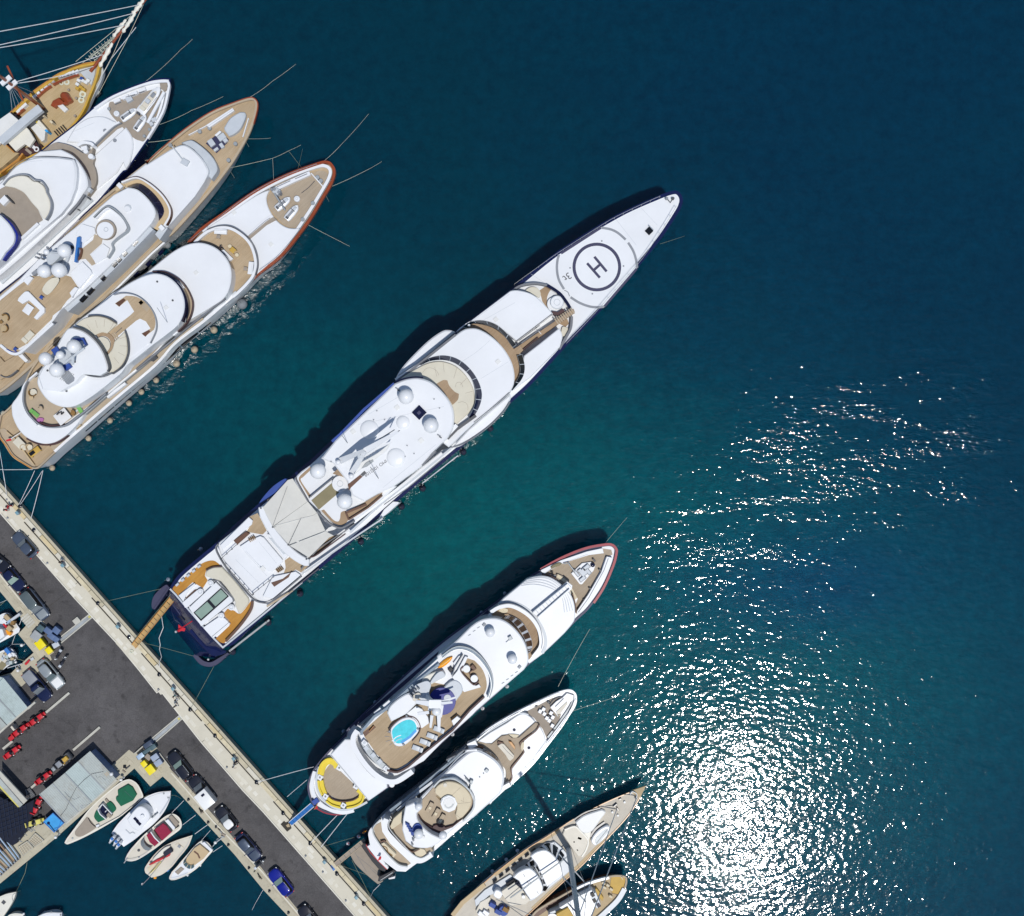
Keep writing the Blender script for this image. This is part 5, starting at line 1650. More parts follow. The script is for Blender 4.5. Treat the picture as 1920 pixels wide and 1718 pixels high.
# mast house, arms and the blue dish base
cslab('mast_house','palegrey','M: 870,980 960,860 1030,830 1090,870 1105,940 1060,1010 1000,1080 900,1120',R2,R2+0.7,bev=0.1)
disc('dish_base','deepblue','M: 900,1042',R2,R2+0.85,1.85)
disc('dish_well','palegrey','M: 955,1010',R2,R2+0.92,0.5)
disc('dish_well','white','M: 780,1118',R2,R2+0.92,0.28)
cslab('mast_house','white','M: 350,1160! 380,1090 470,1010 570,960 640,1000! 640,1070! 540,1170! 390,1245!',R2,R2+1.0,bev=0.15)
slab('mast_house','white','M: 545,1165! 640,1090! 700,1120! 760,1200! 770,1260! 700,1310! 640,1290! 600,1200!',R2,R2+0.6)
for a,b,w0,w1,z0,z1 in(('M: 640,1045','M: 770,1062',.22,.36,3.2,3.4),('M: 770,1065','M: 895,1065',.55,.55,3.2,3.2),('M: 895,1060','M: 1005,1050',.2,.14,3.4,3.6),('M: 900,1045','M: 1040,1000',.2,.1,3.2,3.4),
('M: 870,1090','M: 870,1335',.34,.16,3.0,1.4),('M: 800,1180','M: 785,1305',.22,.14,2.6,1.2),('M: 905,1080','M: 890,1200',.16,.12,3.2,2.4),('M: 655,1165','M: 770,1150',.2,.2,2.4,2.6)):
 mast_leg(pt(a,R2+z0),pt(b,R2+z1),w0,w1)
mast_leg(pt('M: 760,1100',R2+0.5),pt('M: 840,1070',R2+3.2),0.5,0.4)
mast_leg(pt('M: 700,960',R2+0.4),pt('M: 800,1040',R2+3.0),0.3,0.3)
cslab('mast_platform','palegrey','M: 620,900 700,850 760,840 790,880 770,960 800,1040 740,1060 660,1000',R2+1.2,R2+1.5)
cslab('mast_platform','creamgel','M: 610,985 660,955 690,980 650,1030 610,1035',R2+1.6,R2+1.9)
for s in('M: 600,1000','M: 615,960','M: 660,915','M: 630,930','M: 585,980'):
 box('mast_lamp','midgrey',s,0.4,0.18,40,R2+1.2,R2+2.2)
dome('M: 845,1140',R2+2.0,0.6,ped=0.4)
cslab('mast_cowl','palegrey','M: 780,860 840,770 900,740 930,790 860,830',R2,R2+1.2)
# pool
cslab('pool_surround','white','M: 385,1350 400,1295 480,1225 560,1200 630,1225 668,1290 660,1350 590,1430 500,1490 420,1470',R2,R2+0.75,bev=0.1)
cslab('pool_water','pool','M: 400,1355 420,1305 490,1250 560,1225 615,1240 645,1295 635,1345 575,1405 490,1460 425,1445',R2+.3,R2+0.77,bev=0)
line('pool_step','white','M: 400,1440 440,1400 490,1380',0.12,R2+.7,R2+0.79)
line('pool_step','palegrey','M: 420,1460 460,1425 500,1415',0.08,R2+.7,R2+0.79)
line('pool_shelf','azure','M: 490,1455! 580,1395! 640,1330!',0.35,R2+.7,R2+0.776)
line('pool_rail','maroon','M: 372,1360 385,1300 470,1225 560,1190 640,1215 682,1290 668,1360 600,1440',0.11,R2,R2+0.7)
for s in('M: 375,1345','M: 545,1190','M: 660,1320','M: 515,1475'):
 box('pool_post','midgrey',s,0.3,0.22,45,R2,R2+1.0)
for i in range(6):
 t=math.radians(100+i*28)
 line('pool_ladder','midgrey','M: %f,%f! %f,%f!'%(450+75*math.cos(t),1400+75*math.sin(t),450+120*math.cos(t),1400+105*math.sin(t)),0.05,R2,R2+0.1)
slab('stairwell','brown','M: 105,1358! 215,1275! 240,1300! 130,1395!',R2,R2+0.07)
line('stair_rail','varnish','M: 170,1345! 215,1290!',0.06,R2,R2+0.5)
line('bulwark','maroon','N: 1115,868 1230,890 1350,830! 1500,700! 1850,420! M: 1180,1130! 1320,1000!',0.24,R2,R2+0.75)
line('bulwark','clearrail','N: 825,470! 830,430! 970,265! 1110,175! M: 600,890! 870,670!',0.35,R2-0.5,R2+0.6)
line('bench','galv','N: 850,555 920,670 1010,770 1095,840',0.75,R2,R2+0.45)
for s in('N: 880,620','N: 958,698','N: 1030,770'):
 box('bench_cushion','palegrey',s,0.6,0.62,50,R2,R2+0.56)
for s in('N: 860,560','N: 1105,850'):
 box('corner_table','white',s,0.75,0.6,40,R2,R2+0.62)
 disc('table_top','palegrey',s,R2,R2+0.68,0.18)
slab('bar','white','M: 995,1235! 1050,1190! 1085,1215! 1015,1285!',R2,R2+0.9)
slab('bar','wicker','M: 985,1225! 1050,1172! 1055,1185! 995,1240!',R2,R2+0.6)
# aft roof and yellow sofas
R1b=7.4
cslab('aft_roof','white','N: 478,688! 640,520! 715,520! 745,640! 830,790! 960,935! 1110,1015! 1118,1062! 908,1212!',Z0,R1b,bev=0.1)
line('aft_coaming','white','N: 780,420 735,500 745,600 830,750 950,890 1080,980 1180,1000 1260,975 1400,880',0.7,R1b,R2-0.2)
line('aft_coaming_edge','midgrey','N: 760,430 712,500 722,610 810,770 940,920 1110,1010',0.07,R1b,R1b+0.3)
line('roof_seam','palegrey','N: 475,692! 905,1205!',0.08,R1b,R1b+0.05)
disc('fender_ball','white','N: 1168,1030',R1b-2,R1b,0.38)
box('fairlead','maroon','N: 680,500',0.8,0.35,0,Z0,Z0+0.6)
DZ=Z0+0.05
cslab('teak_deck','teakgrey','N: 480,790! 505,795! 770,1050! 825,1110! 800,1160 720,1198 610,1212 480,1150 425,1090 395,980 420,870',DZ-.1,DZ+0.02,bev=0)
for i,s in enumerate(('N: 552,838 530,790 480,765 430,780 390,835 365,920','N: 362,985 375,1060 405,1140','N: 440,1190 500,1235 590,1262','N: 655,1262 740,1245 810,1205 835,1140 815,1100 785,1080')):
 line('sofa_section','yellow',s,0.85,DZ,DZ+0.5)
 line('sofa_back','yellow',{0:'N: 530,765 480,742 420,755 365,815 340,910',1:'N: 338,985 350,1070 385,1150',2:'N: 428,1215 495,1262 590,1290',3:'N: 660,1292 755,1272 830,1225 855,1140'}[i],0.25,DZ,DZ+0.8)
for s in('N: 575,842','N: 358,950','N: 420,1165','N: 622,1265','N: 765,1050'):
 box('corner_table','white',s,0.7,0.7,30,DZ,DZ+0.62)
 disc('table_lamp','midgrey',s,DZ,DZ+0.72,0.13)
line('sofa_coaming','brown','N: 440,1140 500,1195 600,1222 720,1210 795,1170',0.12,DZ,DZ+0.5)
line('stern_coaming','palegrey','N: 350,830 320,950 330,1080 390,1190 500,1280 620,1315 760,1290 890,1225',0.3,DZ,DZ+0.7)
line('stern_coaming','white','N: 300,880 270,1000 285,1130 360,1240 480,1315 620,1345 740,1320',0.5,DZ,DZ+0.45)
box('stern_gate','bluecover','N: 310,1220',0.9,0.7,-35,DZ,DZ+0.7)
cslab('ensign','flagred','N: 290,1310! 320,1262 335,1290 320,1300!',DZ+0.9,DZ+0.95,bev=0)
tube3('ensign_staff','varnish',[pt('N: 345,1215',DZ+.4),pt('N: 300,1300',DZ+1.4)],0.06)
line('side_deck','navypaint','M: 30,1280! 600,790! 920,520! 1130,350! 1370,140!',0.5,Z0,Z0+0.12,sm=False)
line('side_rail','steel','M: 60,1300! 560,870! 900,590!',0.1,Z0,Z0+0.9,sm=False)
for s in('M: 350,1070','M: 260,1145'):
 box('life_raft','white',s,1.15,0.55,-40,R2-1,R2+0.1)
for s in('N: 1420,790','N: 1480,730','N: 1570,650'):
 box('life_raft','white',s,1.0,0.5,-40,R1b,R1b+0.7)

# ---- the smaller yacht with the octagonal hot tub
T=thing('motor_yacht','smaller white yacht with an octagonal hot tub and cream sun pads, black stern garage','yacht',at(860,1480,0))
OUT=('Q: 1450,143 1515,180 1538,240 1520,350 1400,530 1200,800 1000,1060 740,1290 500,1510 O: 1700,655 1300,1000 1000,1260 860,1350 740,1440! 640,1435! 440,1275 330,1130! 310,1010 330,950! 440,830 600,690 1000,375 1460,10 '
'Q: 0,980 250,810 345,735 500,600 800,420 1100,270 1330,168')
Z0=4.2
hull('white',OUT,Z0,'Q: 1530,190','O: 440,1300',flare=0.26,rake=3.0,boot='navy')
inset_slab('deck','white',OUT,0.1,Z0-0.3,Z0+0.03)
line('bulwark','white','Q: 350,740 500,610 800,432 1100,285 1330,185 1450,160 1510,195 1520,245 1495,350 1385,520 1190,780',0.32,Z0,Z0+0.6)
line('bulwark_inner','galv','Q: 1495,215 1470,330 1330,540 1190,720',0.25,Z0,Z0+0.35)
cslab('anchor_deck','taupe','Q: 925,415! 1090,330! 1260,245 1370,232! 1400,270! 1385,330! 1330,500! 1270,620! 1180,735! 1130,620! 1080,560! 1030,490!',Z0,Z0+0.06,bev=0)
cslab('anchor_house','white','Q: 1370,240! 1420,190! 1500,215! 1490,270! 1430,330! 1400,380! 1310,470! 1280,430! 1220,360! 1290,290!',Z0,Z0+0.5)
cslab('anchor_pad','creamgel','Q: 1420,290! 1425,320! 1340,430 1300,450! 1290,410!',Z0,Z0+0.6)
line('anchor_chain','darkgrey','Q: 1215,330 1260,270 1330,240 1385,245',0.12,Z0,Z0+0.3)
line('anchor_chain','midgrey','Q: 1280,355! 1380,255!',0.1,Z0+.5,Z0+0.62)
for s in('Q: 1100,410','Q: 1140,385','Q: 1150,440','Q: 1180,490','Q: 1210,520','Q: 1230,430','Q: 1245,580','Q: 1250,480'):
 box('winch','white',s,0.45,0.5,30,Z0,Z0+0.6)
for s in('Q: 1125,425','Q: 1205,470','Q: 1200,300','Q: 1050,345','Q: 1265,640'):
 box('windlass','darkgrey',s,0.35,0.3,30,Z0,Z0+0.5)
disc('horn_cap','creamwarm','Q: 1320,445',Z0,Z0+0.5,0.22)
cslab('foredeck','white','Q: 355,765! 500,660! 700,545! 860,440 960,458 1040,530! 855,690! 790,720 720,680! 640,690! 520,790! 450,790!',Z0,Z0+0.75,bev=0.1)
cslab('foredeck','white','Q: 1095,585! 1145,680 1165,760! 1000,1000! 760,1225! 700,1290! 690,1270! 750,1240! 760,1090! 860,960! 910,890! 880,830! 890,770!',Z0,Z0+0.75,bev=0.1)
line('foredeck_edge','palegrey','Q: 355,740 500,640 700,520 850,432 960,450',0.18,Z0,Z0+0.9)
cslab('sun_pad','creamwarm','Q: 720,680! 790,680 850,690! 820,720 780,725!',Z0+.4,Z0+0.95)
cslab('sun_pad','creamwarm','Q: 880,780! 910,770! 900,860 880,880! 865,830',Z0+.4,Z0+0.95)
cslab('foredeck_walk','teakgrey','Q: 345,790! 360,770! 460,790! 520,800! 640,705! 720,690! 770,728 850,718! 1045,540! 1095,565! 1050,640! 880,765! 862,825 905,890! 850,965! 755,1085! 765,1190 740,1250! 690,1262! 692,1130 640,1040 560,950 450,880!',Z0,Z0+0.45,bev=0)
line('walk_edge','brown','Q: 1090,570 1045,645 880,770 862,825 905,890 850,970 755,1090 765,1190 735,1255 680,1285',0.16,Z0,Z0+0.8)
for s in('Q: 790,628','Q: 965,843'):
 disc('deck_hatch','glass',s,Z0,Z0+0.8,0.21)
cslab('sofa','creamgel','Q: 590,820! 640,790! 670,800! 790,935! 780,970! 740,1000! 720,985! 680,920!',Z0,Z0+0.9)
line('sofa_seam','line','Q: 650,820 700,880 775,950',0.05,Z0+.8,Z0+0.915)
box('sofa_armrest','brown','Q: 625,785',0.8,0.35,15,Z0,Z0+0.8)
cslab('table','varnish','Q: 722,765! 760,775! 800,830! 800,870! 760,825!',Z0,Z0+1.0)
R1=6.8
cslab('cabin_roof','white','Q: 200,885 300,866 420,895 560,985 640,1085 670,1195 655,1310 620,1390! 300,1680! O: 1350,900! 1000,1200! 900,1100! 900,600! 1150,345! 1400,120 1500,55 1590,45!',Z0,R1,bev=0.18)
line('roof_line','palegrey','Q: 0,1100 110,970 200,905 310,885 420,915 550,1000 628,1095 655,1200 640,1310',0.07,R1,R1+0.06)
windscreen('Q: 330,855 440,860 570,940 620,1030','Q: 400,880 450,893 560,975 605,1040',Z0+1.0,R1-0.3,4,'glass','white')
line('wing','white','Q: 240,830! 340,785!',0.8,Z0,Z0+1.5)
line('wing','white','Q: 670,1320! 740,1280!',0.6,Z0,Z0+1.5)
line('wing_edge','brown','Q: 260,840 340,830 420,850',0.25,Z0,Z0+1.2)
for s in('O: 1592,352','O: 1637,310'):
 disc('roof_fitting','midgrey',s,R1,R1+0.12,0.09,bev=0.02)
box('searchlight','galv','O: 1672,280',0.45,0.45,40,R1,R1+0.4)
line('antenna_arm','galv','O: 1425,370! 1490,440! 1480,510!',0.1,R1,R1+0.9)
box('antenna_base','galv','O: 1495,410',0.4,0.5,20,R1,R1+0.6)
line('side_windows','clearrail','Q: 0,1010! 200,850! O: 1380,75! 1100,310! 760,590! 560,740!',0.35,Z0,Z0+1.6,sm=False)
line('side_windows','palegrey','O: 1450,60! 1180,310! 900,520! 640,740!',0.35,Z0,Z0+2.0,sm=False)
line('side_line','line','Q: -20,990! 100,930! 240,840!',0.12,Z0,Z0+1.8)
# flybridge
Fz=R1+0.05
cslab('fly_deck','tan','O: 870,775! 930,615! 1000,540! 1080,450 1170,398 1280,395 1400,445 1485,545 1510,640 1480,745! 1380,850! 1290,920! 1200,935! 1160,895! 1040,1020!',R1-.2,Fz+0.1,bev=0)
cslab('sun_pad','creamwarm','O: 1075,490! 1120,440 1210,405 1310,412 1410,465 1485,560 1497,650 1460,740! 1400,810! 1335,850! 1310,790! 1330,690 1300,600 1240,565 1170,590! 1150,600! 1080,540!',Fz,Fz+0.5,bev=0.1)
for s in('O: 1260,575! 1370,470!','O: 1325,660! 1490,640!','O: 1310,780! 1380,830!','O: 1375,615! 1410,640! 1405,585!'):
 line('cushion_seam','taupe',s,0.03,Fz+.4,Fz+0.515)
disc('pad_head','creamgel','O: 1195,445',Fz,Fz+0.6,0.3)
line('fly_coaming','galv','O: 1060,470 1160,375 1280,372 1350,400 1440,470 1510,560 1530,650 1505,740 1400,860',0.22,Fz,Fz+0.7)
line('fly_coaming','clearrail','O: 1150,380 1280,362 1350,390 1450,465',0.16,Fz,Fz+0.85)
disc('hot_tub','white','O: 1238,660',Fz,Fz+0.7,1.16,n=8)
disc('hot_tub_water','offwhite','O: 1238,655',Fz+.3,Fz+0.73,0.85,n=8)
line('hot_tub_seat','galv','O: 1190,670 1210,700 1240,705 1270,690 1290,660',0.18,Fz+.6,Fz+0.76)
line('hot_tub_edge','galv','O: 1145,640 1160,600 1220,565 1280,575',0.1,Fz,Fz+0.75)
for i in range(4):
 box('stair_tread','beige','O: %f,%f'%(1110+i*12,575+i*14),0.5,0.08,-5,Fz,Fz+0.25)
cslab('console_or_shade','maroon','O: 865,775! 900,800 950,870 1050,930! 1060,910! 1140,890! 1170,910! 1200,930! 1290,905! 1350,850! 1390,840! 1280,930! 1180,970! 1090,1030! 1040,1030 930,950 870,830!',Fz,Fz+0.55,bev=0.05)  # maroon slab stands in for the dark shadow below the hardtop
HT=9.0
cslab('hardtop','white','O: 735,690! 850,640! 920,660! 925,720! 865,770! 880,850 950,940 1040,1010! 1130,1050! 1170,1060! 1120,1110! 990,1170 830,1160! 740,1090! 700,960! 710,830!',R1,HT,bev=0.12)
for s,r in(('O: 890,690',0.52),('O: 890,1005',0.66),('O: 1170,1020',0.55)):
 dome(s,HT,r,ped=0.35)
disc('horn_cap','offwhite','O: 945,1045',HT,HT+0.3,0.2)
cslab('mast_base','bluecover','O: 825,925 860,890 900,895 930,945 880,960 850,1000 820,1030 800,1000',HT,HT+0.25)
for s in('O: 760,900','O: 790,950','O: 775,930','O: 800,980'):
 box('mast_arm','bluecover',s,0.6,0.22,30,HT,HT+0.5)
for s in('O: 825,1080','O: 815,1130','O: 835,1050'):
 box('mast_lamp','midgrey',s,0.3,0.2,60,HT,HT+0.5)
line('hardtop_leg','galv','O: 745,840! 840,765!',0.3,R1,HT-0.2)
line('hardtop_leg','galv','O: 915,1140 990,1100 1055,1035',0.35,R1,HT-0.2)
slab('fly_house','clothdark','O: 705,780! 740,760! 740,840! 710,860!',R1,R1+0.9)
cslab('settee','creamwarm','O: 600,830! 730,715! 715,780! 700,870! 580,955! 560,920!',R1,R1+0.5)
cslab('settee','creamwarm','O: 830,1205! 900,1170! 960,1190! 980,1230! 920,1270 860,1260!',R1,R1+0.5)
slab('upper_aft_deck','tan','O: 560,890! 585,830! 720,720! 700,900! 740,1090! 830,1165! 1020,1150! 1060,1200! 920,1275! 840,1270! 700,1140!',Z0,R1+0.04)
line('aft_coaming','brown','O: 545,880 560,950 640,1060 740,1160 815,1215 900,1180',0.14,R1,R1+0.6)
line('aft_coaming','white','O: 520,835 500,900 515,980 600,1080 720,1200 830,1290 920,1310 1040,1240',0.75,Z0,R1+0.5)
line('aft_coaming_edge','galv','O: 560,830 545,900 570,970 700,1120 820,1240 920,1285 1010,1240',0.12,R1,R1+0.7)
DZ=Z0+0.05
cslab('aft_deck','tan','O: 370,940! 400,900! 455,870! 470,980! 560,1120! 700,1250! 800,1345! 740,1375 660,1350 560,1270 440,1130',DZ-.1,DZ+0.05,bev=0)
line('aft_rail','galv','O: 450,840 375,920 365,1000 450,1140 560,1270 660,1360 760,1385',0.16,DZ,DZ+0.7)
slab('table','creamwarm','O: 455,1120! 490,1105! 630,1240! 600,1280!',DZ,DZ+0.75)
line('table_runner','wicker','O: 480,1145 520,1165 540,1215 590,1255',0.12,DZ+.7,DZ+0.785)
line('table_bench','brown','O: 450,1100! 495,1088! 510,1100!',0.2,DZ,DZ+0.5)
slab('stern_garage','blackpaint','O: 230,1150! 270,1110! 300,1140! 530,1390! 500,1440! 440,1420! 350,1320!',0.8,3.4)
slab('stern_panel','white','O: 295,1150! 330,1130! 440,1260! 545,1390! 530,1415! 420,1310!',3.0,4.0)
line('stern_stripe','red','O: 285,1130! 330,1215! 420,1310! 525,1415!',0.09,3.2,3.75,sm=False)
line('name_plate','galv','O: 505,1355 530,1365 535,1390',0.08,3.9,4.06)
cslab('ensign','flagred','O: 415,1320! 440,1265 460,1270 455,1300!',Z0+.8,Z0+.84,bev=0)
cslab('swim_platform','taupe','O: 100,1245! 235,1140! 340,1290 440,1420! 480,1550! 430,1582 400,1570 270,1460 160,1350',-0.3,0.7,bev=0.05)
for s in('O: 150,1210! 290,1440!','O: 180,1260! 420,1450!','O: 330,1400! 440,1500!'):
 line('platform_seam','line',s,0.04,0.6,0.72)
slab('garage_door','blackpaint','O: 430,1500! 600,1420! 630,1435! 560,1500! 450,1555! 420,1550!',0.7,2.2)
line('garage_rib','galv','O: 450,1540! 590,1450!',0.08,2.2,2.3)
cslab('stern_fender','white','O: 540,1515! 620,1490! 615,1520! 545,1530!',0.0,0.7)

rails('Q: 345,745 500,612 800,435 1100,290 1330,190',Z0+0.5,0.6,1.4,par=CUR[0])
rails('Q: 1525,260 1400,515 1200,785 1000,1040 750,1270',Z0+0.3,0.8,1.4,par=CUR[0])

# ---- the wooden sailing ship in the top left corner
T=thing('sailing_ship','classic sailing ship with golden rails, teak deck and furled white sails on its bowsprit','sailing ship',at(60,230,0))
OUT='A: 1050,655! 1060,700 1020,860 960,1010 880,1190 740,1375 600,1480 450,1595 240,1720 0,1850 -250,2000! -700,1700! -400,1440! 0,1285 120,1188 330,995 500,870 620,790 820,700'
Z0=3.4
hull('white',OUT,Z0,'A: 1050,660','A: -550,1850',flare=0.3,rake=2.5,boot='navy')
inset_slab('deck','shipdeck',OUT,0.1,Z0-0.3,Z0+0.02)
band('cap_rail','goldrail',OUT,0.30,Z0,Z0+0.85)
line('cap_rail_trim','varnish','A: 100,1200 330,985 500,860 620,780 820,690 1030,650',0.14,Z0+.3,Z0+0.95)
line('outer_rail','palegrey','A: 1055,690 1085,760 1050,880 990,990 900,1180 770,1380',0.3,Z0-.6,Z0+0.1)
slab('foredeck_plate','palegrey','A: 830,735! 1020,672! 1000,800! 965,905! 930,860! 850,770!',Z0,Z0+0.25)
for i in range(13):
 t=i/12
 u,v=lerp2((360,1008),(810,755),t)if True else None
 v-=60*math.sin(math.pi*t)
 if i in(6,):continue
 box('rail_locker','white','A: %f,%f'%(u,v+4),0.46 if i%3 else 0.62,0.48,-32,Z0,Z0+0.75,bev=0.05)
line('pin_rail','redbrown','A: 380,1035 470,955 540,910',0.26,Z0,Z0+0.5)
line('pin_rail','redbrown','A: 560,895 680,840 830,790',0.26,Z0,Z0+0.5)
line('pin_rail','redbrown','A: 160,1225 250,1150',0.3,Z0,Z0+0.6)
for u,v in((205,1150),(235,1128),(262,1105),(185,1175)):
 box('rail_locker','white','A: %d,%d'%(u,v),0.5,0.45,-38,Z0,Z0+0.75,bev=0.05)
# red-brown skylight and capstan cover
cslab('capstan_cover','redbrown','A: 628,1000 650,970 700,975 735,1020 750,1055 710,1080 680,1070 640,1040',Z0,Z0+1.1,bev=0.3)
cslab('capstan_cover','redbrown','A: 555,1065! 620,1030! 670,1075 655,1100 600,1115! 575,1140! 532,1115!',Z0,Z0+0.8,bev=0.12)
cslab('capstan_cover','redbrown','A: 660,1085! 710,1060! 745,1070! 700,1110! 680,1110!',Z0,Z0+0.6)
slab('skylight','offwhite','A: 605,1118! 650,1090! 720,1155! 680,1190!',Z0,Z0+0.5)
for s in('A: 722,950','A: 803,1037','A: 790,1225'):
 disc('bollard_head','taupe',s,Z0,Z0+0.45,0.17)
for s,r in(('A: 705,870',.42),('A: 875,1000',.5),('A: 860,1060',.45),('A: 650,880',.3)):
 ringpart('rope_coil','rope',s,Z0,Z0+0.16,r,r*0.45)
for s in('A: 830,850','A: 815,890','A: 850,920','A: 880,945','A: 815,935','A: 930,850','A: 870,850','A: 905,870'):
 box('windlass','offwhite' if '8' in s[6:8]else 'goldrail',s,0.5,0.4,30,Z0,Z0+0.7)
box('windlass','bluecover','A: 858,828',0.4,0.4,20,Z0,Z0+0.75)
slab('deck_house','offwhite','A: 300,1320! 370,1265! 480,1390! 470,1480! 440,1500!',Z0,Z0+1.0)
slab('deck_house','warmwhite','A: 360,1265! 395,1250! 500,1370! 480,1395!',Z0,Z0+1.3)
for s,m_ in(('A: 378,1282','yellow'),('A: 490,1385','azure'),('A: 330,1290','blackpaint'),('A: 420,1190','darkgrey'),('A: 540,1290','creamwarm'),('A: 450,1220','creamwarm')):
 box('deck_gear',m_,s,0.45,0.3,40,Z0,Z0+1.4)
for i in range(5):
 box('ladder_rung','blackpaint','A: %f,%f'%(600+i*22,1420-i*16),0.14,1.2,-40,Z0,Z0+0.4)
for s in('A: 100,1190! 200,1275! 255,1290! 130,1390! -40,1560! -200,1460! -100,1330!',):
 slab('awning','offwhite',s,Z0+1.8,Z0+2.2)
slab('awning','warmwhite','A: 65,1490! 255,1325! 300,1370! 365,1475! 310,1560! 260,1525! 165,1600!',Z0+1.8,Z0+2.3)
slab('cabin_trunk','maroon','A: 60,1490! 150,1600! 230,1570! 300,1560! 370,1480! 450,1550! 440,1600! 300,1650! 200,1640! -50,1700! -300,1560!',Z0,Z0+0.9)
slab('cabin_top','shipdeck','A: 40,1515! 140,1610! 200,1620! 20,1770! -200,1900! -500,1700!',Z0,Z0+1.2)
line('cabin_rail','varnish','A: 240,1625! 190,1690! 0,1830!',0.25,Z0,Z0+1.3)
line('cabin_rail','varnish','A: 40,1515! 150,1615!',0.14,Z0,Z0+1.3)
ringpart('life_ring','white','A: 385,1580',Z0+1,Z0+1.2,0.36,0.2)
box('deck_gear','white','A: 345,1550',0.6,0.45,40,Z0,Z0+1.2)
box('deck_gear','taupe','A: 300,1600',1.0,0.4,40,Z0,Z0+1.1)
line('canvas_roll','palegrey','A: 425,1140 300,1240 150,1370 0,1500',1.1,Z0+2.6,Z0+3.3)
line('canvas_lacing','darkgrey','A: 440,1180 330,1275 270,1320',0.25,Z0+1,Z0+2.4)
line('cabin_edge','blackpaint','A: 270,1320 340,1410 400,1520 440,1600',0.2,Z0,Z0+1.2)
line('cabin_edge','blackpaint','A: 120,1190! 215,1270!',0.18,Z0,Z0+2.2)
for u,v in((12,1310),(8,1350),(15,1450)):
 box('deck_gear','ochre','A: %d,%d'%(u,v),0.8,0.5,-40,Z0,Z0+1.2)
# foremast, leaning out of the frame because it is so tall, with its spreaders and shrouds
mb=pt('A: 460,1150',Z0)
mt=Vector((mb.x-0.2,mb.y,33))
tube3('foremast','redbrown',[mb,Vector((mb.x,mb.y,15)),mt],0.26,None,10,True,0.17)
for zz in(13.6,15.4):
 box2=Kit()
 box2.box(mb.x,mb.y,zz,1.6,0.6,0.22,0.7)
 bmesh.ops.recalc_face_normals(box2.bm,faces=box2.bm.faces[:])
 from_bm('mast_top',box2.bm,'white',T)
rigs=[]
for i in range(7):
 q=at(*parse('A: %f,%f'%(130+i*38,1180-i*33))[0][:2],Z0+0.8)
 tube3('shroud','ropewhite',[q,Vector((mb.x,mb.y,14.5))],0.03,None,4)
tube3('fore_yard','redbrown',[Vector((mb.x-1.5,mb.y+3.2,11.6)),Vector((mb.x+0.6,mb.y-1.4,11.6))],0.13)
# bowsprit with netting and furled sails
b0,b1=pt('A: 1010,690',Z0+0.8),pt('A: 1545,0',Z0+3.4)
def sprit(t,dz=0.0,side=0.0):
 p=b0.lerp(b1,t)
 d=(b1-b0).normalized()
 n_=Vector((-d.y,d.x,0)).normalized()
 return p+n_*side+Vector((0,0,dz))
tube3('bowsprit','redbrown',[sprit(-0.1),sprit(0.5),sprit(1.02)],0.24,None,10,True,0.10)
def furled(t0,t1,side0,side1,w):
 bm=bmesh.new()
 rows=[]
 for i in range(11):
  t=i/10
  c=sprit(t0+(t1-t0)*t,0.3,side0+(side1-side0)*t)
  r=w*(0.72+0.22*math.sin(i*2.1)+0.12*math.sin(i*5.3+1))*(1 if 0<i<10 else 0.5)
  d=(b1-b0).normalized()
  n_=Vector((-d.y,d.x,0)).normalized()
  rows.append([bm.verts.new(c+n_*r*math.cos(a)+Vector((0,0,r*0.7*math.sin(a))))for a in[2*math.pi*k/8 for k in range(8)]])
 for a,b in zip(rows,rows[1:]):
  for k in range(8):
   bm.faces.new((a[k],a[(k+1)%8],b[(k+1)%8],b[k]))
 bm.faces.new(rows[0]);bm.faces.new(list(reversed(rows[-1])))
 bmesh.ops.recalc_face_normals(bm,faces=bm.faces[:])
 return from_bm('furled_sail',bm,'warmwhite',T,ang=70)
furled(0.02,0.34,-0.75,-0.15,0.42)
furled(0.40,0.66,0.32,0.36,0.36)
furled(0.52,0.80,-0.35,-0.08,0.38)
furled(0.76,0.98,0.08,0.12,0.44)
wl,wr=pt('A: 800,655',Z0+0.4),pt('A: 1040,1000',Z0-0.4)
for s_,wpt in((1,wl),(-1,wr)):
 tube3('sprit_guy','rope',[sprit(0.95,-0.2),sprit(0.45,-.5,s_*1.2),wpt],0.03,None,4)
 tube3('sprit_guy','rope',[sprit(0.55,-0.2),sprit(0.25,-.5,s_*0.8),wpt.lerp(b0,0.35)],0.03,None,4)
bm=bmesh.new()
for k in range(13):  # the safety net under the bowsprit
 for sgn in(1,-1):
  a_,b_=sprit(0.02+0.045*k,-0.25),sprit(0.02+0.045*(k+(1 if sgn>0 else-1)),-0.35,0.15+1.75*(1-k/13))
  d=(b_-a_).normalized().cross(Vector((0,0,1)))*0.022
  bm.faces.new([bm.verts.new(p)for p in(a_-d,a_+d,b_+d,b_-d)])
for j in range(1,6):
 for k in range(12):
  a_,b_=(sprit(0.02+0.045*q,-0.3,(0.15+1.75*(1-q/13))*j/6)for q in(k,k+1))
  d=(b_-a_).normalized().cross(Vector((0,0,1)))*0.022
  bm.faces.new([bm.verts.new(p)for p in(a_-d,a_+d,b_+d,b_-d)])
from_bm('bowsprit_net',bm,'rope',T)['kind']='stuff'
tube3('cathead','palegrey',[pt('A: 1010,930',Z0+.3),pt('A: 1180,620',Z0+.5),pt('A: 1440,290',Z0+1.2)],0.05)
box('anchor','steel','A: 1020,985',0.9,0.55,-50,Z0-1.2,Z0-0.6)
# stays that run from the bowsprit up to the masts
for t,z,yoff in((0.93,30,0),(0.80,26,0),(0.62,25,.3),(0.16,14.2,0),(-0.02,14.0,0)):
 tube3('forestay','ropewhite',sag(sprit(t,0.1),Vector((mb.x,mb.y+yoff,z)),0.25 if t>0 else 0.8,8),0.05,None,5)

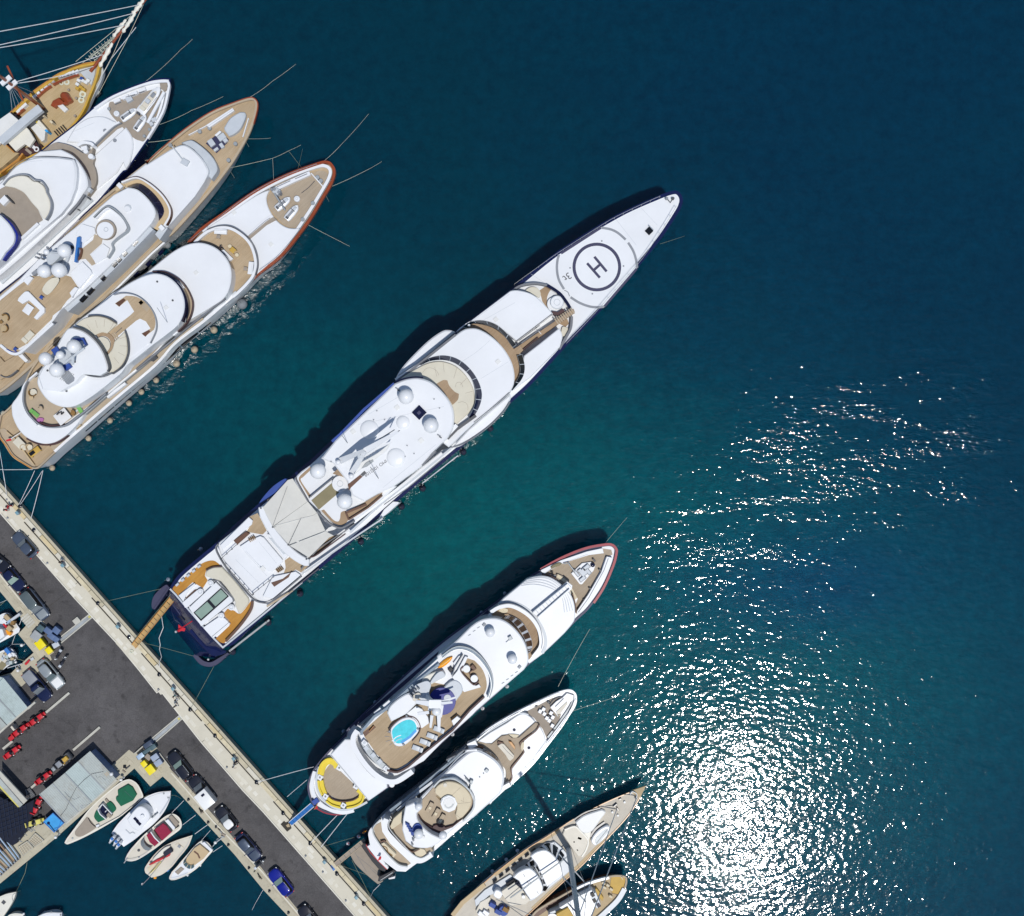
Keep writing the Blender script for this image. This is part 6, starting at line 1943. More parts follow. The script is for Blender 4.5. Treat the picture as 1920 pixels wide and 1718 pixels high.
# ---- the sailing yacht with the tall mast (bottom)
T=thing('sailing_yacht','sailing yacht with taupe decks, white rounded cabin tops and a very tall mast','sailing yacht',at(1010,1620,0))
OUT='R: 1750,190! 1735,260 1650,400 1560,510 1450,625 1320,760 1200,890 1000,1065 760,1290 640,1390! 300,1600! -120,1560! 0,1385 60,1310 200,1150 420,950 700,735 860,635 1000,545 1130,460 1400,318 1650,213'
Z0=1.9
hull('white',OUT,Z0,'R: 1750,200','R: 250,1560',flare=0.3,rake=2.0)
inset_slab('deck','deckcream',OUT,0.08,Z0-0.2,Z0+0.02)
band('cap_rail','varnish',OUT,0.12,Z0,Z0+0.14)
slab('bow_sprit','sand','R: 1650,205! 1785,160! 1735,260! 1700,270!',Z0,Z0+0.3)
line('bow_rail','palegrey','R: 1640,240 1660,215 1700,240 1690,290',0.08,Z0,Z0+0.7)
line('side_deck','beige','R: 1000,560! 860,650! 700,750! 420,965!',0.55,Z0,Z0+0.05)
line('side_deck','beige','R: 1450,610! 1180,880! 1000,1045! 760,1270!',0.5,Z0,Z0+0.05)
line('side_deck','beige','R: 330,1050! 130,1215! 40,1330!',0.6,Z0,Z0+0.3)
cslab('sail_bag','offwhite','R: 1145,490! 1220,430 1330,390 1385,375! 1420,400 1380,460 1300,570 1230,592 1180,560',Z0,Z0+0.5,bev=0.15)
line('bag_edge','blackpaint','R: 1135,465 1240,400 1370,362',0.16,Z0,Z0+0.3)
cslab('coach_roof','creamgel','R: 1030,600! 1060,550 1150,530 1200,570 1260,640 1250,730 1210,790 1170,800! 1110,720!',Z0,Z0+0.45,bev=0.1)
line('roof_edge','warmwhite','R: 1050,560 1140,530 1190,570 1260,650 1245,735 1205,800',0.2,Z0,Z0+0.55)
cslab('cabin_side','warmwhite','R: 1180,600! 1290,570! 1270,650 1230,700 1200,650',Z0,Z0+0.4)
for s,w,h,a in(('R: 1185,635',.6,.35,20),('R: 1135,667',.25,.25,0),('R: 1160,522',.3,.3,0),('R: 1505,340',.7,.2,-40),('R: 1530,375',.5,.2,60),('R: 1550,285',.4,.25,-20),('R: 1165,740',.3,.2,40)):
 box('deck_winch','blackpaint',s,w,h,a,Z0,Z0+0.45)
for s in('R: 1590,310','R: 1530,430','R: 1480,400'):
 disc('deck_fitting','offwhite',s,Z0,Z0+0.3,0.16)
line('jib_sheet','blackpaint','R: 1420,350 1500,345 1540,385',0.05,Z0,Z0+0.2)
# dinghy lashed on the foredeck
cslab('dinghy_hull','white','R: 1290,665 1310,610 1370,550 1430,522 1458,540 1450,590 1400,650 1330,700',Z0,Z0+0.7,bev=0.15)
cslab('dinghy_floor','galv','R: 1320,670 1335,625 1385,575 1435,545 1440,580 1395,635 1345,690',Z0+.5,Z0+0.73,bev=0)
line('dinghy_seam','line','R: 1335,680! 1435,555!',0.06,Z0+.5,Z0+0.745)
line('dinghy_shadow_strip','blackpaint','R: 1280,620 1330,550 1410,490',0.25,Z0,Z0+0.3)  # black strip laid as the dinghy's cast shadow on the deck
# deck saloon with its dark windows
cslab('saloon','palegrey','R: 640,950! 780,790 900,690 960,665! 1060,760 1130,900! 1000,1010! 860,1120 720,1200 560,1080!',Z0,Z0+0.5,bev=0.05)
windscreen('R: 780,750 890,672 980,700 1060,790','R: 845,770 905,735 960,800 1015,860',Z0+0.4,Z0+1.5,4,'blackglass','white',gap=0.25)
cslab('saloon_roof','white','R: 740,795! 800,755 880,742 950,790 1010,870 1032,950 1010,985! 890,1075! 840,960! 800,870!',Z0+.4,Z0+1.7,bev=0.12)
windscreen('R: 660,910 720,850 800,830 880,900 920,1010 905,1070 870,1120','R: 690,930 760,880 790,900 830,970 855,1040 855,1080 840,1110',Z0+0.6,Z0+1.75,6,'blackglass','white',gap=0.22)
cslab('cockpit_roof','white','R: 585,985! 640,935 730,905 800,960 850,1060 845,1120 800,1165 740,1190! 680,1100! 640,1020!',Z0+.4,Z0+2.1,bev=0.12)
for s in('R: 680,960','R: 712,1020','R: 735,1025','R: 800,1110'):
 line('roof_handrail','line','%s %f,%f'%(s,float(s[3:].split(',')[0])+14,float(s.split(',')[1])+24),0.05,Z0+2,Z0+2.2)
slab('cockpit','creamgel','R: 470,1120! 600,1030! 660,1080! 740,1190! 700,1230! 560,1240!',Z0,Z0+1.2)
slab('cockpit_well','clothdark','R: 600,1040! 640,1010! 720,1100! 690,1120!',Z0,Z0+1.3)
slab('cockpit_well','blackglass','R: 520,1045! 590,1000! 600,1015! 530,1065!',Z0,Z0+1.0)
for s,w,h in(('R: 715,1140',.7,.5),('R: 738,1170',.4,.4)):
 box('wheel_console','darkgrey',s,w,h,40,Z0+1,Z0+1.9)
disc('cockpit_table','white','R: 680,1162',Z0+1.2,Z0+1.7,0.24)
cslab('sail_cover','white','R: 410,1150 430,1100 470,1110 490,1140 460,1180',Z0,Z0+1.6,bev=0.1)
slab('aft_cabin','creamgel','R: 250,1290! 290,1210! 380,1160! 390,1240! 330,1300! 260,1320!',Z0,Z0+0.5)
slab('side_bench','palegrey','R: 240,1190! 330,1100! 560,960! 600,990! 470,1110! 370,1150! 300,1210! 250,1250!',Z0,Z0+0.35)
for s in('R: 400,1240','R: 450,1300','R: 340,1310','R: 520,1280','R: 300,1320'):
 box('cockpit_gear',('wicker','white','beige','white','bluecover')[int(s[3])%5],s,0.9,0.6,30,Z0,Z0+1.0)
disc('liferaft','bluecover','R: 500,1290',Z0,Z0+0.8,0.7)
for i in range(7):
 box('cabin_port','blackglass','R: %f,%f'%(770-i*58,745+i*46),0.7,0.2,-39,Z0+.1,Z0+0.62)
# mast, boom, spreaders, stays
mb=pt('R: 1085,735',Z0)
mt=Vector((mb.x,mb.y,40))
tube3('mast','palegrey',[mb,Vector((mb.x,mb.y,20)),mt],0.40,None,12,True,0.28)
d_ax=(pt('R: 1750,190',Z0)-pt('R: 250,1560',Z0)).normalized()
nx=Vector((-d_ax.y,d_ax.x,0))
for zz,w in((9,2.6),(17,2.2),(25,1.8)):
 tube3('spreader','galv',[Vector((mb.x,mb.y,zz))-nx*w,Vector((mb.x,mb.y,zz)),Vector((mb.x,mb.y,zz))+nx*w],0.09)
tube3('boom','galv',[Vector((mb.x,mb.y,Z0+2.4)),pt('R: 560,1170',Z0+2.9)],0.10)
tube3('forestay','palegrey',[pt('R: 1520,370',Z0),Vector((mb.x,mb.y,26))],0.07,None,5)
tube3('forestay','palegrey',[pt('R: 1705,250',Z0),Vector((mb.x,mb.y,33))],0.08,None,5)
for sg in(1,-1):
 e=mb-d_ax*0.6+nx*sg*2.7
 tube3('shroud','galv',[Vector((e.x,e.y,Z0)),Vector((mb.x,mb.y,9))+nx*sg*2.6,Vector((mb.x,mb.y,17))+nx*sg*2.2,Vector((mb.x,mb.y,33))],0.03,None,4)
tube3('backstay','galv',[pt('R: 430,1180',Z0+1.0),pt('R: 760,1330',Z0+3)],0.05,None,5)
tube3('mizzen_stay','galv',[pt('R: 480,1195',Z0+1.0),pt('R: 900,1500',Z0+12)],0.05,None,5)

# ---- the wooden launch with the ochre foredeck
T=thing('wooden_yacht','wooden yacht with brown topsides and an ochre foredeck, white cabin roof','yacht',at(1110,1690,0))
OUT='R: 1610,985! 1612,1040 1580,1130 1530,1210 1440,1310 1330,1410! 900,1560! 720,1490! 760,1320 900,1215 1000,1160 1100,1105 1230,1045 1350,1000 1480,968 1570,968'
Z0=2.2
hull('brown',OUT,Z0,'R: 1610,990','R: 820,1520',flare=0.24,rake=1.2)
inset_slab('deck','sand',OUT,0.1,Z0-0.2,Z0+0.02)
band('cap_rail','tan',OUT,0.26,Z0,Z0+0.3)
line('bulwark','white','R: 1160,1090 1250,1048 1360,1012 1450,990',0.35,Z0,Z0+0.5)
line('bulwark','palegrey','R: 1590,1090 1530,1190 1430,1290 1320,1390',0.7,Z0,Z0+0.35)
cslab('foredeck','ochre','R: 1470,985! 1540,972 1600,985! 1600,1050 1570,1110 1550,1140! 1480,1128! 1460,1060!',Z0,Z0+0.12,bev=0)
line('deck_seam','brown','R: 1475,1130! 1550,1145!',0.06,Z0,Z0+0.15)
for s in('R: 1410,1080','R: 1470,1095','R: 1440,1060','R: 1400,1040','R: 1465,1160'):
 box('windlass','creamwarm',s,0.5,0.3,30,Z0,Z0+0.6)
line('anchor_rode','blackpaint','R: 1570,970 1562,985 1575,1005',0.06,Z0,Z0+0.3)
slab('cabin_front','ochre','R: 1310,1100! 1340,1085! 1400,1170! 1390,1200!',Z0,Z0+0.7)
slab('cabin_roof','white','R: 1000,1260! 1150,1170! 1290,1100! 1330,1130! 1340,1190! 1310,1290! 1240,1400! 1130,1400! 1080,1290!',Z0,Z0+1.8)
for i in range(9):
 line('roof_seam','palegrey','R: %f,%f! %f,%f!'%(1140+i*18,1190-i*8,1190+i*18,1290-i*8),0.03,Z0+1.7,Z0+1.825)
slab('wheelhouse','palegrey','R: 1280,1150! 1330,1120! 1375,1230! 1340,1270!',Z0,Z0+2.0)
for s in('R: 1302,1143','R: 1318,1195','R: 1355,1237'):
 box('wheelhouse_window','glass' if '1355' in s else 'blackglass',s,0.5,0.6,-30,Z0+1.5,Z0+2.06)
slab('awning','ochre','R: 975,1315! 1080,1258! 1130,1340! 1110,1400! 1000,1400!',Z0+1,Z0+2.2)
line('awning_frame','palegrey','R: 920,1310! 1080,1250!',0.3,Z0,Z0+1.4)
cslab('skylight','white','R: 900,1330 930,1312 970,1320 980,1345 940,1360',Z0,Z0+1.5)
line('side_window','blackglass','R: 1010,1258! 1075,1228!',0.14,Z0+.5,Z0+1.5)
line('side_deck','brown','R: 770,1330! 900,1240! 1000,1185! 1170,1100!',0.9,Z0,Z0+0.06,sm=False)

# ================================================================== the small boats behind the quay
def small(name,label,out,z,m='warmwhite',bow=None,stern=None,deck='creamgel',w=0.22,cat='boat',group=None,flare=0.22):
 p=parse(out)
 cx,cy=sum(a[0]for a in p)/len(p),sum(a[1]for a in p)/len(p)
 t=thing(name,label,cat,at(cx,cy,0),group)
 hull(m,out,z,bow,stern,flare=flare,rake=0.6)
 inset_slab('deck',deck,out,w,z-0.15,z+0.03,bev=0)
 return t

Z0=1.1
small('motorboat','cream open motorboat with dark green cushions, beside the corrugated shed','V: 118,850! 145,800 220,700 310,580 400,470 560,325 700,215 790,178 850,195 900,240 945,330 952,365! 905,415! 800,500 700,580 500,700 310,800 165,862 135,862',Z0,'warmwhite','V: 120,855','V: 900,280')
cslab('fore_deck','taupe','V: 228,735 290,655 355,575! 400,620 455,690! 380,740 300,782 245,780',Z0,Z0+0.12)
line('deck_edge','blackpaint','V: 370,590 400,640 445,680',0.10,Z0,Z0+0.2)
slab('cushion','green','V: 660,372! 685,355! 680,295! 790,232! 840,265 882,340! 840,405! 745,450! 715,465! 665,400!',Z0,Z0+0.35)
line('cushion_seam','binteal','V: 755,300! 840,380!',0.04,Z0+.3,Z0+0.36)
cslab('cushion','green','V: 560,435! 600,415 640,450 662,490! 650,515 620,535!',Z0,Z0+0.3)
cslab('cushion','green','V: 430,570 445,525 478,490! 500,550! 560,598! 475,635! 445,605',Z0,Z0+0.3)
slab('cockpit','glass','V: 488,500! 520,450! 600,545! 555,585! 510,555!',Z0,Z0+0.15)
for s in('V: 470,500! 520,440!','V: 470,500! 495,550! 555,600!','V: 520,440! 620,548!'):
 line('windscreen_frame','white',s,0.12,Z0,Z0+0.75,sm=False)
box('seat','taupe','V: 590,560',0.7,0.5,40,Z0,Z0+0.5)
box('steering_wheel','white','V: 553,518',0.3,0.1,-50,Z0+.2,Z0+0.6)
disc('bow_cleat','galv','V: 202,802',Z0,Z0+0.1,0.14)
box('helm_locker','white','V: 468,670',0.5,0.3,-20,Z0,Z0+0.3)
box('hatch','taupe','V: 565,405',0.6,0.35,50,Z0,Z0+0.25)
line('rub_rail','darkgrey','V: 900,405! 700,565! 470,690!',0.08,Z0,Z0+0.12)

Z0=1.2
small('motorboat','white sport boat with three blue and white outboard engines and two dark roof panels','V: 1245,300! 1240,370 1220,430 1180,510 1120,590 1040,670 950,740 860,815 745,892! 615,748! 680,655 740,590 800,530 880,450 960,378 1030,340 1120,312',Z0,'white','V: 1240,310','V: 680,820',deck='white')
windscreen('V: 945,440 1000,420 1050,470 1060,540 1045,590','V: 935,470 965,465 1000,500 1015,540 1010,575',Z0,Z0+0.7,3,'greyglass','palegrey')
cslab('hardtop','white','V: 780,600! 870,490 930,465 990,500 1020,560 1000,620! 900,730! 830,690!',Z0,Z0+1.9,bev=0.1)
for s in('V: 875,605','V: 903,640'):
 box('roof_panel','glass',s,0.8,0.42,45,Z0+1.8,Z0+1.93)
disc('radome','white','V: 940,572',Z0+1.8,Z0+2.15,0.28)
line('grab_rail','galv','V: 1075,555! 1045,595! 1100,540!',0.1,Z0,Z0+0.5)
line('deck_step','palegrey','V: 765,712! 810,755! 840,740! 865,755!',0.10,Z0,Z0+0.15,sm=False)
line('bow_rail','steel','V: 1000,370 1120,325 1235,310 1215,420 1120,570',0.05,Z0+.5,Z0+0.56)
for s in('V: 1168,330','V: 1213,373'):
 disc('deck_cleat','galv',s,Z0,Z0+0.15,0.12)
line('transom_well','galv','V: 650,745! 730,840!',0.25,Z0,Z0+0.1)
for i,s in enumerate(('V: 640,790','V: 682,818','V: 708,852')):
 c=pt(s,Z0+0.5)
 K_=Kit()
 R_=[]
 dd=Vector((-0.62,-0.78,0)).normalized()
 nn_=Vector((-dd.y,dd.x,0))
 for t,w,z in((-0.3,0.16,0.75),(0.0,0.26,0.9),(0.35,0.24,0.8),(0.75,0.13,0.45),(1.0,0.10,0.2),(1.25,0.15,-0.1)):
  q=c+dd*t
  R_.append([q+nn_*w*a+Vector((0,0,b))for a,b in((-1,-0.9),(-1,z-0.35),(-0.6,z-0.2),(0.6,z-0.2),(1,z-0.35),(1,-0.9))])
 K_.loft(R_)
 bmesh.ops.recalc_face_normals(K_.bm,faces=K_.bm.faces[:])
 e=from_bm('outboard_engine',K_.bm,'white',CUR[0])
 q=c+dd*0.02
 prism2('engine_cowl','gangblue',rbox((q.x,q.y),0.42,0.36,50),c.z+0.5,c.z+0.78,e,0.05)

Z0=1.1
small('motorboat','white cabin boat with a crimson cockpit cover','V: 1185,570 1250,543 1300,555 1345,600 1360,660 1345,705 1290,750 1200,815 1100,895 1000,965 900,1025 830,1045 770,1040! 760,1020! 795,950 860,870 950,775 1050,685 1120,620',Z0,'warmwhite','V: 765,1038','V: 1320,620')
slab('cockpit_cover','crimson','V: 1070,712! 1160,645! 1200,670! 1248,742! 1150,830! 1110,770!',Z0,Z0+0.8)
slab('cockpit_cover','crimson','V: 985,770! 1030,735! 1090,810! 1115,850! 1072,888! 1020,845!',Z0,Z0+0.7)
line('cover_strap','white','V: 1030,735! 1075,800! 1125,848!',0.14,Z0,Z0+0.85,sm=False)
line('cover_seam','maroon','V: 1062,715! 1105,780! 1150,828!',0.10,Z0,Z0+0.82,sm=False)
line('cockpit_edge','darkgrey','V: 1165,640! 1215,680! 1245,735!',0.2,Z0,Z0+0.6,sm=False)
windscreen('V: 925,830 925,870 960,920 1010,935','V: 965,800 960,840 1000,890 1050,905',Z0,Z0+0.6,2,'greyglass','taupe')
disc('deck_hatch','darkgrey','V: 903,930',Z0,Z0+0.12,0.2)
slab('stern_seat','taupe','V: 1220,580! 1250,555! 1330,640! 1300,690!',Z0,Z0+0.3)
slab('stern_seat','white','V: 1180,620! 1215,600! 1290,690! 1270,720!',Z0,Z0+0.5)
line('swim_ladder','blackpaint','V: 1285,700! 1325,675!',0.12,Z0,Z0+0.4)
line('bow_rail','steel','V: 860,880 800,955 765,1035 900,1015 1000,955',0.05,Z0+.4,Z0+0.45)
box('bow_roller','steel','V: 765,1040',0.9,0.12,125,Z0,Z0+0.2)
disc('deck_cleat','galv','V: 905,1003',Z0,Z0+0.12,0.13)

Z0=0.9
small('sailboat','small cream sailboat with its mast laid aft and a red and navy sail cover','V: 1475,768! 1440,865 1390,940 1330,1010 1250,1110 1160,1180 1100,1205 1040,1218! 975,1170! 968,1120 1010,1050 1060,985 1130,915 1200,870 1300,825',Z0,'creamgel','V: 1470,775','V: 1000,1195')
cslab('coach_roof','warmwhite','V: 1050,1030 1110,960 1180,900 1240,880! 1200,950 1120,1010 1060,1060',Z0,Z0+0.4)
slab('sail_cover','clothdark','V: 1160,960! 1235,905! 1265,945! 1180,1000!',Z0+.3,Z0+0.7)
slab('sail_cover','red','V: 1010,1080! 1100,1025! 1160,1005! 1240,960! 1230,990! 1130,1040! 1020,1090!',Z0+.3,Z0+0.65)
slab('cockpit','creamwarm','V: 990,1120! 1060,1070! 1150,1060! 1080,1150! 1030,1180!',Z0-.1,Z0+0.08)
line('cockpit_edge','yellowpaint','V: 1020,1170 1080,1120 1140,1050',0.08,Z0,Z0+0.2)
box('foredeck_hatch','midgrey','V: 1333,888',0.42,0.42,35,Z0,Z0+0.12)
tube3('mast','midgrey',[pt('V: 1190,1000',Z0+.9),pt('V: 1000,1235',Z0+1.1),pt('V: 935,1300',Z0+1.2)],0.05)
dome('V: 940,1285',Z0+.9,0.12,ped=0.05,name='masthead_light')
line('toe_rail','steel','V: 1440,800 1420,870 1330,990 1240,1100',0.05,Z0,Z0+0.12)
line('deck_line','sand','V: 1290,870! 1320,850! 1380,900!',0.04,Z0,Z0+0.06)
box('rudder','orange','V: 1075,1222',0.35,0.3,0,Z0-.4,Z0-0.1)
box('fender_blue','gangblue','V: 1212,1145',0.4,0.25,-40,0.2,0.6)

Z0=1.0
small('motorboat','white and beige day boat with a curved green windscreen','V: 1585,828 1640,850 1692,918! 1682,945! 1620,1015 1560,1085 1490,1145 1410,1195 1300,1240 1245,1245! 1225,1232! 1250,1165 1300,1110 1350,1050 1420,970 1480,900 1540,845',Z0,'warmwhite','V: 1230,1240','V: 1630,880',deck='white')
cslab('seat_cover','beige','V: 1492,905! 1550,866! 1650,950! 1590,1020! 1500,1085! 1440,1092 1405,1050 1410,1010!',Z0,Z0+0.4)
line('seat_stripe','brown','V: 1490,940! 1530,970! 1550,1015!',0.22,Z0+.3,Z0+0.43)
windscreen('V: 1385,1030 1375,1075 1420,1120 1465,1125 1495,1105','V: 1412,1020 1405,1050 1440,1085 1470,1085 1490,1075',Z0,Z0+0.55,4,'binteal','creamwarm',gap=0.12)
slab('bow_pad','taupe','V: 1285,1160! 1350,1105! 1385,1130! 1320,1190!',Z0,Z0+0.15)
slab('stern_pad','white','V: 1570,850! 1600,840! 1685,925! 1660,945!',Z0,Z0+0.35)
line('bow_rail','steel','V: 1350,1060 1250,1170 1232,1235 1320,1225 1420,1185',0.045,Z0+.4,Z0+0.45)
for s in('V: 1550,1090','V: 1415,1195'):
 box('fender','white',s,0.4,0.2,40,0.3,0.7)

Z0=1.2
small('motorboat','white boat bow with a square dark hatch, in the lower left corner','W: 240,1360! 215,1440 185,1510 120,1620 50,1720 -40,1850! -250,1800! -150,1500! 0,1430 100,1390',Z0,'warmwhite','W: 235,1365','W: -200,1800',deck='warmwhite')
box('deck_hatch','darkgrey','W: 52,1515',0.5,0.5,40,Z0,Z0+0.1)
line('toe_rail','galv','W: 225,1380 180,1420 190,1500',0.05,Z0,Z0+0.1)
small('motorboat','small white boat bow with a white ball fender, bottom left','W: 345,1690! 340,1760! 320,1850! 60,1850! 110,1720 200,1680 290,1680',Z0,'warmwhite','W: 345,1700','W: 190,1850',deck='warmwhite')
dome('W: 350,1682',0.9,0.16,ped=0.05,name='ball_fender')
small('motorboat','white boat bow with a toe rail at the very bottom of the small basin','W: 915,1665! 905,1740! 880,1850! 500,1850! 560,1720 690,1668 800,1652 880,1658',Z0,'white','W: 912,1670','W: 690,1850',deck='white')
line('toe_rail','galv','W: 570,1715 700,1668 900,1668',0.06,Z0,Z0+0.2)
disc('deck_cleat','galv','W: 758,1660',Z0,Z0+0.2,0.12)

Z0=1.4
small('fishing_boat','white boat stern with cream cockpit and red and orange gear on deck','T: 40,218! 110,212 150,260 200,330 268,425! 255,470! 130,540 0,610! -200,700! -350,500! -150,330 -40,260',Z0,'white','T: -300,620','T: 200,330',deck='white')
slab('cockpit','creamgel','T: 40,290! 120,240! 200,340! 235,405! 110,490! 60,450!',Z0,Z0+0.05)
for s,m_,w,h,a in(('T: 65,380','red',.7,.35,50),('T: 110,330','pipeblue',.8,.35,-40),('T: 165,345','wicker',.5,.6,20),('T: 105,478','orange',.9,.5,30),('T: 90,275','sand',.9,.6,45),('T: 200,270','palegrey',1.7,.35,-35),('T: 60,330','white',.8,.5,40),('T: 120,420','sand',.7,.7,40)):
 box('deck_gear',m_,s,w,h,a,Z0,Z0+0.7)
slab('cabin','white','T: -80,420! 30,430! 60,520! -40,600! -150,560!',Z0,Z0+1.6)
small('fishing_boat','cluttered white and olive boat with a blue box, below the white fishing boat','T: 95,690! 165,700 225,790! 215,830! 180,870 60,960 0,1010! -250,1100! -350,900! -100,780 0,730',Z0,'white','T: -300,1000','T: 195,760',deck='creamgel')
box('cool_box','gangblue','T: 95,725',0.95,0.55,50,Z0,Z0+0.7)
for i,(u,v)in enumerate(((50,790),(90,800),(130,780),(160,830),(110,850),(60,850),(30,830),(140,880),(170,770),(75,760),(100,890))):
 box('deck_gear',('palegrey','roofteal','white','sand','galv','creamgel')[i%6],'T: %d,%d'%(u,v),0.35+0.1*(i%3),0.5,25*i,Z0,Z0+0.5+0.1*(i%4))
slab('cockpit','olive','T: 0,880! 50,830! 100,900! 20,990! -60,1020!',Z0,Z0+0.1)
dome('T: 210,870',0.5,0.2,ped=0.05,name='ball_fender')

# ================================================================== sheds and yard
def corr_panel(name,m,q,z0,z1,pitch=0.28,amp=0.045,par=None):
 """corrugated sheet over a quad q (4 px corners: a-b is the ridge direction start, a-d across), ridges run a -> b"""
 P=PAR(par)
 a,b,c,d=(at(p[0],p[1],z)for p,z in zip(q,(z0,z0,z1,z1)))
 n=max(6,int((d-a).length/pitch*4))
 bm=bmesh.new()
 rows=[]
 for i in range(n+1):
  t=i/n
  h=amp*(0,1,1,0)[i%4]
  p0,p1=a.lerp(d,t),b.lerp(c,t)
  rows.append([bm.verts.new(p0+Vector((0,0,h))),bm.verts.new(p1+Vector((0,0,h)))])
 for r,s in zip(rows,rows[1:]):
  bm.faces.new((r[0],r[1],s[1],s[0]))
 bmesh.ops.recalc_face_normals(bm,faces=bm.faces[:])
 if sum(f.normal.z for f in bm.faces)<0:
  bmesh.ops.reverse_faces(bm,faces=bm.faces[:])
 return from_bm(name,bm,m,P,ang=15)

def Upx(s):
 return[(a,b)for a,b,_ in parse(s)]

T=thing('shed','shed with a grey corrugated four-panel roof and blue end wall, beside the green-cushioned boat','shed',pt('U: 1000,1050',GZ))
HS=3.5
slab('wall','shedwall','U: 525,1165! 1160,622! 1482,962! 850,1512!',GZ-.2,HS-0.2)
cut=Upx('U: 510,1160! 672,1025! 832,890! 1000,742! 1160,605!')
bot=Upx('U: 850,1530! 1005,1395! 1180,1265! 1345,1110! 1492,962!')
for i in range(4):
 g=0.25
 z=HS+(0.0,0.05,0.02,0.06)[i]
 corr_panel('roof_panel',('roofgrey','roofgrey','roofteal','roofgrey')[i],[cut[i],bot[i],bot[i+1],cut[i+1]],z,z)
for i in(1,2,3):
 S_='P: %f,%f! %f,%f!'%(*cut[i],*bot[i])
 line('roof_flashing','galv',S_,0.12,HS,HS+0.16,sm=False)
line('gutter','beam','U: 1500,975! 1350,1118! 1010,1405! 850,1540!',0.22,HS-0.3,HS+0.05,sm=False)
line('gutter','galv','U: 505,1158! 850,1535!',0.14,HS-0.3,HS+0.1,sm=False)
tube3('roof_cable','darkgrey',[pt(s,HS+0.12)for s in('U: 1330,870','U: 1180,900','U: 1080,980','U: 980,1080','U: 900,1230','U: 850,1350','U: 775,1445')],0.03,None,5)
for ss in(('U: 1220,880','U: 1250,960','U: 1290,930','U: 1360,980'),('U: 830,1130','U: 880,1190','U: 960,1230','U: 1030,1195')):
 tube3('roof_cable','galv',[pt(s,HS+0.1)for s in ss],0.02,None,4)
disc('roof_patch','fender','U: 1370,905',HS,HS+0.08,0.3,bev=0)
dome('U: 1432,902',HS,0.26,ped=0.15,name='satellite_dome')
ringpart('roof_vent','galv','U: 1050,1320',HS,HS+0.1,0.2,0.12)

T=thing('shed','shed with pale ribbed roof and blue wall at the left edge, beside the navy pickup','shed',pt('T: 150,1350',GZ))
HS=3.3
slab('wall','shedwall','T: -400,1120! 20,1090! 45,1075! 360,1475! 210,1605! 0,1780! -250,1980! -500,1900!',GZ-.2,HS-0.25)
rp=Upx('T: -350,1040! 35,1075! 370,1478! -20,1420!')
corr_panel('roof_panel','roofteal',Upx('T: 45,1080! 372,1478! 212,1612! -120,1250!'),HS+0.15,HS)
corr_panel('roof_panel','roofteal',Upx('T: -125,1255! 208,1616! 95,1718! -240,1350!'),HS,HS-0.1)
corr_panel('roof_panel','roofgrey',Upx('T: -245,1352! 92,1722! -20,1820! -360,1450!'),HS-0.1,HS-0.2)
corr_panel('roof_panel','roofteal',Upx('T: -300,1010! 40,1078! -125,1250! -400,1250!'),HS+0.1,HS)
line('roof_flashing','galv','T: 212,1614! -120,1250!',0.1,HS,HS+0.1,sm=False)
line('roof_flashing','darkgrey','T: 95,1720! -240,1350!',0.07,HS-0.1,HS+0.0,sm=False)
line('gutter','beam','T: 470,1410! 372,1490! 215,1622! 100,1720! -20,1830!',0.25,HS-0.5,HS-0.05,sm=False)
slab('roof_corner','beam','T: 372,1475! 475,1412! 380,1510!',HS-0.4,HS-0.1)
slab('downpipe_box','creamgel','U: 150,280! 190,330! 170,350! 130,300!',GZ,HS-0.6)

T=thing('canopy','white-edged roof strip over the dark steel racks at the left edge','canopy',pt('U: 150,1100',GZ))
slab('roof_strip','beam','U: -20,840! 350,1240! 300,1290! -20,930!',3.0,3.3)
slab('roof_strip','roofgrey','U: -20,935! 296,1292! 250,1332! -20,1030!',3.0,3.25)
line('edge_strip','yellowpaint','U: -20,1045! 240,1325!',0.22,2.9,3.15,sm=False)
line('strip_seam','line','U: -20,930! 290,1290!',0.07,3.1,3.34,sm=False)
for s in('U: 335,1235','U: 250,1320'):
 box('post','galv',s,0.15,0.15,40,GZ,3.0)

T=thing('steel_rack','dark steel boat rack hung with navy netting by the lower left quay','rack',pt('W: 200,250',GZ))
slab('netting','netting','W: -40,-60! 30,-30! 290,110! 500,0! 480,220! 420,330! 400,440! 250,640! 180,680! -40,520!',GZ+0.1,2.4,bev=0)  # solid dark slab: net and the shadow inside it in one colour
rng=random.Random(5)
for i in range(8):
 a,b=lerp2((-40,40),(-40,500),i/7),lerp2((330,-100),(420,330),i/7)
 tube3('bar','steelblue',[pt('W: %f,%f'%a,2.5),pt('W: %f,%f'%b,2.5)],0.035,None,4)
for i in range(7):
 a,b=lerp2((-30,-30),(380,60),i/6),lerp2((60,600),(420,420),i/6)
 tube3('bar','steelblue',[pt('W: %f,%f'%a,2.62),pt('W: %f,%f'%b,2.62)],0.03,None,4)
for a,b in(((330,400),(480,440)),((350,480),(400,530)),((370,420),(470,470)),((400,400),(490,460)),((440,370),(520,460)),((200,560),(330,620)),((180,610),(300,560)),((240,520),(310,620))):
 tube3('frame_tube','galv',[pt('W: %f,%f'%a,2.2),pt('W: %f,%f'%b,2.4)],0.05,None,5)

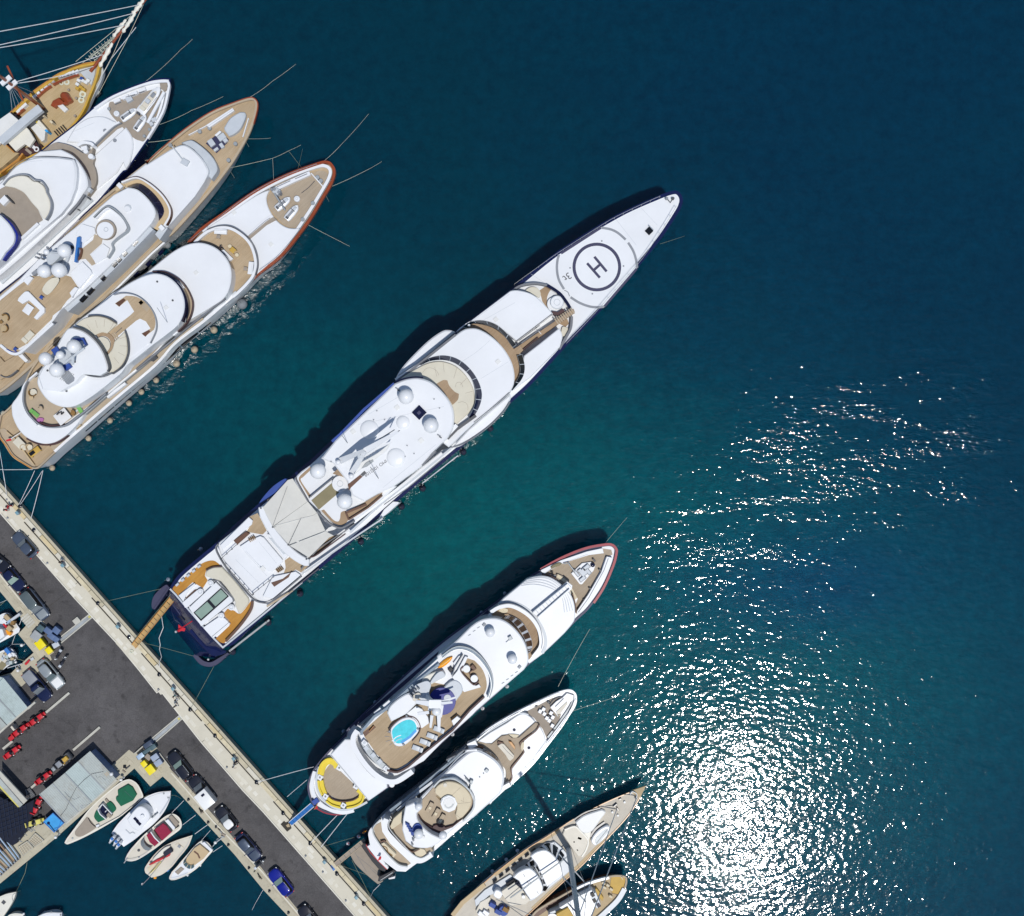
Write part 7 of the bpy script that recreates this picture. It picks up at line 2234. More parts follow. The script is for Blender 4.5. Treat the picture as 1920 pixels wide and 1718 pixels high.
T=thing('pipe_stack','long blue and orange pipes stacked side by side at the lower left edge','pipes',pt('W: 120,800',GZ))
for i in range(10):
 a,b=(-60-i*24+60,470+i*64),(285-i*34,860+i*32)
 if b[0]<20:b=(b[0]+0,b[1])
 tube3('pipe',('pipeblue','pipeblue','pipeorange')[i%3],[pt('W: %f,%f'%a,GZ+0.5),pt('W: %f,%f'%b,GZ+0.5)],0.11 if i%3<2 else 0.08,None,8)
 tube3('pipe_end','galv',[pt('W: %f,%f'%(b[0]-12,b[1]-14),GZ+0.52),pt('W: %f,%f'%(b[0]+6,b[1]+6),GZ+0.52)],0.13,None,8)
tube3('rack_beam','steelblue',[pt('W: 300,850',GZ+0.2),pt('W: 20,1100',GZ+0.2)],0.12,None,5)
tube3('rack_beam','steelblue',[pt('W: 40,600',GZ+0.2),pt('W: -60,690',GZ+0.2)],0.1,None,5)

for k,(s,lab)in enumerate((('W: 420,610! 520,490! 645,600! 520,690!','cream panel frame with crossed rods, nearer the blue container'),('W: 265,700! 400,610! 490,705! 340,830!','cream panel frame with crossed rods, next to the stacked pipes'))):
 T=thing('panel_frame',lab,'panel',(lambda p:at(p[0][0],p[0][1],GZ))(parse(s)),'cream panel frames on the small quay')
 q=parse(s)
 slab('panel','pier2',s,GZ,GZ+0.18)
 P4=[(a,b)for a,b,_ in q]
 for i in range(4):
  a,b=P4[i],P4[(i+1)%4]
  line('frame_bar','beam','P: %f,%f! %f,%f!'%(*a,*b),0.08,GZ,GZ+0.26,sm=False)
 for i in range(1,5):
  a,b=lerp2(P4[0],P4[1],i/5),lerp2(P4[3],P4[2],i/5)
  line('rod','taupe','P: %f,%f! %f,%f!'%(*a,*b),0.035,GZ+.1,GZ+0.22,sm=False)
  a,b=lerp2(P4[0],P4[3],i/5),lerp2(P4[1],P4[2],i/5)
  line('rod','taupe','P: %f,%f! %f,%f!'%(*a,*b),0.035,GZ+.1,GZ+0.23,sm=False)

T=thing('container','bright blue square container on the quay beside the corrugated shed','container',pt('W: 790,340',GZ))
slab('container_body','azure','W: 640,325! 782,198! 940,345! 800,478!',GZ,2.6)
line('container_rim','gangblue','W: 640,325! 782,198! 940,345! 800,478! 640,325!',0.10,2.4,2.68,sm=False)
line('hose_or_shadow','gangblue','W: 890,320 880,370 850,410 800,425',0.06,2.6,2.68)
disc('lamp_head_shadow','navy','W: 715,345',2.6,2.66,0.22)  # dark disc painted in place of the lamp head's cast shadow
line('hose_or_shadow','navy','W: 730,365! 815,470!',0.10,2.6,2.66)  # navy strip painted in place of the lamp pole's cast shadow
for s,lab in(('U: 90,540','short'),('U: 1110,450','long')):
 pass
for s,lab in(('T: 612,1552! 928,1284!','pale concrete barrier beam beside the navy pickup'),('U: 940,595! 1282,300!','longest pale concrete barrier beam, beside the yellow roller'),('U: 35,580! 160,478!','short pale concrete barrier beam between the red tow tractors'),('U: 400,1080! 480,1010!','stub of concrete barrier beam beneath the third red tow tractor')):
 p=parse(s)
 T=thing('concrete_beam',lab,'barrier beam',at(p[0][0],p[0][1],GZ),'concrete barrier beams of the yard')
 line('beam','beam',s,0.32,GZ,GZ+0.3,sm=False)

# ================================================================== vehicles
def outline(l,w,r=0.35,n=5):
 out=[]
 for sx,sy,a0 in((1,1,0),(-1,1,90),(-1,-1,180),(1,-1,270)):
  rx,ry=min(r*1.6,l/2),min(r,w/2)
  for k in range(n):
   a=math.radians(a0+90*k/(n-1))
   out.append((sx*(l/2-rx)+rx*math.cos(a),sy*(w/2-ry)+ry*math.sin(a)))
 return out

WHEEL={}
def wheel(par,x,y,r=0.33,w=0.24,z=None,m='rubber'):
 key=(r,w,m)
 if key not in WHEEL:
  K_=Kit()
  K_.cyl((0,-w/2,0),(0,w/2,0),r,n=16)
  o=K_.part('wheel',m,par)
  K2=Kit()
  K2.cyl((0,-w/2-0.01,0),(0,w/2+0.01,0),r*0.6,n=12)
  h=K2.part('rim','galv',o)
  WHEEL[key]=(o.data,h.data)
 else:
  o=bpy.data.objects.new('wheel',WHEEL[key][0]);COL.objects.link(o);o.parent=par
  h=bpy.data.objects.new('rim',WHEEL[key][1]);COL.objects.link(h);h.parent=o
 o.location=(x,y,r if z is None else z)
 return o

def car(label,s,ang,m,L_=4.4,w=1.82,hgt=1.48,kind='car',roof=None,glass='blackglass',ws='greyglass',bonnet=None):
 g=pt(s,GZ+0.9)
 t=thing('parked_car' if kind!='pickup' else 'pickup_truck',label,'car' if kind!='pickup' else 'pickup',(g.x,g.y,GZ+0.01),'cars parked along the quay road',img_rot(ang))
 hz=0.86 if kind!='suv' else 0.98
 K_=Kit()
 def ring(z,kl,kw,dx=0.0,r=0.5):
  return[(x+dx,y,z)for x,y in outline(L_*kl,w*kw,r)]
 K_.loft([ring(0.20,0.93,0.93),ring(0.34,0.985,0.985),ring(0.60,1.0,1.0),ring(hz-0.12,0.985,0.985),ring(hz-0.02,0.95,0.93),ring(hz,0.91,0.88)])
 body=K_.part('body',m,t,ang=50)
 # glasshouse
 x0,x1={'car':(-0.40,0.17),'suv':(-0.46,0.16),'pickup':(-0.08,0.22),'mini':(-0.42,0.14),'van':(-0.47,0.22)}[kind]
 cx,ll=(x0+x1)/2*L_,(x1-x0)*L_
 K_=Kit()
 def gr(z,dl0,dl1,kw,r=0.32):
  return[(x+cx+(dl1-dl0)/2*-1+0.0,y,z)for x,y in outline(ll-dl0-dl1,w*kw,r)]
 def gring(z,back,front,kw):
  l2=ll-back-front
  return[(x+cx+(back-front)/2,y,z)for x,y in outline(l2,w*kw,0.3)]
 K_.loft([gring(hz-0.05,0,0,0.86),gring((hz+hgt)/2,0.15,0.36,0.80),gring(hgt-0.03,0.30,0.68,0.71)])
 K_.part('side_glass',glass,t,ang=50)
 K_=Kit()
 K_.loft([gring(hgt-0.05,0.26,0.64,0.735),gring(hgt+0.01,0.30,0.70,0.71),gring(hgt+0.04,0.42,0.82,0.62)])
 K_.part('roof',roof or m,t,ang=60)
 # windscreen and rear window as raked panes; windscreen pale with reflections painted in
 def pane(name,xa,za,xb,zb,wa,wb,mm):
  k=Kit()
  v=[k.bm.verts.new(p)for p in((xa,-wa/2,za),(xa,wa/2,za),(xb,wb/2,zb),(xb,-wb/2,zb))]
  v2=[k.bm.verts.new(p.co+Vector((0,0,0.075)))for p in v]
  k.bm.faces.new(v2)
  k.bm.faces.new(list(reversed(v)))
  for i in range(4):
   k.bm.faces.new((v[i],v[(i+1)%4],v2[(i+1)%4],v2[i]))
  k.part(name,mm,t)
 xf,xr=x1*L_,x0*L_
 pane('windscreen',xf-0.05,hz,xf-0.66,hgt-0.04,w*0.76,w*0.62,ws)
 pane('rear_window',xr+0.04,hz+0.02,xr+0.28,hgt-0.04,w*0.74,w*0.62,glass)
 # bonnet and lid panels
 K_=Kit()
 bl=L_*0.46-xf
 if bl>0.3:
  K_.box(xf+bl/2+0.02,0,hz+0.005,bl-0.12,w*0.74,0.05,tx=0.92,ty=0.9,bev=0.02)
  K_.part('bonnet',bonnet or m,t)
 if kind=='pickup':
  K_=Kit()
  K_.box(-0.29*L_,0,hz+0.06,L_*0.36,w*0.84,0.14,tx=0.96,ty=0.95,bev=0.03)
  K_.part('bed_cover','midgrey',t)
 elif kind=='car':
  bt=xr+L_*0.46
  if bt>0.2:
   K_=Kit()
   K_.box(xr-bt/2,0,hz+0.005,bt-0.06,w*0.74,0.05,tx=0.9,ty=0.9,bev=0.02)
   K_.part('boot_lid',m,t)
 for sy in(-1,1):
  K_=Kit();K_.box(L_*0.465,sy*w*0.33,0.66,0.22,0.36,0.16,tx=0.7,bev=0.03);K_.part('headlight','lamp',t)
  K_=Kit();K_.box(-L_*0.475,sy*w*0.36,0.72,0.14,0.28,0.2,bev=0.03);K_.part('tail_light','tail',t)
  K_=Kit();K_.box(xf-0.25,sy*(w*0.5+0.07),hz+0.06,0.14,0.22,0.14,bev=0.03);K_.part('wing_mirror',m,t)
  K_=Kit();K_.box(cx-0.1,sy*w*0.36,hgt+0.03,ll*0.5,0.04,0.04);K_.part('roof_rail','galv',t)if kind in('suv','van')else K_.bm.free()
  wheel(t,L_*0.31,sy*(w/2-0.13))
  wheel(t,-L_*0.30,sy*(w/2-0.13))
 return t

car('slate blue car at the promenade kerb, topmost of all the cars','S: 245,762',228,'carslate',4.3,roof='carslate')
car('black car at the left edge of the picture, only its nose in view','S: -40,925',40,'carblack',4.2)
car('black-green hatchback by the small quay, ahead of the silver van','S: 130,1108',50,'carnavy',3.9,kind='mini',ws='greenglass')
car('large grey van with a pale green bonnet, beside the boarding pad','S: 345,1362',52,'carslate',5.2,1.95,1.75,'van',roof='cargreen',bonnet='carsilver')
car('silver saloon with a pale rear window, next to the motorcycles','T: 670,1035',50,'carsilver',4.9,ws='cargreen',bonnet='carwhite')
car('navy pickup with a grey bed cover beside the silver saloon','T: 487,1190',50,'carnavy',5.2,1.88,1.7,'pickup')
car('black estate car with a beige windscreen, nearest the bin bay','X: 700,550',232,'carblack',4.6,1.86,1.6,'suv',ws='greenglass')
t=car('black truck with a white box body on the right-hand row','X: 990,880',231,'carblack',4.9,1.9,1.6,'pickup')
K_=Kit();K_.box(-1.15,0,1.45,2.5,1.9,1.5,bev=0.05);bx=K_.part('cargo_box','carwhite',t)
K_=Kit();K_.box(-0.5,-0.25,2.22,0.32,0.5,0.06);K_.part('roof_vent','glass',bx)
t=car('black compact car with a white roof and bonnet stripe','X: 1315,1262',231,'carblack',3.9,1.78,1.46,'mini',roof='carwhite')
car('dark blue estate car with a pale bonnet, the motorcycle at its front','Y: 390,418',50,'carnavy',4.6,roof='carslate',bonnet='carslate',ws='carslate')
car('bright blue hatchback parked behind the motorcycle','Y: 757,812',232,'carblue',4.4,1.85,1.55,'suv',ws='greenglass')
car('black car cut off by the lower edge of the picture','Y: 1085,1225',232,'carblack',4.4)

def motorcycle(label,s,ang,m='blackpaint',seat='clothdark'):
 g=pt(s,GZ+0.5)
 t=thing('motorcycle',label,'motorcycle',(g.x,g.y,GZ+0.01),'motorcycles on the quay',img_rot(ang))
 for x in(-0.68,0.68):
  wheel(t,x,0,0.31,0.13)
 K_=Kit();K_.loft([[(x*0.8,y*0.24,z)for x,y in outline(1.5,1.0,0.5)]for z in(0.35,)]+[[(x*0.75+0.02,y*0.34,0.7)for x,y in outline(1.4,1.0,0.5)],[(x*0.5+0.12,y*0.3,0.95)for x,y in outline(1.2,1.0,0.5)]])
 K_.part('body',m,t)
 K_=Kit();K_.box(-0.35,0,0.84,0.75,0.3,0.14,tx=0.9,ty=0.8,bev=0.04);K_.part('saddle',seat,t)
 K_=Kit();K_.box(0.62,0,0.92,0.22,0.34,0.3,tx=0.6,ty=0.6,bev=0.04);K_.part('windshield','lamp',t)
 K_=Kit();K_.cyl((0.42,-0.36,1.02),(0.42,0.36,1.02),0.025);K_.part('handlebar','galv',t)
 K_=Kit();K_.box(-0.82,0,0.95,0.36,0.38,0.3,bev=0.05);K_.part('top_box','palegrey' if m=='blackpaint' else 'blackpaint',t)
 return t
motorcycle('black scooter with a pale top box, nearer the bins','T: 790,775',122)
motorcycle('black scooter with a pale screen, on the open asphalt side','T: 862,850',300)
motorcycle('black motorcycle standing between the dark blue and the bright blue car','Y: 530,590',-42)

def tractor(label,s,ang,m='red',name='tow_tractor',cat='tractor',seat=None,extra=True):
 g=pt(s,GZ+0.6)
 t=thing(name,label,cat,(g.x,g.y,GZ+0.01),'tow tractors in the yard',img_rot(ang))
 K_=Kit();K_.box(-0.1,0,0.55,2.0,0.85,0.35,bev=0.04);K_.part('chassis','maroon' if m=='red' else 'darkgrey',t)
 K_=Kit();K_.box(0.72,0,0.85,0.85,0.78,0.5,tx=0.85,ty=0.85,bev=0.08);K_.part('bonnet',m,t)
 K_=Kit();K_.box(-0.55,0,0.9,0.8,0.8,0.4,tx=0.9,ty=0.9,bev=0.07);K_.part('seat_box',seat or m,t)
 K_=Kit();K_.box(-1.02,0,1.1,0.14,0.7,0.55,bev=0.04);K_.part('seat_back',seat or m,t)
 K_=Kit();K_.cyl((0.1,0,0.75),(0.0,0,1.2),0.03);K_.part('steering_column','blackpaint',t)
 K_=Kit();K_.cyl((-0.02,0,1.19),(-0.03,0,1.23),0.2,n=14);K_.part('steering_wheel','blackpaint',t)
 K_=Kit();K_.box(0.12,-0.42,0.75,0.3,0.2,0.2,bev=0.03);K_.part('fuel_tank',m,t)
 K_=Kit();K_.cyl((0.1,-0.5,0.9),(0.1,-0.5,1.1),0.07);K_.part('lamp','lamp',t)
 K_=Kit();K_.box(1.25,0,0.5,0.3,0.5,0.25,bev=0.03);K_.part('weight',m,t)
 K_=Kit();K_.cyl((1.12,-0.3,0.95),(1.12,-0.3,1.02),0.06);K_.part('headlight','lamp',t)
 for x,r in((0.75,0.3),(-0.6,0.42)):
  for sy in(-1,1):
   wheel(t,x,sy*0.52,r,0.22)
 return t
tractor('red tow tractor at the front of the row, next to the long barrier beam','U: 478,195',-37)
tractor('red tow tractor pulling the small red trailer, second in the row','U: 262,340',-37)
tractor('red tow tractor standing apart in front of the dark canopy','U: 160,620',-37)
tractor('red tow tractor close to the corrugated shed, behind the yellow roller','U: 560,950',-37)
tractor('red tow tractor in the shade between canopy and blue container','U: 480,1310',-65)
T=thing('trailer_block','small red trailer behind the second tow tractor','trailer',pt('U: 140,440',GZ))
box('trailer_body','red','U: 140,442',0.75,0.6,-40,GZ+0.25,GZ+0.7)
box('tow_bar','maroon','U: 178,425',0.7,0.12,-40,GZ+0.3,GZ+0.5)
for s in('U: 120,430','U: 152,465'):
 disc('wheel','rubber',s,GZ,GZ+0.35,0.18)
t=tractor('yellow-fronted grey yard roller beside the longest barrier beam','U: 800,745',-40,'ochre','road_roller','roller','darkgrey')
K_=Kit();K_.cyl((1.15,-0.55,0.5),(1.15,0.55,0.5),0.48,n=18);K_.part('drum','darkgrey',t)
K_=Kit();K_.box(0.95,0,1.2,0.75,0.7,0.35,tx=0.8,ty=0.8,bev=0.1);K_.part('engine_cover','ochre',t)
K_=Kit();K_.box(-0.3,0,1.15,0.8,0.8,0.3,bev=0.06);K_.part('cab_floor','midgrey',t)
K_=Kit();K_.box(-1.3,0,0.75,0.9,0.55,0.35,bev=0.05);K_.part('rear_deck','galv',t)
t=tractor('yellow roller with a round black drum next to the blue container','U: 445,1520',-15,'yellowpaint','road_roller','roller','yellowpaint')
T=thing('pallet_truck','dark steel hand trolley with pale bars beside the canopy','trolley',pt('U: 390,1150',GZ))
box('deck','darkgrey','U: 390,1150',1.5,0.8,55,GZ+0.2,GZ+0.4)
for i in range(4):
 box('slat','galv','U: %f,%f'%(372+i*14,1135+i*14),0.7,0.07,-38,GZ+0.4,GZ+0.46)
box('handle','galv','U: 340,1150',1.0,0.07,75,GZ+0.6,GZ+0.7)

# ================================================================== bins
def bin_(label,s,m,sx,sy,ang,h,lid=None,group='waste bins on the quay',cat='bin',name='wheeled_bin'):
 g=pt(s,GZ+h)
 t=thing(name,label,cat,(g.x,g.y,GZ+0.01),group,img_rot(ang))
 K_=Kit();K_.box(0,0,h*0.5,sx*0.86,sy*0.86,h*0.86,tx=1.12,ty=1.12,bev=0.03);K_.part('bin_body',m,t)
 K_=Kit();K_.box(0,0,h,sx,sy,0.1,tx=0.93,ty=0.93,bev=0.03);K_.part('lid',lid or m,t)
 K_=Kit();K_.cyl((-sx*0.52,-sy*0.4,h*0.94),(-sx*0.52,sy*0.4,h*0.94),0.025);K_.part('handle','blackpaint',t)
 for k in(-1,1):
  K_=Kit();K_.cyl((-sx*0.38,k*sy*0.36-0.04,0.09),(-sx*0.38,k*sy*0.36+0.04,0.09),0.09);K_.part('wheel','rubber',t)
 return t
bin_('blue bin next to the cable ramp, topmost of the upper group','T: 755,447','binblue',1.05,0.9,38,1.15)
bin_('blue bin beside the dark green one in the upper group','T: 645,455','binblue',1.2,0.85,38,1.15)
bin_('blue bin in the middle of the upper group','T: 685,522','binblue',1.1,0.8,38,1.1)
bin_('blue bin by the white and green crate in the upper group','T: 742,560','binblue',1.0,0.8,38,1.05)
bin_('large pale grey bin at the back of the upper group','T: 482,520','bingrey',1.35,1.3,38,1.3)
bin_('dark green bin behind the blue ones of the upper group','T: 545,420','binteal',1.0,0.9,38,1.1)
bin_('large yellow bin of the upper group, beside the pale grey one','T: 537,632','yellowbin',1.35,1.25,52,1.2)
bin_('smaller yellow bin with a pale lid stripe by the scooters','T: 655,715','yellowbin',0.95,0.9,52,1.0)
bin_('white and green crate bin behind the scooters','T: 748,640','binteal',1.0,0.75,-30,0.9,'palegrey')
bin_('slate bin under the cable ramp, topmost of the lower group','X: 262,262','binblue',1.3,0.75,-35,1.1,'carslate')
bin_('teal bin between the slate ones of the lower group','X: 335,295','binteal',0.9,0.7,-35,1.0)
bin_('teal bin with white bottles on its lid in the lower group','X: 255,345','binteal',1.3,0.55,-35,1.0)
bin_('pale slate bin beside the small yellow one','X: 165,415','carslate',1.1,0.7,-35,0.9,'pipeblue')
bin_('blue-grey bin in the bay, upper one by the road','X: 358,432','binblue',1.15,0.85,-35,1.1,'fenderpale')
bin_('blue-grey bin in the bay, lower one by the road','X: 405,505','binblue',1.15,0.85,-35,1.1,'fenderpale')
bin_('brown-grey cardboard bin in the middle of the lower group','X: 270,428','taupe',0.9,0.75,40,0.8)
bin_('small yellow bin of the lower group','X: 213,520','yellowbin',0.85,0.8,52,1.0)
bin_('large yellow bin of the lower group, on the quay corner','X: 297,598','yellowbin',1.3,1.2,52,1.2)
T=thing('bin_screen','low white fence bar along the lower group of bins','fence',pt('X: 150,340',GZ))
line('fence_bar','beam','X: 85,385! 215,270!',0.16,GZ,GZ+0.5,sm=False)
line('fence_bar','beam','X: 420,375! 560,560!',0.13,GZ,GZ+0.4,sm=False)

# ================================================================== gangways
def gangway(label,a,b,za,zb,w,m,edge,rail=True):
 A_,B_=pt(a,za),pt(b,zb)
 t=thing('gangway',label,'gangway',(A_+B_)/2-Vector((0,0,(za+zb)/2-min(za,zb))))
 d=B_-A_
 n_=Vector((-d.y,d.x,0)).normalized()
 up_=Vector((0,0,0.06))
 def plank(name,s0,s1,m_,h,f0=0.0,f1=1.0):
  K_=Kit()
  K_.loft([[A_+d*f+n_*s+Vector((0,0,z))for s,z in((s0,-0.06),(s1,-0.06),(s1,h),(s0,h))]for f in(f0,f1)])
  bmesh.ops.recalc_face_normals(K_.bm,faces=K_.bm.faces[:])
  return from_bm(name,K_.bm,m_,t)
 n=max(3,int(d.length/0.9))
 for i in range(n):
  plank('tread',-w/2+0.08,w/2-0.08,m,0.03,i/n+0.004,(i+1)/n-0.004)
 plank('side_beam',-w/2,-w/2+0.08,edge,0.10)
 plank('side_beam',w/2-0.08,w/2,edge,0.10)
 if rail:
  for sg in(-1,1):
   for f in(0.08,0.36,0.64,0.92):
    p=A_+d*f+n_*sg*w/2
    tube3('post','steel',[p,p+Vector((0,0,0.9))],0.025,t,4)
   tube3('handrail','ropedim',[A_+d*0.08+n_*sg*w/2+Vector((0,0,0.9)),A_+d*0.92+n_*sg*w/2+Vector((0,0,0.9))],0.022,t,4)
 return t
gangway('varnished wooden gangway from the navy superyacht down to the promenade','K: 590,615','K: 115,1200',6.6,PZ+0.15,0.85,'gangwood','varnish')
gangway('blue gangway with white sides at the stern of the pool yacht','N: 275,1255','N: 25,1470',5.1,PZ+0.12,0.75,'gangblue','white',False)
gangway('taupe gangway from the swim platform of the smaller yacht to the quay','O: 275,1075','Y: 1370,610',2.0,PZ+0.15,0.7,'taupe','tan',False)

T=thing('gangway_mat','black mat at the foot of the blue gangway','mat',pt('Y: 815,180',PZ))
slab('mat_body','groove','Y: 755,155! 795,118! 815,135! 850,120! 880,200! 830,240!',PZ,PZ+0.07)
slab('landing_pad','sand','Y: 815,165! 850,145! 862,185! 830,190!',PZ,PZ+0.12)
T=thing('gangway_mat','blue mat at the foot of the taupe gangway','mat',pt('Y: 1345,640',PZ))
slab('mat_body','gangblue','Y: 1310,625! 1345,600! 1385,650! 1350,682!',PZ,PZ+0.06)
ringpart('rope_coil','rope','K: 92,1252',PZ,PZ+0.14,0.28,0.15,thing('rope_coil','coil of rope on the promenade at the foot of the wooden gangway','rope coil',pt('K: 92,1252',PZ)))

# ================================================================== quay furniture
PED={}
def pedestal(label,s,ang=50):
 g=pt(s,PZ+0.9)
 t=thing('service_pedestal',label,'pedestal',(g.x,g.y,PZ),'water and power pedestals on the promenade',img_rot(ang))
 if not PED:
  K_=Kit();K_.box(0,0,0.42,0.46,0.40,0.84,tx=0.95,ty=0.95,bev=0.03);a=K_.part('post','palegrey',t)
  K_=Kit();K_.box(0,0,0.93,0.54,0.48,0.18,tx=0.85,ty=0.85,bev=0.03);b=K_.part('cap',mat('pedblue',(0.16,0.30,0.36),0.4),t)
  K_=Kit();K_.box(0.27,0,0.55,0.05,0.25,0.3);c=K_.part('socket_door','midgrey',t)
  PED['m']=(a.data,b.data,c.data)
 else:
  for nme,me in zip(('post','cap','socket_door'),PED['m']):
   o=bpy.data.objects.new(nme,me);COL.objects.link(o);o.parent=t
 return t
for i,s in enumerate(('S: 172,440','S: 628,968','T: 1578,395','Z: 482,640','X: 1418,452','Y: 1250,580','Y: 1608,980')):
 pedestal('%s service pedestal along the promenade, counted from the top left end'%ORD[i],s)

BOL={}
def bollard(label,s,group,r=0.2,h=0.42,zz=None,m='blackpaint'):
 zz=PZ if zz is None else zz
 g=pt(s,zz+h*0.6)
 t=thing('bollard',label,'bollard',(g.x,g.y,zz),group)
 if(r,m)not in BOL:
  K_=Kit();K_.lathe((0,0,0),[(r*1.4,0),(r*1.4,0.04),(r*0.8,0.09),(r*0.75,h*0.55)],14);a=K_.part('base',m,t)
  K_=Kit();K_.lathe((0,0,0),[(r*0.75,h*0.5),(r*1.25,h*0.68),(r*1.3,h*0.85),(r*0.8,h),(0,h*1.02)],14);b=K_.part('head',m,t)
  BOL[(r,m)]=(a.data,b.data)
 else:
  for nme,me in zip(('base','head'),BOL[(r,m)]):
   o=bpy.data.objects.new(nme,me);COL.objects.link(o);o.parent=t
 return t
for i,s in enumerate(('S: 125,358','S: 200,372','S: 340,612','S: 985,1350','S: 1298,1690','Z: 335,488','Z: 668,865','Z: 935,1145','Z: 1380,1645','Y: 785,30','Y: 1090,370','Y: 1390,712','Y: 1692,1050')):
 bollard('%s black mooring bollard along the promenade, counted from the top left end'%ORD[i],s,'mooring bollards on the promenade')
for i,s in enumerate(('S: 68,305','S: 75,490','S: 475,945','Z: 325,648','X: 1327,565','Y: 1038,512','Y: 1232,692','Y: 1490,1015')):
 bollard('%s small grey kerb stud of the promenade, counted from the top left end'%ORD[i],s,'kerb studs of the promenade',0.1,0.25,None,'midgrey')
for i,s in enumerate(('X: 810,1000','X: 1075,1305','X: 1182,1362','X: 1345,1608','Y: 30,185','Y: 168,388','Y: 400,648','Y: 630,908','Y: 845,1152')):
 bollard('%s small black bollard on the small-boat quay, counted from the bin bay'%ORD[i],s,'bollards on the small-boat quay',0.13,0.34,GZ)

def clutter(label,s,items,zz):
 g=pt(s,zz)
 t=thing('mooring_gear',label,'gear',g,'gear lying on the small-boat quay')
 for du,dv,w,h,a,m in items:
  r,c=s.split()
  u,v=map(float,c.split(','))
  box('gear_piece',m,'%s %f,%f'%(r,u+du,v+dv),w,h,a,zz,zz+0.25,t)
clutter('black mooring gear on the small-boat quay, by the white truck box','X: 975,1150',((-12,-15,.5,.16,60,'blackpaint'),(10,5,.4,.3,20,'groove'),(15,30,.45,.2,-30,'taupe')),GZ)
clutter('dark chain pieces on the small-boat quay near the dock lamp','X: 1250,1440',((-30,-40,.5,.12,40,'groove'),(0,0,.6,.14,50,'midgrey'),(30,30,.6,.3,30,'taupe'),(20,60,.5,.2,10,'galv')),GZ)
clutter('black cleat and chain beside the bright blue car','Y: 512,735',((-5,-10,.5,.16,60,'blackpaint'),(8,15,.4,.2,50,'groove'),(20,35,.4,.16,30,'taupe'),(-50,-48,.3,.1,-40,'blackpaint')),GZ)
clutter('dark gear on the shed corner of the quay by the green motorboat','U: 1600,840',((0,-30,.4,.4,0,'blackpaint'),(40,-20,.8,.16,-40,'darkgrey'),(-10,30,.5,.2,40,'taupe')),GZ)
clutter('red and steel gear on the block below the yellow bins','T: 390,860',((-25,15,.9,.3,-45,'red'),(40,-30,.5,.4,-30,'palegrey'),(15,-5,.4,.1,-40,'galv')),GZ)

def dock_lamp(label,s,h,base,zz=GZ):
 top=pt(s,zz+h)
 t=thing('dock_lamp',label,'lamp',(top.x,top.y,zz),'white globe lamps on the quay')
 K_=Kit();K_.cyl((0,0,0),(0,0,h),0.05);K_.part('pole','palegrey',t)
 K_=Kit();K_.lathe((0,0,h),[(0.0,-0.24),(0.17,-0.17),(0.24,0),(0.17,0.17),(0,0.24)],16);K_.part('globe','carwhite',t,ang=60)
 K_=Kit();K_.cyl((0,0,0),(0,0,0.1),0.16);K_.part('foot','galv',t)
dock_lamp('white globe lamp at the edge of the small-boat quay, near the beige day boat','X: 1172,1575',1.4,None)
dock_lamp('white globe lamp on the quay edge below the blue container','W: 820,552',1.4,None)
dock_lamp('white globe lamp at the corner between shed roof and green motorboat','U: 1555,975',1.2,None)
dock_lamp('white globe lamp on the block beside the navy pickup','T: 240,985',0.9,None)
dock_lamp('white globe lamp over the water by the upper small quay','T: 290,645',0.7,None)
T=thing('boarding_pole','white mooring pole reaching out from the small-boat quay beside the globe lamp','pole',pt('X: 1200,1540',GZ))
tube3('arm','palegrey',[pt('X: 1262,1515',GZ+0.3),pt('X: 1180,1575',GZ+0.4),pt('X: 1130,1635',0.5)],0.06)
T=thing('boarding_pole','white boarding pole on the block below the scooters','pole',pt('T: 200,930',GZ))
tube3('arm','palegrey',[pt('T: 100,950',GZ+0.2),pt('T: 300,890',GZ+0.2)],0.07)
tube3('bracket','palegrey',[pt('T: 205,925',GZ+0.2),pt('T: 225,960',GZ+0.2)],0.06)
tube3('bracket','palegrey',[pt('T: 240,910',GZ+0.2),pt('T: 275,945',GZ+0.2)],0.06)

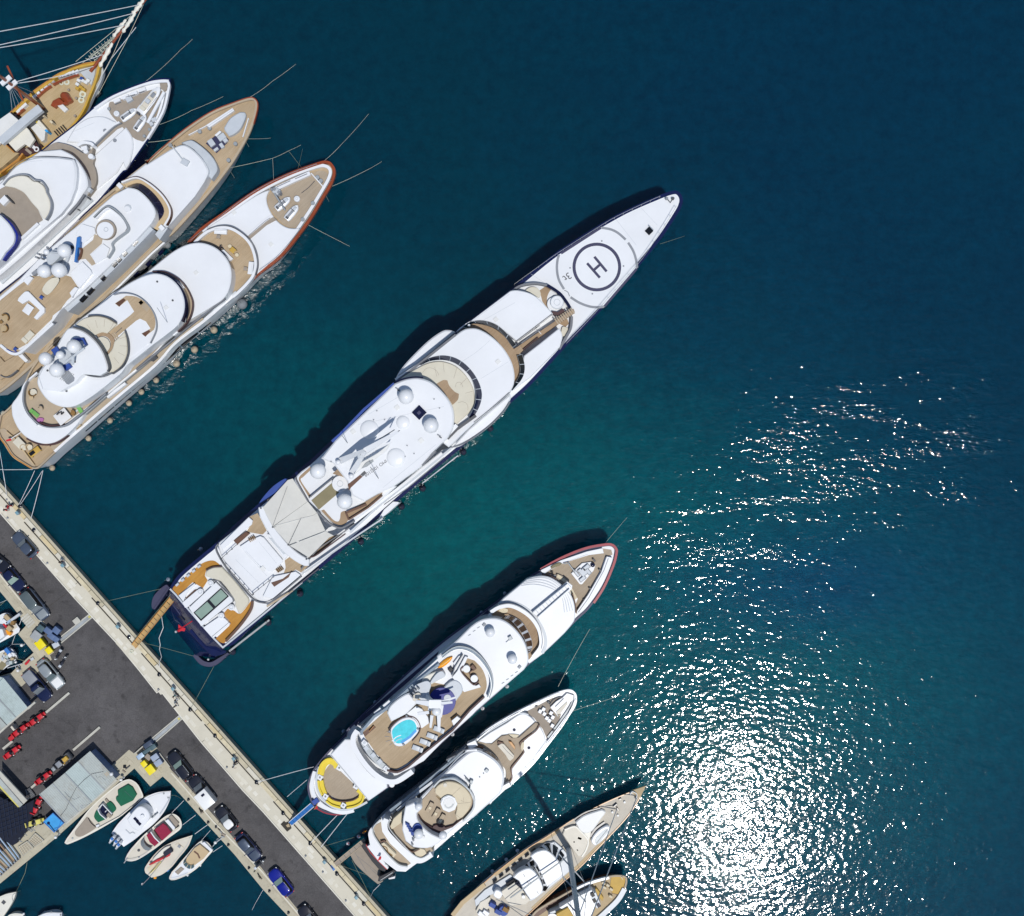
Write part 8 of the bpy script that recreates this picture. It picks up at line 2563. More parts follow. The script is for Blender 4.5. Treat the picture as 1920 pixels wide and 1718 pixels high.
# ================================================================== people
def person_mesh(pose):
 sk=bpy.data.meshes.new('person')
 V,E,R=[],[],[]
 def v(p,r,parent=None):
  V.append(p);R.append(r)
  if parent is not None:
   E.append((parent,len(V)-1))
  return len(V)-1
 st=0.22 if pose=='walk' else 0.04
 pel=v((0,0,0.95),0.135)
 wa=v((0.01,0,1.12),0.125,pel)
 ch=v((0.02,0,1.34),0.155,wa)
 nk=v((0.02,0,1.50),0.06,ch)
 hd=v((0.04,0,1.62),0.095,nk)
 v((0.04,0,1.73),0.085,hd)
 v((0.135,0,1.63),0.018,hd)
 for sy in(-1,1):
  hp=v((0,sy*0.10,0.90),0.098,pel)
  kn=v((st*sy*0.6+0.02,sy*0.11,0.50),0.066,hp)
  an=v((st*sy-(0.06 if sy<0 and st>.1 else 0),sy*0.11,0.10),0.045,kn)
  v((st*sy+0.15,sy*0.12,0.05),0.036,an)
  sh=v((0.0,sy*0.20,1.41),0.062,ch)
  el=v((-st*sy*0.5-0.02,sy*0.29,1.14),0.045,sh)
  wr=v((-st*sy+0.10,sy*0.28,0.93),0.032,el)
  pm=v((-st*sy+0.14,sy*0.275,0.86),0.032,wr)
  for k in range(4):
   f=v((-st*sy+0.15+0.012*k,sy*(0.285-0.02*k),0.80),0.010,pm)
   v((-st*sy+0.16+0.01*k,sy*(0.275-0.02*k),0.745+(0.012 if k in(0,3)else 0)),0.008,f)
  v((-st*sy+0.19,sy*0.245,0.84),0.010,pm)
 sk.from_pydata(V,E,[])
 ob=bpy.data.objects.new('person',sk)
 COL.objects.link(ob)
 md=ob.modifiers.new('skin','SKIN')
 for i,r in enumerate(R):
  sk.skin_vertices[0].data[i].radius=(r,r)
 sk.skin_vertices[0].data[0].use_root=True
 md.use_smooth_shade=True
 ob.modifiers.new('sub','SUBSURF').levels=1
 dg=bpy.context.evaluated_depsgraph_get()
 me=bpy.data.meshes.new_from_object(ob.evaluated_get(dg))
 bpy.data.objects.remove(ob)
 return me
PM={k:person_mesh(k)for k in('walk','stand')}
def person(label,s,ang,shirt,trousers,pose='walk',zz=PZ,hair='hair'):
 g=pt(s,zz+1.0)
 me=PM[pose].copy()
 me.materials.clear()
 for m in('skin',shirt,trousers,'blackpaint'):
  me.materials.append(M(m))
 for f in me.polygons:
  c=f.center
  f.material_index=0 if c.z>1.47 or(abs(c.y)>0.2 and c.z<1.2)else 1 if c.z>1.0 else 2 if c.z>0.12 else 3
  f.use_smooth=True
 o=bpy.data.objects.new('person',me)
 COL.objects.link(o)
 o.location=(g.x,g.y,zz)
 o.rotation_euler=(0,0,img_rot(ang))
 tag(o,label,'person','people on the quay and decks')
 K_=Kit();K_.lathe((0.02,0,1.66),[(0.118,-0.03),(0.122,0.06),(0.09,0.14),(0.04,0.175),(0,0.18)],12)
 K_.part('hair',hair,o,ang=60)
 for sy in(-1,1):
  K_=Kit();K_.box(0.128,sy*0.035,1.655,0.02,0.022,0.012);K_.part('eye','blackpaint',o)
 K_=Kit();K_.box(0.122,0,1.575,0.02,0.05,0.012);K_.part('mouth','flagred',o)
 return o
person('person in a red top walking at the top left end of the promenade','S: 85,375',200,'flagred','flagred','walk')
person('person in red standing just behind the walker in the red top','S: 60,408',120,'flagred','clothwhite','stand')
person('person in dark clothes by the second service pedestal','S: 615,930',60,'clothdark','clothdark','stand')
person('person in a teal top on the promenade near the fourth pedestal','Z: 500,715',70,'clothteal','clothwhite','walk')
person('person in white trousers following the one in the teal top','Z: 520,755',250,'clothwhite','clothwhite','walk')
person('person in dark clothes at the road edge of the promenade, above the cable ramp','Z: 510,825',250,'clothdark','clothwhite','walk')
person('person in dark blue standing at the service pedestal above the parked row','X: 1450,492',80,'clothdark','clothdark','stand')
person('person in a white shirt bending close to the person in dark blue','X: 1420,545',10,'clothwhite','clothdark','walk')
person('person in an orange top on the gangway end of the smaller yacht','O: 268,975',60,'orange','clothdark','stand',2.0)
person('person in dark clothes on the teak lounge of the red-railed yacht','D: 575,935',40,'clothdark','clothdark','walk',5.7)
person('crew member in a dark top on the foredeck of the pool yacht','L: 1010,440',100,'clothdark','maroon','stand',5.1)

# ================================================================== loose things on the decks
LO={}
def lounger(name,label,s,ang,zz,m,group,l=1.75,w=0.68,frame='midgrey',cat='sun lounger'):
 g=pt(s,zz+0.35)
 t=thing(name,label,cat,(g.x,g.y,zz),group,img_rot(ang))
 K_=Kit();K_.box(0,0,0.18,l,w,0.08,bev=0.02);K_.part('frame',frame,t)
 K_=Kit();K_.box(0.2,0,0.28,l*0.72,w*0.9,0.12,bev=0.03);K_.part('seat',m,t)
 K_=Kit();K_.box(-l*0.36,0,0.42,l*0.3,w*0.9,0.12,bev=0.03);K_.part('backrest',m,t)
 for x in(-1,1):
  for y in(-1,1):
   K_=Kit();K_.box(x*l*0.42,y*w*0.42,0.08,0.07,0.07,0.16);K_.part('leg',frame,t)
 return t
for i,s in enumerate(('M: 868,1325','M: 800,1392','M: 730,1452','M: 655,1515')):
 lounger('sun_lounger','%s grey sun lounger beside the turquoise pool, counted from the mast'%ORD[i],s,200,9.65,'palegrey','grey sun loungers by the pool',1.5,0.72)
for i,s in enumerate(('O: 1015,700','O: 1090,770','O: 1150,835')):
 lounger('sun_lounger','%s wooden lounger on the fly deck of the smaller yacht, counted from its port side'%ORD[i],s,120,6.96,'tan','wooden loungers by the octagonal hot tub',1.5,0.62,'brown')
for i,s in enumerate(('O: 1020,708','O: 1085,775','O: 1140,855')):
 t=thing('towel','%s folded cream towel on the wooden loungers of the smaller yacht'%ORD[i],'towel',pt(s,7.3),'towels on the wooden loungers')
 box('towel_fold','creamwarm',s,0.4,0.38,30,7.3,7.4,t)
for s,lab in(('E: 325,1085','lime green lounger nearest the pink towel on the aft deck'),('E: 748,1040','lime green lounger beside the white deck house edge')):
 lounger('deck_chair',lab,s,40 if '325' in s else 60,7.78,'lime','lime green loungers on the aft deck',1.35,0.6,'galv')
t=thing('beach_towel','crumpled pink towel at the edge of the aft deck','towel',pt('E: 380,1150',7.8))
cslab('towel_cloth','pink','E: 345,1145 375,1128 410,1135 405,1160 380,1175 355,1165',7.7,8.0,t)
def table(name,label,s,l,w,ang,zz,m,h=0.72,cat='table',round_=False):
 g=pt(s,zz+h)
 t=thing(name,label,cat,(g.x,g.y,zz),None,img_rot(ang))
 if round_:
  K_=Kit();K_.cyl((0,0,h-0.05),(0,0,h),l/2,n=20);K_.part('tabletop',m,t)
  K_=Kit();K_.cyl((0,0,0),(0,0,h-0.05),0.06);K_.part('pedestal_leg','steel',t)
 else:
  K_=Kit();K_.box(0,0,h-0.03,l,w,0.06,bev=0.02);K_.part('tabletop',m,t)
  for x in(-1,1):
   for y in(-1,1):
    K_=Kit();K_.box(x*l*0.43,y*w*0.42,(h-0.06)/2,0.07,0.07,h-0.06);K_.part('leg',m,t)
 return t
def chair(label,s,ang,zz,m,group=None,r=0.36,seat=None):
 g=pt(s,zz+0.5)
 t=thing('armchair',label,'chair',(g.x,g.y,zz),group,img_rot(ang))
 K_=Kit();K_.cyl((0,0,0.1),(0,0,0.42),r*0.85,r,n=14);K_.part('seat',seat or m,t)
 K_=Kit()
 R_=[]
 for k in range(9):
  a=math.radians(90+180*k/8)
  R_.append([(q*math.cos(a),q*math.sin(a),z)for q,z in((r,0.3),(r*1.15,0.8),(r*0.95,0.8),(r*0.82,0.3))])
 K_.loft(R_);K_.part('backrest',m,t)
 K_=Kit();K_.cyl((0,0,0),(0,0,0.1),r*0.5,n=10);K_.part('base','brown',t)
 return t
table('dining_table','table with a white cloth and dark flower arrangement on the aft deck','E: 590,1118',1.9,1.7,-38,7.8,'clothwhite')
t=CUR[0]
for k,(x,y)in enumerate(((-0.4,0.5),(-0.1,0.6),(0.2,0.5),(-0.6,0.3),(0,0.35))):
 t2=thing('flower_pot','dark leafy pot on the white cloth of the aft deck table, %s along'%ORD[k],'plant pot',t.location+Vector((x,y,0.74)),'pots on the white aft deck table')
 K_=Kit();K_.lathe((0,0,0),[(0.08,0),(0.11,0.14),(0.05,0.14)],8);K_.part('pot','brown',t2)
 K_=Kit();K_.lathe((0,0,0.14),[(0.06,0),(0.14,0.08),(0.10,0.18),(0,0.22)],7);K_.part('leaves','blackpaint',t2)
chair('brown slatted chair beside the cloth-covered table on the aft deck','E: 690,1085',150,7.8,'wicker')
chair('cream tub chair with a wicker shell on the aft deck of the red-railed yacht','E: 312,890',-60,7.8,'wicker',None,0.5,'cream')
table('side_table','round ochre table beside the cream tub chair','E: 295,940',0.6,0.6,0,7.8,'beige',0.55,'table',True)
chair('tan stool chair in the middle of the aft deck','E: 385,1040',100,7.8,'tan',None,0.3)
table('dining_table','pale table in the stern cockpit of the red-railed yacht','E: 180,1370',1.5,1.1,45,5.05,'cream')
for s,lab in(('E: 225,1412','white cube armchair in the stern cockpit, nearer the ensign'),('E: 278,1408','white cube armchair in the stern cockpit, nearer the glass table')):
 chair(lab,s,40,5.05,'beige','cube armchairs in the stern cockpit',0.4,'cream')
table('coffee_table','ochre table with a dark glass half in the stern cockpit','E: 325,1452',1.7,0.8,-38,5.05,'ochre')
t=CUR[0]
K_=Kit();K_.box(-0.35,0.05,0.735,0.8,0.5,0.04);K_.part('glass_panel','blackglass',t)
for s,lab in(('E: 235,1225','x'),):
 pass
for s,lab in(('E: 50,185','wicker tub chair at the left edge of the teak sun deck, upper one'),('E: 40,285','wicker tub chair at the left edge of the teak sun deck, lower one')):
 chair(lab,s,130 if '185' in s else 200,9.45,'wicker','wicker chairs on the teak sun deck',0.5,'sand')
table('side_table','small round wicker table between the wicker tub chairs','E: 8,222',0.5,0.5,0,9.45,'wicker',0.5,'table',True)
lounger('day_bed','white day bed on the teak sun deck near its rail','E: 265,362',-48,9.45,'cream',None,1.8,0.95,'beige','day bed')
table('pouf','white padded ottoman inside the L-shaped sofa on the teak sun deck','E: 265,102',1.1,1.3,35,9.45,'white',0.4,'ottoman')
t=thing('oval_table','long cream oval table on the teak sun deck under the domes','table',pt('B: 535,1440',9.5))
cslab('tabletop','cream','B: 445,1490 480,1420 545,1365 610,1355! 625,1385 590,1450 520,1530 480,1535',10.05,10.2,t)
box('pedestal_leg','palegrey','B: 535,1445',0.6,0.4,-50,9.45,10.06,t)
for s,lab in(('B: 435,1567','small navy cube stool on the teak sun deck'),('E: 142,478','small navy cube stool at the rounded stern of the teak sun deck')):
 table('stool',lab,s,0.45,0.45,35,9.45,'bluecover',0.42,'stool')
t=thing('paddle_board','blue board standing beside the tan pad on the yacht roof','board',pt('B: 815,1060',9.5))
slab('board','gangblue','B: 812,932! 848,926! 842,1035! 822,1040! 806,1190! 784,1192!',9.45,10.3,t)
line('board_edge','gangblue','B: 830,925! 800,1190!',0.06,10.0,10.34,t)
table('coffee_table','olive square table on the teak lounge crescent','D: 688,955',0.75,0.7,40,5.7,'ochre')
for s,lab in(('D: 660,918','round cream pouf on the teak lounge crescent, nearer the person'),('D: 727,1000','round cream pouf on the teak lounge crescent, nearer the white box')):
 t=thing('pouf',lab,'pouf',pt(s,5.7),'cream poufs on the teak lounge')
 disc('cushion','creamwarm',s,5.68,6.1,0.26,t)
t=thing('sofa','white sofa set against the rounded cabin front on the teak lounge','sofa',pt('D: 635,1005',5.7))
slab('seat','white','D: 582,955! 605,950! 692,1035! 665,1058! 630,1045!',5.68,6.15,t)
line('backrest','white','D: 578,958! 628,1042! 660,1060!',0.2,5.68,6.5,t)
for s,a,lab in(('D: 572,778',3,'white settee at the port side of the teak lounge crescent'),('D: 860,1125',-83,'white settee at the starboard side of the teak lounge crescent')):
 t=thing('settee',lab,'settee',pt(s,5.7),'white settees of the teak lounge')
 box('seat','white',s,1.75,0.75,a,5.68,6.15,t)
 u,v=map(float,s.split()[1].split(','))
 box('backrest','white','D: %f,%f'%((u,v-16)if a>0 else(u+14,v)),1.7,0.2,a,5.68,6.5,t)
for s,lab in(('D: 552,828','tan tray table below the port settee'),('D: 808,1132','tan tray table beside the starboard settee')):
 table('tray_table',lab,s,0.5,0.5,10,5.7,'taupe',0.4)

def kayak(name,label,s,l,w,ang,zz,m,m2,cat):
 g=pt(s,zz+0.25)
 t=thing(name,label,cat,(g.x,g.y,zz),None,img_rot(ang))
 K_=Kit()
 R_=[]
 for x,k in((-0.5,0.05),(-0.42,0.5),(-0.25,0.9),(0,1.0),(0.25,0.85),(0.42,0.45),(0.5,0.04)):
  R_.append([(x*l,k*w/2*a,0.18+b*0.17)for a,b in((-1,0),(-0.6,0.8),(0,1),(0.6,0.8),(1,0),(0.6,-0.9),(-0.6,-0.9))])
 K_.loft(R_);K_.part('kayak_hull',m,t,ang=60)
 K_=Kit();K_.box(0,0.0,0.345,l*0.5,w*0.12,0.03);K_.part('seat_well',m2,t)
 K_=Kit();K_.box(-l*0.1,w*0.25,0.34,l*0.55,0.03,0.03);K_.part('paddle','ochre',t)
kayak('kayak','orange kayak on the rail side of the pool yacht sun deck','M: 932,652',2.5,0.72,-38,9.65,'orange','ochre','kayak')

def jetski(label,s,ang,zz,group,l=2.6):
 g=pt(s,zz+0.5)
 t=thing('jet_ski',label,'jet ski',(g.x,g.y,zz),group,img_rot(ang))
 K_=Kit()
 R_=[]
 for z,k,c in((0.05,0.7,0),(0.3,1.0,0),(0.5,0.96,0),(0.62,0.7,0)):
  R_.append([(x*l*(0.9+0.1*k),y*k*0.55,z)for x,y in((0.5,0),(0.42,0.5),(0.28,0.85),(0,1.0),(-0.4,0.95),(-0.5,0.75),(-0.5,-0.75),(-0.4,-0.95),(0,-1.0),(0.28,-0.85),(0.42,-0.5))])
 K_.loft(R_);K_.part('jet_ski_hull','white',t,ang=50)
 K_=Kit();K_.box(-0.35,0,0.72,1.2,0.34,0.22,tx=0.9,ty=0.8,bev=0.05);K_.part('saddle','midgrey',t)
 K_=Kit();K_.cyl((0.3,-0.32,0.9),(0.3,0.32,0.9),0.04);K_.part('handlebar','blackpaint',t)
 K_=Kit();K_.box(0.62,0,0.7,0.7,0.4,0.14,tx=0.6,ty=0.7,bev=0.04);K_.part('bonnet','palegrey',t)
 K_=Kit();K_.box(-1.0,0,0.6,0.3,0.5,0.16,bev=0.03);K_.part('rear_pad','darkgrey',t)
jetski('white jet ski under the davit on the foredeck of the red-railed yacht','D: 1165,512',-40,5.1,'jet skis on the red-railed yacht')
jetski('white jet ski nearer the curved edge of the red-railed foredeck','D: 1250,598',-50,5.1,'jet skis on the red-railed yacht')
jetski('white jet ski beside the round life raft on the taupe foredeck','A: 1365,1210',-35,5.3,'jet skis on the taupe foredeck')
jetski('white jet ski nearest the stern edge of the taupe foredeck','A: 1488,1300',-55,5.3,'jet skis on the taupe foredeck')
def raft(label,s,zz,r=0.42):
 t=thing('life_raft',label,'life raft',pt(s,zz),'round white life rafts')
 disc('canister','white',s,zz,zz+0.55,r,t,20,0.1)
 ringpart('canister_band','palegrey',s,zz+0.5,zz+0.565,r*0.45,r*0.3,t)
raft('round white life raft beside the jet skis of the red-railed yacht','D: 1295,467',5.1)
raft('round white life raft on the taupe foredeck of the navy-hulled yacht','A: 1230,1200',5.3,0.4)
t=thing('davit_crane','grey davit crane reaching over the jet ski on the red-railed foredeck','crane',pt('D: 1105,400',5.1))
tube3('crane_arm','galv',[pt('D: 1085,420',6.6),pt('D: 1185,578',6.6)],0.13,t)
box('crane_base','palegrey','D: 1100,395',0.9,0.8,30,5.1,6.4,t)
for s in('D: 1080,375','D: 1125,405','D: 1060,380'):
 box('crane_motor','midgrey',s,0.4,0.35,30,5.1,6.6,t)
def tender(label,s,ang,zz,l,w,inner='creamgel',m='white'):
 g=pt(s,zz+0.6)
 t=thing('tender',label,'tender',(g.x,g.y,zz),None,img_rot(ang))
 K_=Kit()
 prof=((0.5,0),(0.44,0.45),(0.3,0.8),(0,1),(-0.45,1),(-0.5,0.85),(-0.5,-0.85),(-0.45,-1),(0,-1),(0.3,-0.8),(0.44,-0.45))
 K_.loft([[(x*l*k,y*w/2*k,z)for x,y in prof]for z,k in((0,0.75),(0.35,1.0),(0.6,0.98),(0.66,0.9))]);K_.part('tender_hull',m,t,ang=50)
 K_=Kit();K_.loft([[(x*l*0.72-0.1,y*w/2*0.62,z)for x,y in prof]for z in(0.6,0.675)]);K_.part('cockpit_floor',inner,t)
 K_=Kit();K_.box(-0.3,0,0.85,0.7,w*0.4,0.4,tx=0.8,bev=0.06);K_.part('console_or_shade','palegrey',t)
 K_=Kit();K_.box(-l*0.33,0,0.78,0.5,w*0.55,0.24,bev=0.05);K_.part('seat','cream',t)
 K_=Kit();K_.box(l*0.18,0,0.74,0.8,w*0.35,0.16,tx=0.7,bev=0.04);K_.part('bow_cushion','midgrey',t)
 K_=Kit();K_.box(-l*0.53,0,0.7,0.35,0.4,0.5,bev=0.06);K_.part('outboard_engine','darkgrey',t)
 for sy in(-1,1):
  K_=Kit();K_.cyl((-l*0.3,sy*w*0.42,0.72),(l*0.2,sy*w*0.4,0.72),0.03);K_.part('grab_line','line',t)
tender('white tender lashed on the taupe foredeck, the longest boat there','A: 1585,1060',-52,5.3,4.6,1.45)

# ================================================================== fenders
FE={}
def fender(label,s,zz,r,m,group,l=None,deckz=4.0,ang=0):
 g=pt(s,zz)
 t=thing('fender',label,'fender',(g.x,g.y,zz),group,img_rot(ang))
 key=(round(r,2),m,l)
 if key not in FE:
  K_=Kit()
  if l:
   K_.lathe((0,0,0),[(0,-l/2),(r*0.6,-l/2+r*0.2),(r,-l/2+r*0.8),(r,l/2-r*0.8),(r*0.6,l/2-r*0.2),(0.05,l/2)],14)
  else:
   K_.lathe((0,0,0),[(0,-r),(r*0.7,-r*0.7),(r,0),(r*0.7,r*0.7),(r*0.25,r*0.95),(0.04,r*1.15)],16)
  a=K_.part('fender_body',m,t,ang=60)
  K_=Kit();K_.cyl((0,0,r if not l else l/2),(0,0,max(0.5,deckz-zz)),0.02,n=5);b=K_.part('lanyard','rope',t)
  FE[key]=(a.data,b.data)
 else:
  for nme,me in zip(('fender_body','lanyard'),FE[key]):
   o=bpy.data.objects.new(nme,me);COL.objects.link(o);o.parent=t
 return t
for i,s in enumerate(('F: 1180,1275','F: 985,1470','F: 805,1610','E: 1480,775','E: 1340,885','E: 1222,992','E: 1042,1157','E: 838,1325','E: 495,1605')):
 fender('%s tan fender along the starboard side of the red-railed yacht, counted from the bow'%ORD[i],s,1.1,0.52 if i<3 else 0.42,'fender','tan fenders of the red-railed yacht',None,3.0)
fender('big grey fender at the bow end of the tan ones','F: 1460,1015',1.2,0.78,'fendergrey',None,None,3.5)
fender('small white fender on the port quarter of the red-railed yacht','E: 30,1085',1.0,0.35,'cream',None,None,3.0)
for i,s in enumerate(('F: 570,525','F: 715,425')):
 fender('%s grey fender hanging between the teak-decked and the red-railed yacht'%ORD[i],s,1.3,0.5,'fendergrey','grey fenders between two yachts',None,3.0)
for i,s in enumerate(('H: 1005,1432','H: 750,1655','I: 1345,1258','I: 1135,1440','J: 1582,830','J: 975,1350','J: 655,1640','K: 1540,940','K: 1165,1255')):
 fender('%s dark round fender on the starboard side of the superyacht, counted from the bow'%ORD[i],s,0.9,0.48,'fendernavy','dark fenders of the superyacht',None,3.0)
for i,s in enumerate(('K: 828,168','K: 482,488')):
 fender('%s grey fender on the port quarter of the superyacht'%ORD[i],s,3.4,0.3,'fenderpale','port fenders of the superyacht',None,5.0)
for i,s in enumerate(('L: 495,645','L: 245,850','L: 60,1012','M: 855,508','M: 520,795','M: 232,1050','N: 625,428')):
 fender('%s pale blue fender on the port side of the pool yacht, counted from the bow'%ORD[i],s,2.0,0.24,'fenderpale','pale fenders of the pool yacht',0.9,4.0)
for i,s in enumerate(('L: 520,1645','M: 1305,1110','M: 1005,1370','M: 700,1625')):
 fender('%s white ball fender on the starboard side of the pool yacht, counted from the bow'%ORD[i],s,2.4,0.30,'white','white fenders of the pool yacht',None,4.0)
for i,s in enumerate(('R: 625,745','R: 525,825','R: 400,930')):
 fender('%s pale violet ball fender beside the sailing yacht, counted from the bow'%ORD[i],s,0.7,0.27,'fenderpale','ball fenders of the sailing yacht',None,1.8)
for i,s in enumerate(('O: 200,1035','O: 78,1115')):
 t=thing('mooring_buoy','%s small white buoy floating beside the taupe gangway'%ORD[i],'buoy',pt(s,0.15),'white buoys by the taupe gangway')
 lathe('buoy_body','white',pt(s,0.15),[(0,-0.3),(0.22,-0.2),(0.3,0),(0.22,0.2),(0.08,0.3),(0,0.32)],t,14,60)
 disc('buoy_ring','flagred',s,0.3,0.5,0.08,t)

# ================================================================== ropes
def rope(label,pts,drop=0.15,r=0.021,m='rope',group='mooring lines',name='mooring_rope'):
 """pts: list of (pixel string, z)"""
 P_=[pt(s,z)for s,z in pts]
 path=[P_[0]]
 for a,b in zip(P_,P_[1:]):
  path+=sag(a,b,drop,8)[1:]
 t=tube3(name,m,[p-P_[0]for p in path],r,0,5,True,r*(0.55 if pts[-1][1]==N2 else 1))
 t.location=P_[0]
 tag(t,label,'rope',group)
 return t
N5,N2=4.6,-0.3
rope('bow line running out from the port bow of the taupe-decked yacht',[('A: 1540,865',5.2),('P: 340,92',1.2),('P: 372,60',N2)],0.3)
rope('bow line from the starboard bow of the taupe-decked yacht into open water',[('A: 1690,1320',5.2),('P: 360,207',1.6),('P: 440,170',N2)],0.3)
rope('short line between the taupe-decked yacht and the ship',[('A: 1000,1205',3.6),('A: 900,1215',3.0)],0.05)
rope('line from the taupe-decked yacht across to the teak-decked yacht, upper one',[('A: 1570,1507',4.8),('A: 1830,1472',4.4)],0.2)
rope('long bow line running out from the bow of the teak-decked yacht',[('C: 1275,248',4.6),('P: 510,153',1.4),('P: 575,103',N2)],0.3)
rope('short line out from the starboard bow of the teak-decked yacht',[('C: 1255,680',4.6),('P: 497,260',0.9),('P: 512,258',N2)],0.1)
rope('line from the teak-decked yacht towards the red-railed yacht, the one that forks',[('C: 1068,990',4.6),('P: 511,297',1.8),('P: 541,283',1.0),('P: 575,266',N2)],0.15)
rope('branch line that drops to the port rail of the red-railed yacht',[('P: 511,297',1.8),('P: 513,338',4.9)],0.1)
rope('thin line crossing near the port bow of the red-railed yacht',[('P: 541,283',1.0),('P: 566,315',1.5)],0.05,0.02,'ropedim')
rope('thin line off the port bow rail of the red-railed yacht',[('C: 1795,1015',5.0),('P: 568,277',N2)],0.05,0.02,'ropedim')
rope('long bow line from the stem of the red-railed yacht',[('D: 1540,122',5.2),('P: 640,271',2.6),('P: 700,203',N2)],0.3)
rope('bow line from the starboard bow of the red-railed yacht',[('D: 1605,362',5.2),('P: 690,318',1.6),('P: 724,297',N2)],0.25)
rope('line from the starboard side of the red-railed yacht into the water',[('D: 1395,712',5.2),('P: 640,454',0.8),('P: 668,468',N2)],0.2)
rope('short whisker line under the starboard bow of the red-railed yacht',[('D: 1568,432',4.8),('D: 1600,495',1.0)],0.05)
rope('short whisker line under the starboard side of the teak-decked yacht',[('C: 1065,995',4.4),('C: 1128,1095',0.5)],0.05)
rope('short whisker line near the bow of the teak-decked yacht',[('C: 1245,705',4.4),('C: 1280,765',0.5)],0.05)
rope('short whisker line at the starboard bow of the taupe-decked yacht',[('C: 295,570',5.0),('C: 322,608',1.2)],0.05)
rope('short whisker line amidships of the taupe-decked yacht',[('C: 190,735',5.0),('C: 235,795',1.2)],0.05)
rope('thin line out from the starboard bow of the superyacht',[('G: 1588,627',6.5),('G: 1842,545',N2)],0.1,0.022,'ropedim')
rope('bow line from the stem of the pool yacht',[('L: 1578,102',5.0),('P: 1178,968',N2)],0.15,0.026)
rope('bow line from the smaller yacht running up past the pool yacht',[('L: 1068,1648',4.2),('L: 1270,1270',1.2),('L: 1470,930',N2)],0.2,0.032)
rope('bow line from the starboard bow of the smaller yacht towards the glitter',[('Q: 1488,405',4.2),('P: 1140,1312',0.9),('P: 1180,1300',N2)],0.15)
rope('stern line of the red-railed yacht, leftmost',[('S: 28,10',4.9),('S: 65,262',PZ+0.1)],0.1,0.04,'ropewhite')
rope('stern line of the red-railed yacht, upper of the crossed pair',[('S: 348,15',4.9),('S: 185,365',PZ+0.3)],0.15,0.035,'ropewhite')
rope('stern line of the red-railed yacht, lower of the crossed pair',[('S: 422,22',4.9),('S: 205,355',PZ+0.3)],0.15,0.035,'ropewhite')
rope('stern line of the red-railed yacht, rightmost',[('S: 432,12',4.9),('S: 312,495',PZ+0.2)],0.15,0.04,'ropewhite')
rope('horizontal stern line beneath the ensign of the red-railed yacht',[('E: 310,1620',4.9),('E: 45,1622',4.0),('E: -60,1618',3.8)],0.1,0.04,'ropewhite')
rope('stern line crossing the left edge under the red-railed yacht',[('E: -20,1360',5.0),('E: 40,1718',2.0),('S: 60,200',PZ+.2)],0.1,0.035,'ropewhite')
rope('thin stern line from the port wing of the superyacht to the fourth bollard',[('S: 1620,1205',5.0),('S: 1220,1295',2.6),('S: 990,1350',PZ+0.3)],0.2,0.022,'ropedim')
rope('thin stern line from the foot of the wooden gangway to the superyacht',[('K: 215,1158',PZ+0.2),('K: 745,1300',1.5)],0.1,0.02,'ropedim')
rope('thin stern line from the starboard wing of the superyacht to the promenade',[('K: 965,1410',1.2),('Z: 668,862',PZ+0.3)],0.1,0.022,'ropedim')
rope('white shore power cable winding from the superyacht to the promenade',[('K: 408,860',3.5),('K: 430,1000',0.2),('K: 385,1110',0.05),('K: 398,1180',0.05),('K: 390,1230',0.1),('K: 412,1310',0.8),('K: 385,1372',PZ+.05),('K: 395,1430',PZ+.05)],0.0,0.05,'ropewhite',None,'shore_cable')
rope('stern line of the pool yacht, upper one',[('N: 290,828',4.8),('Z: 1382,1645',PZ+0.3)],0.15,0.04,'ropewhite')
rope('stern line of the pool yacht, left of the blue gangway',[('N: 213,975',4.8),('N: -10,1165',PZ+0.2)],0.1,0.035,'ropewhite')
rope('stern line of the pool yacht, first right of the blue gangway',[('N: 560,1365',4.8),('Y: 1090,370',PZ+0.3)],0.12,0.045,'ropewhite')
rope('stern line of the pool yacht, second right of the blue gangway',[('N: 680,1340',4.8),('Y: 1212,412',PZ+0.3)],0.12,0.045,'ropewhite')
rope('thin line between the buoys and the promenade',[('Y: 1225,408',PZ+0.1),('Y: 1590,300',0.1)],0.05,0.018,'ropedim')
rope('stern line crossing under the taupe swim platform, upper',[('Y: 1395,605',PZ+0.1),('O: 300,1480',0.7)],0.05,0.02,'ropedim')
rope('stern line from the swim platform to the lower promenade',[('Y: 1560,560',0.8),('Y: 1770,975',PZ+0.2)],0.05,0.025,'ropedim')
rope('white stern line curving from the smaller yacht to the lower promenade',[('O: 445,1585',0.8),('Y: 1800,905',0.4),('Y: 1765,975',PZ+0.2)],0.0,0.035,'ropewhite')
rope('mooring line of the crimson-covered boat to the small quay, upper',[('V: 1255,532',1.1),('V: 1382,402',GZ+0.2)],0.05,0.03,'ropewhite','lines of the small boats')
rope('mooring line of the crimson-covered boat to the small quay, lower',[('V: 1368,662',1.1),('V: 1508,555',GZ+0.2)],0.05,0.03,'ropewhite','lines of the small boats')
rope('mooring line of the cream sailboat to the small quay',[('V: 1498,757',0.9),('V: 1632,660',GZ+0.2)],0.05,0.04,'ropewhite','lines of the small boats')
rope('mooring line of the beige day boat, upper',[('V: 1558,838',1.0),('V: 1662,718',GZ+0.2)],0.05,0.026,'ropewhite','lines of the small boats')
rope('mooring line of the beige day boat, lower',[('V: 1690,948',1.0),('V: 1790,880',GZ+0.2)],0.05,0.03,'ropewhite','lines of the small boats')
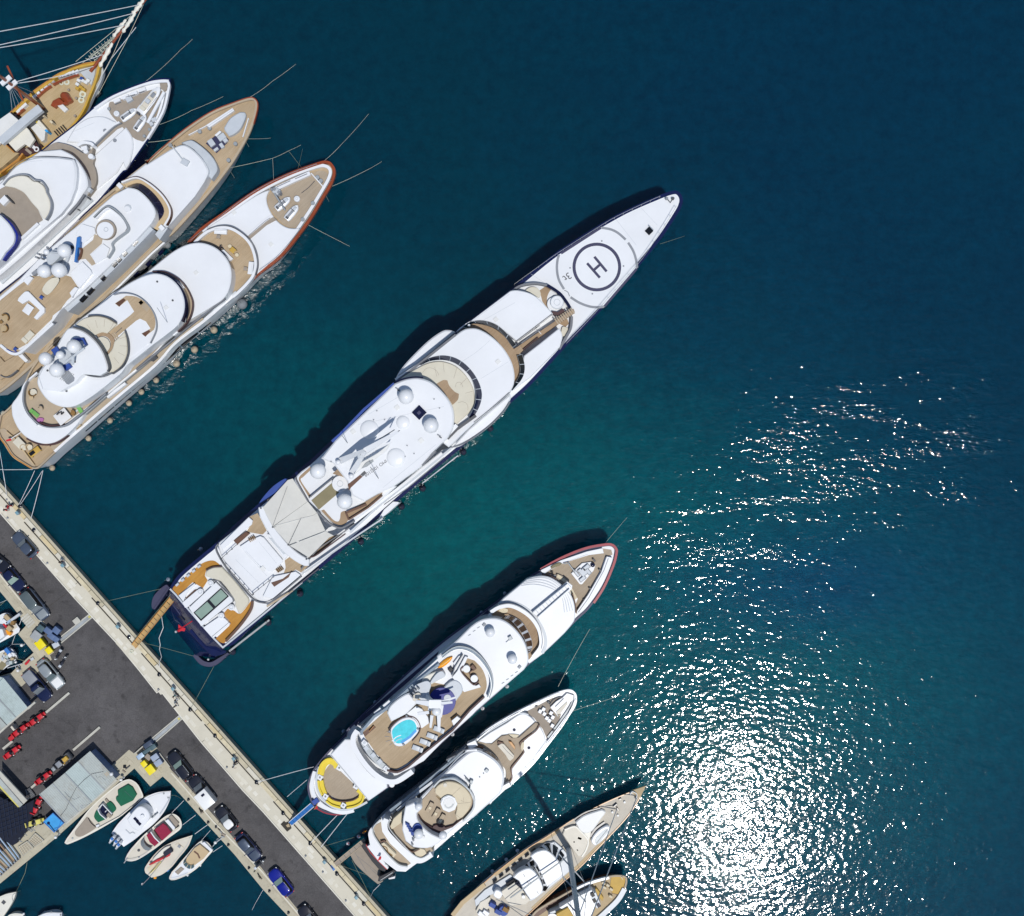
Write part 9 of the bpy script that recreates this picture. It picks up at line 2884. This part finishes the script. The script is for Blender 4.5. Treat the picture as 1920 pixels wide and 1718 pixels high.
rope('slack bow line of the triple-engined sport boat',[('V: 1248,345',1.2),('V: 1300,350',0.1),('V: 1350,380',GZ+.1)],0.0,0.022,'ropedim','lines of the small boats')
rope('line from the green-cushioned boat to the sport boat',[('V: 955,368',1.1),('V: 1015,340',1.1)],0.03,0.022,'ropedim','lines of the small boats')
rope('loose line from the small quay down past the lower edge of the picture',[('Y: 560,892',GZ+0.1),('Y: 470,1050',0.3),('Y: 390,1215',N2)],0.05,0.026,'ropewhite','lines of the small boats')
rope('floating line from the lower quay to the dark-hatched boat bow',[('W: 400,928',GZ),('W: 370,1080',0.05),('W: 290,1250',0.1),('W: 245,1345',1.2)],0.0,0.03,'ropedim','lines of the small boats')
rope('short bow line of the dark-hatched boat',[('W: 240,1370',1.2),('W: 320,1332',N2)],0.02,0.025,'ropedim','lines of the small boats')
rope('short line at the bow of the boat on the bottom edge, upper',[('W: 865,1625',0.6),('W: 915,1570',N2)],0.02,0.022,'ropedim','lines of the small boats')
rope('short line at the bow of the boat on the bottom edge, lower',[('W: 925,1715',1.0),('W: 990,1680',N2)],0.02,0.022,'ropedim','lines of the small boats')
rope('forked line between the two white fishing boats, left leg',[('T: 105,680',1.3),('T: 160,632',0.2),('T: 205,505',GZ+.1)],0.0,0.03,'ropewhite','lines of the small boats')
rope('forked line between the two white fishing boats, right leg',[('T: 160,632',0.2),('T: 335,628',GZ+.1)],0.02,0.025,'ropewhite','lines of the small boats')
rope('stern line of the upper white fishing boat',[('T: 258,372',1.4),('T: 302,262',GZ+.1)],0.03,0.035,'ropewhite','lines of the small boats')
rope('stern line of the lower cluttered boat to the white boarding pole',[('T: 225,828',1.4),('T: 330,855',GZ+.1)],0.03,0.03,'ropedim','lines of the small boats')
rope('thin lines at the left edge beside the upper small quay',[('T: -20,85',GZ),('T: 95,35',0.3)],0.05,0.025,'ropewhite','lines of the small boats')
rope('pipe-like line across the water below the upper small quay',[('T: -20,130',0.2),('T: 100,20',0.2)],0.0,0.025,'ropedim','lines of the small boats')
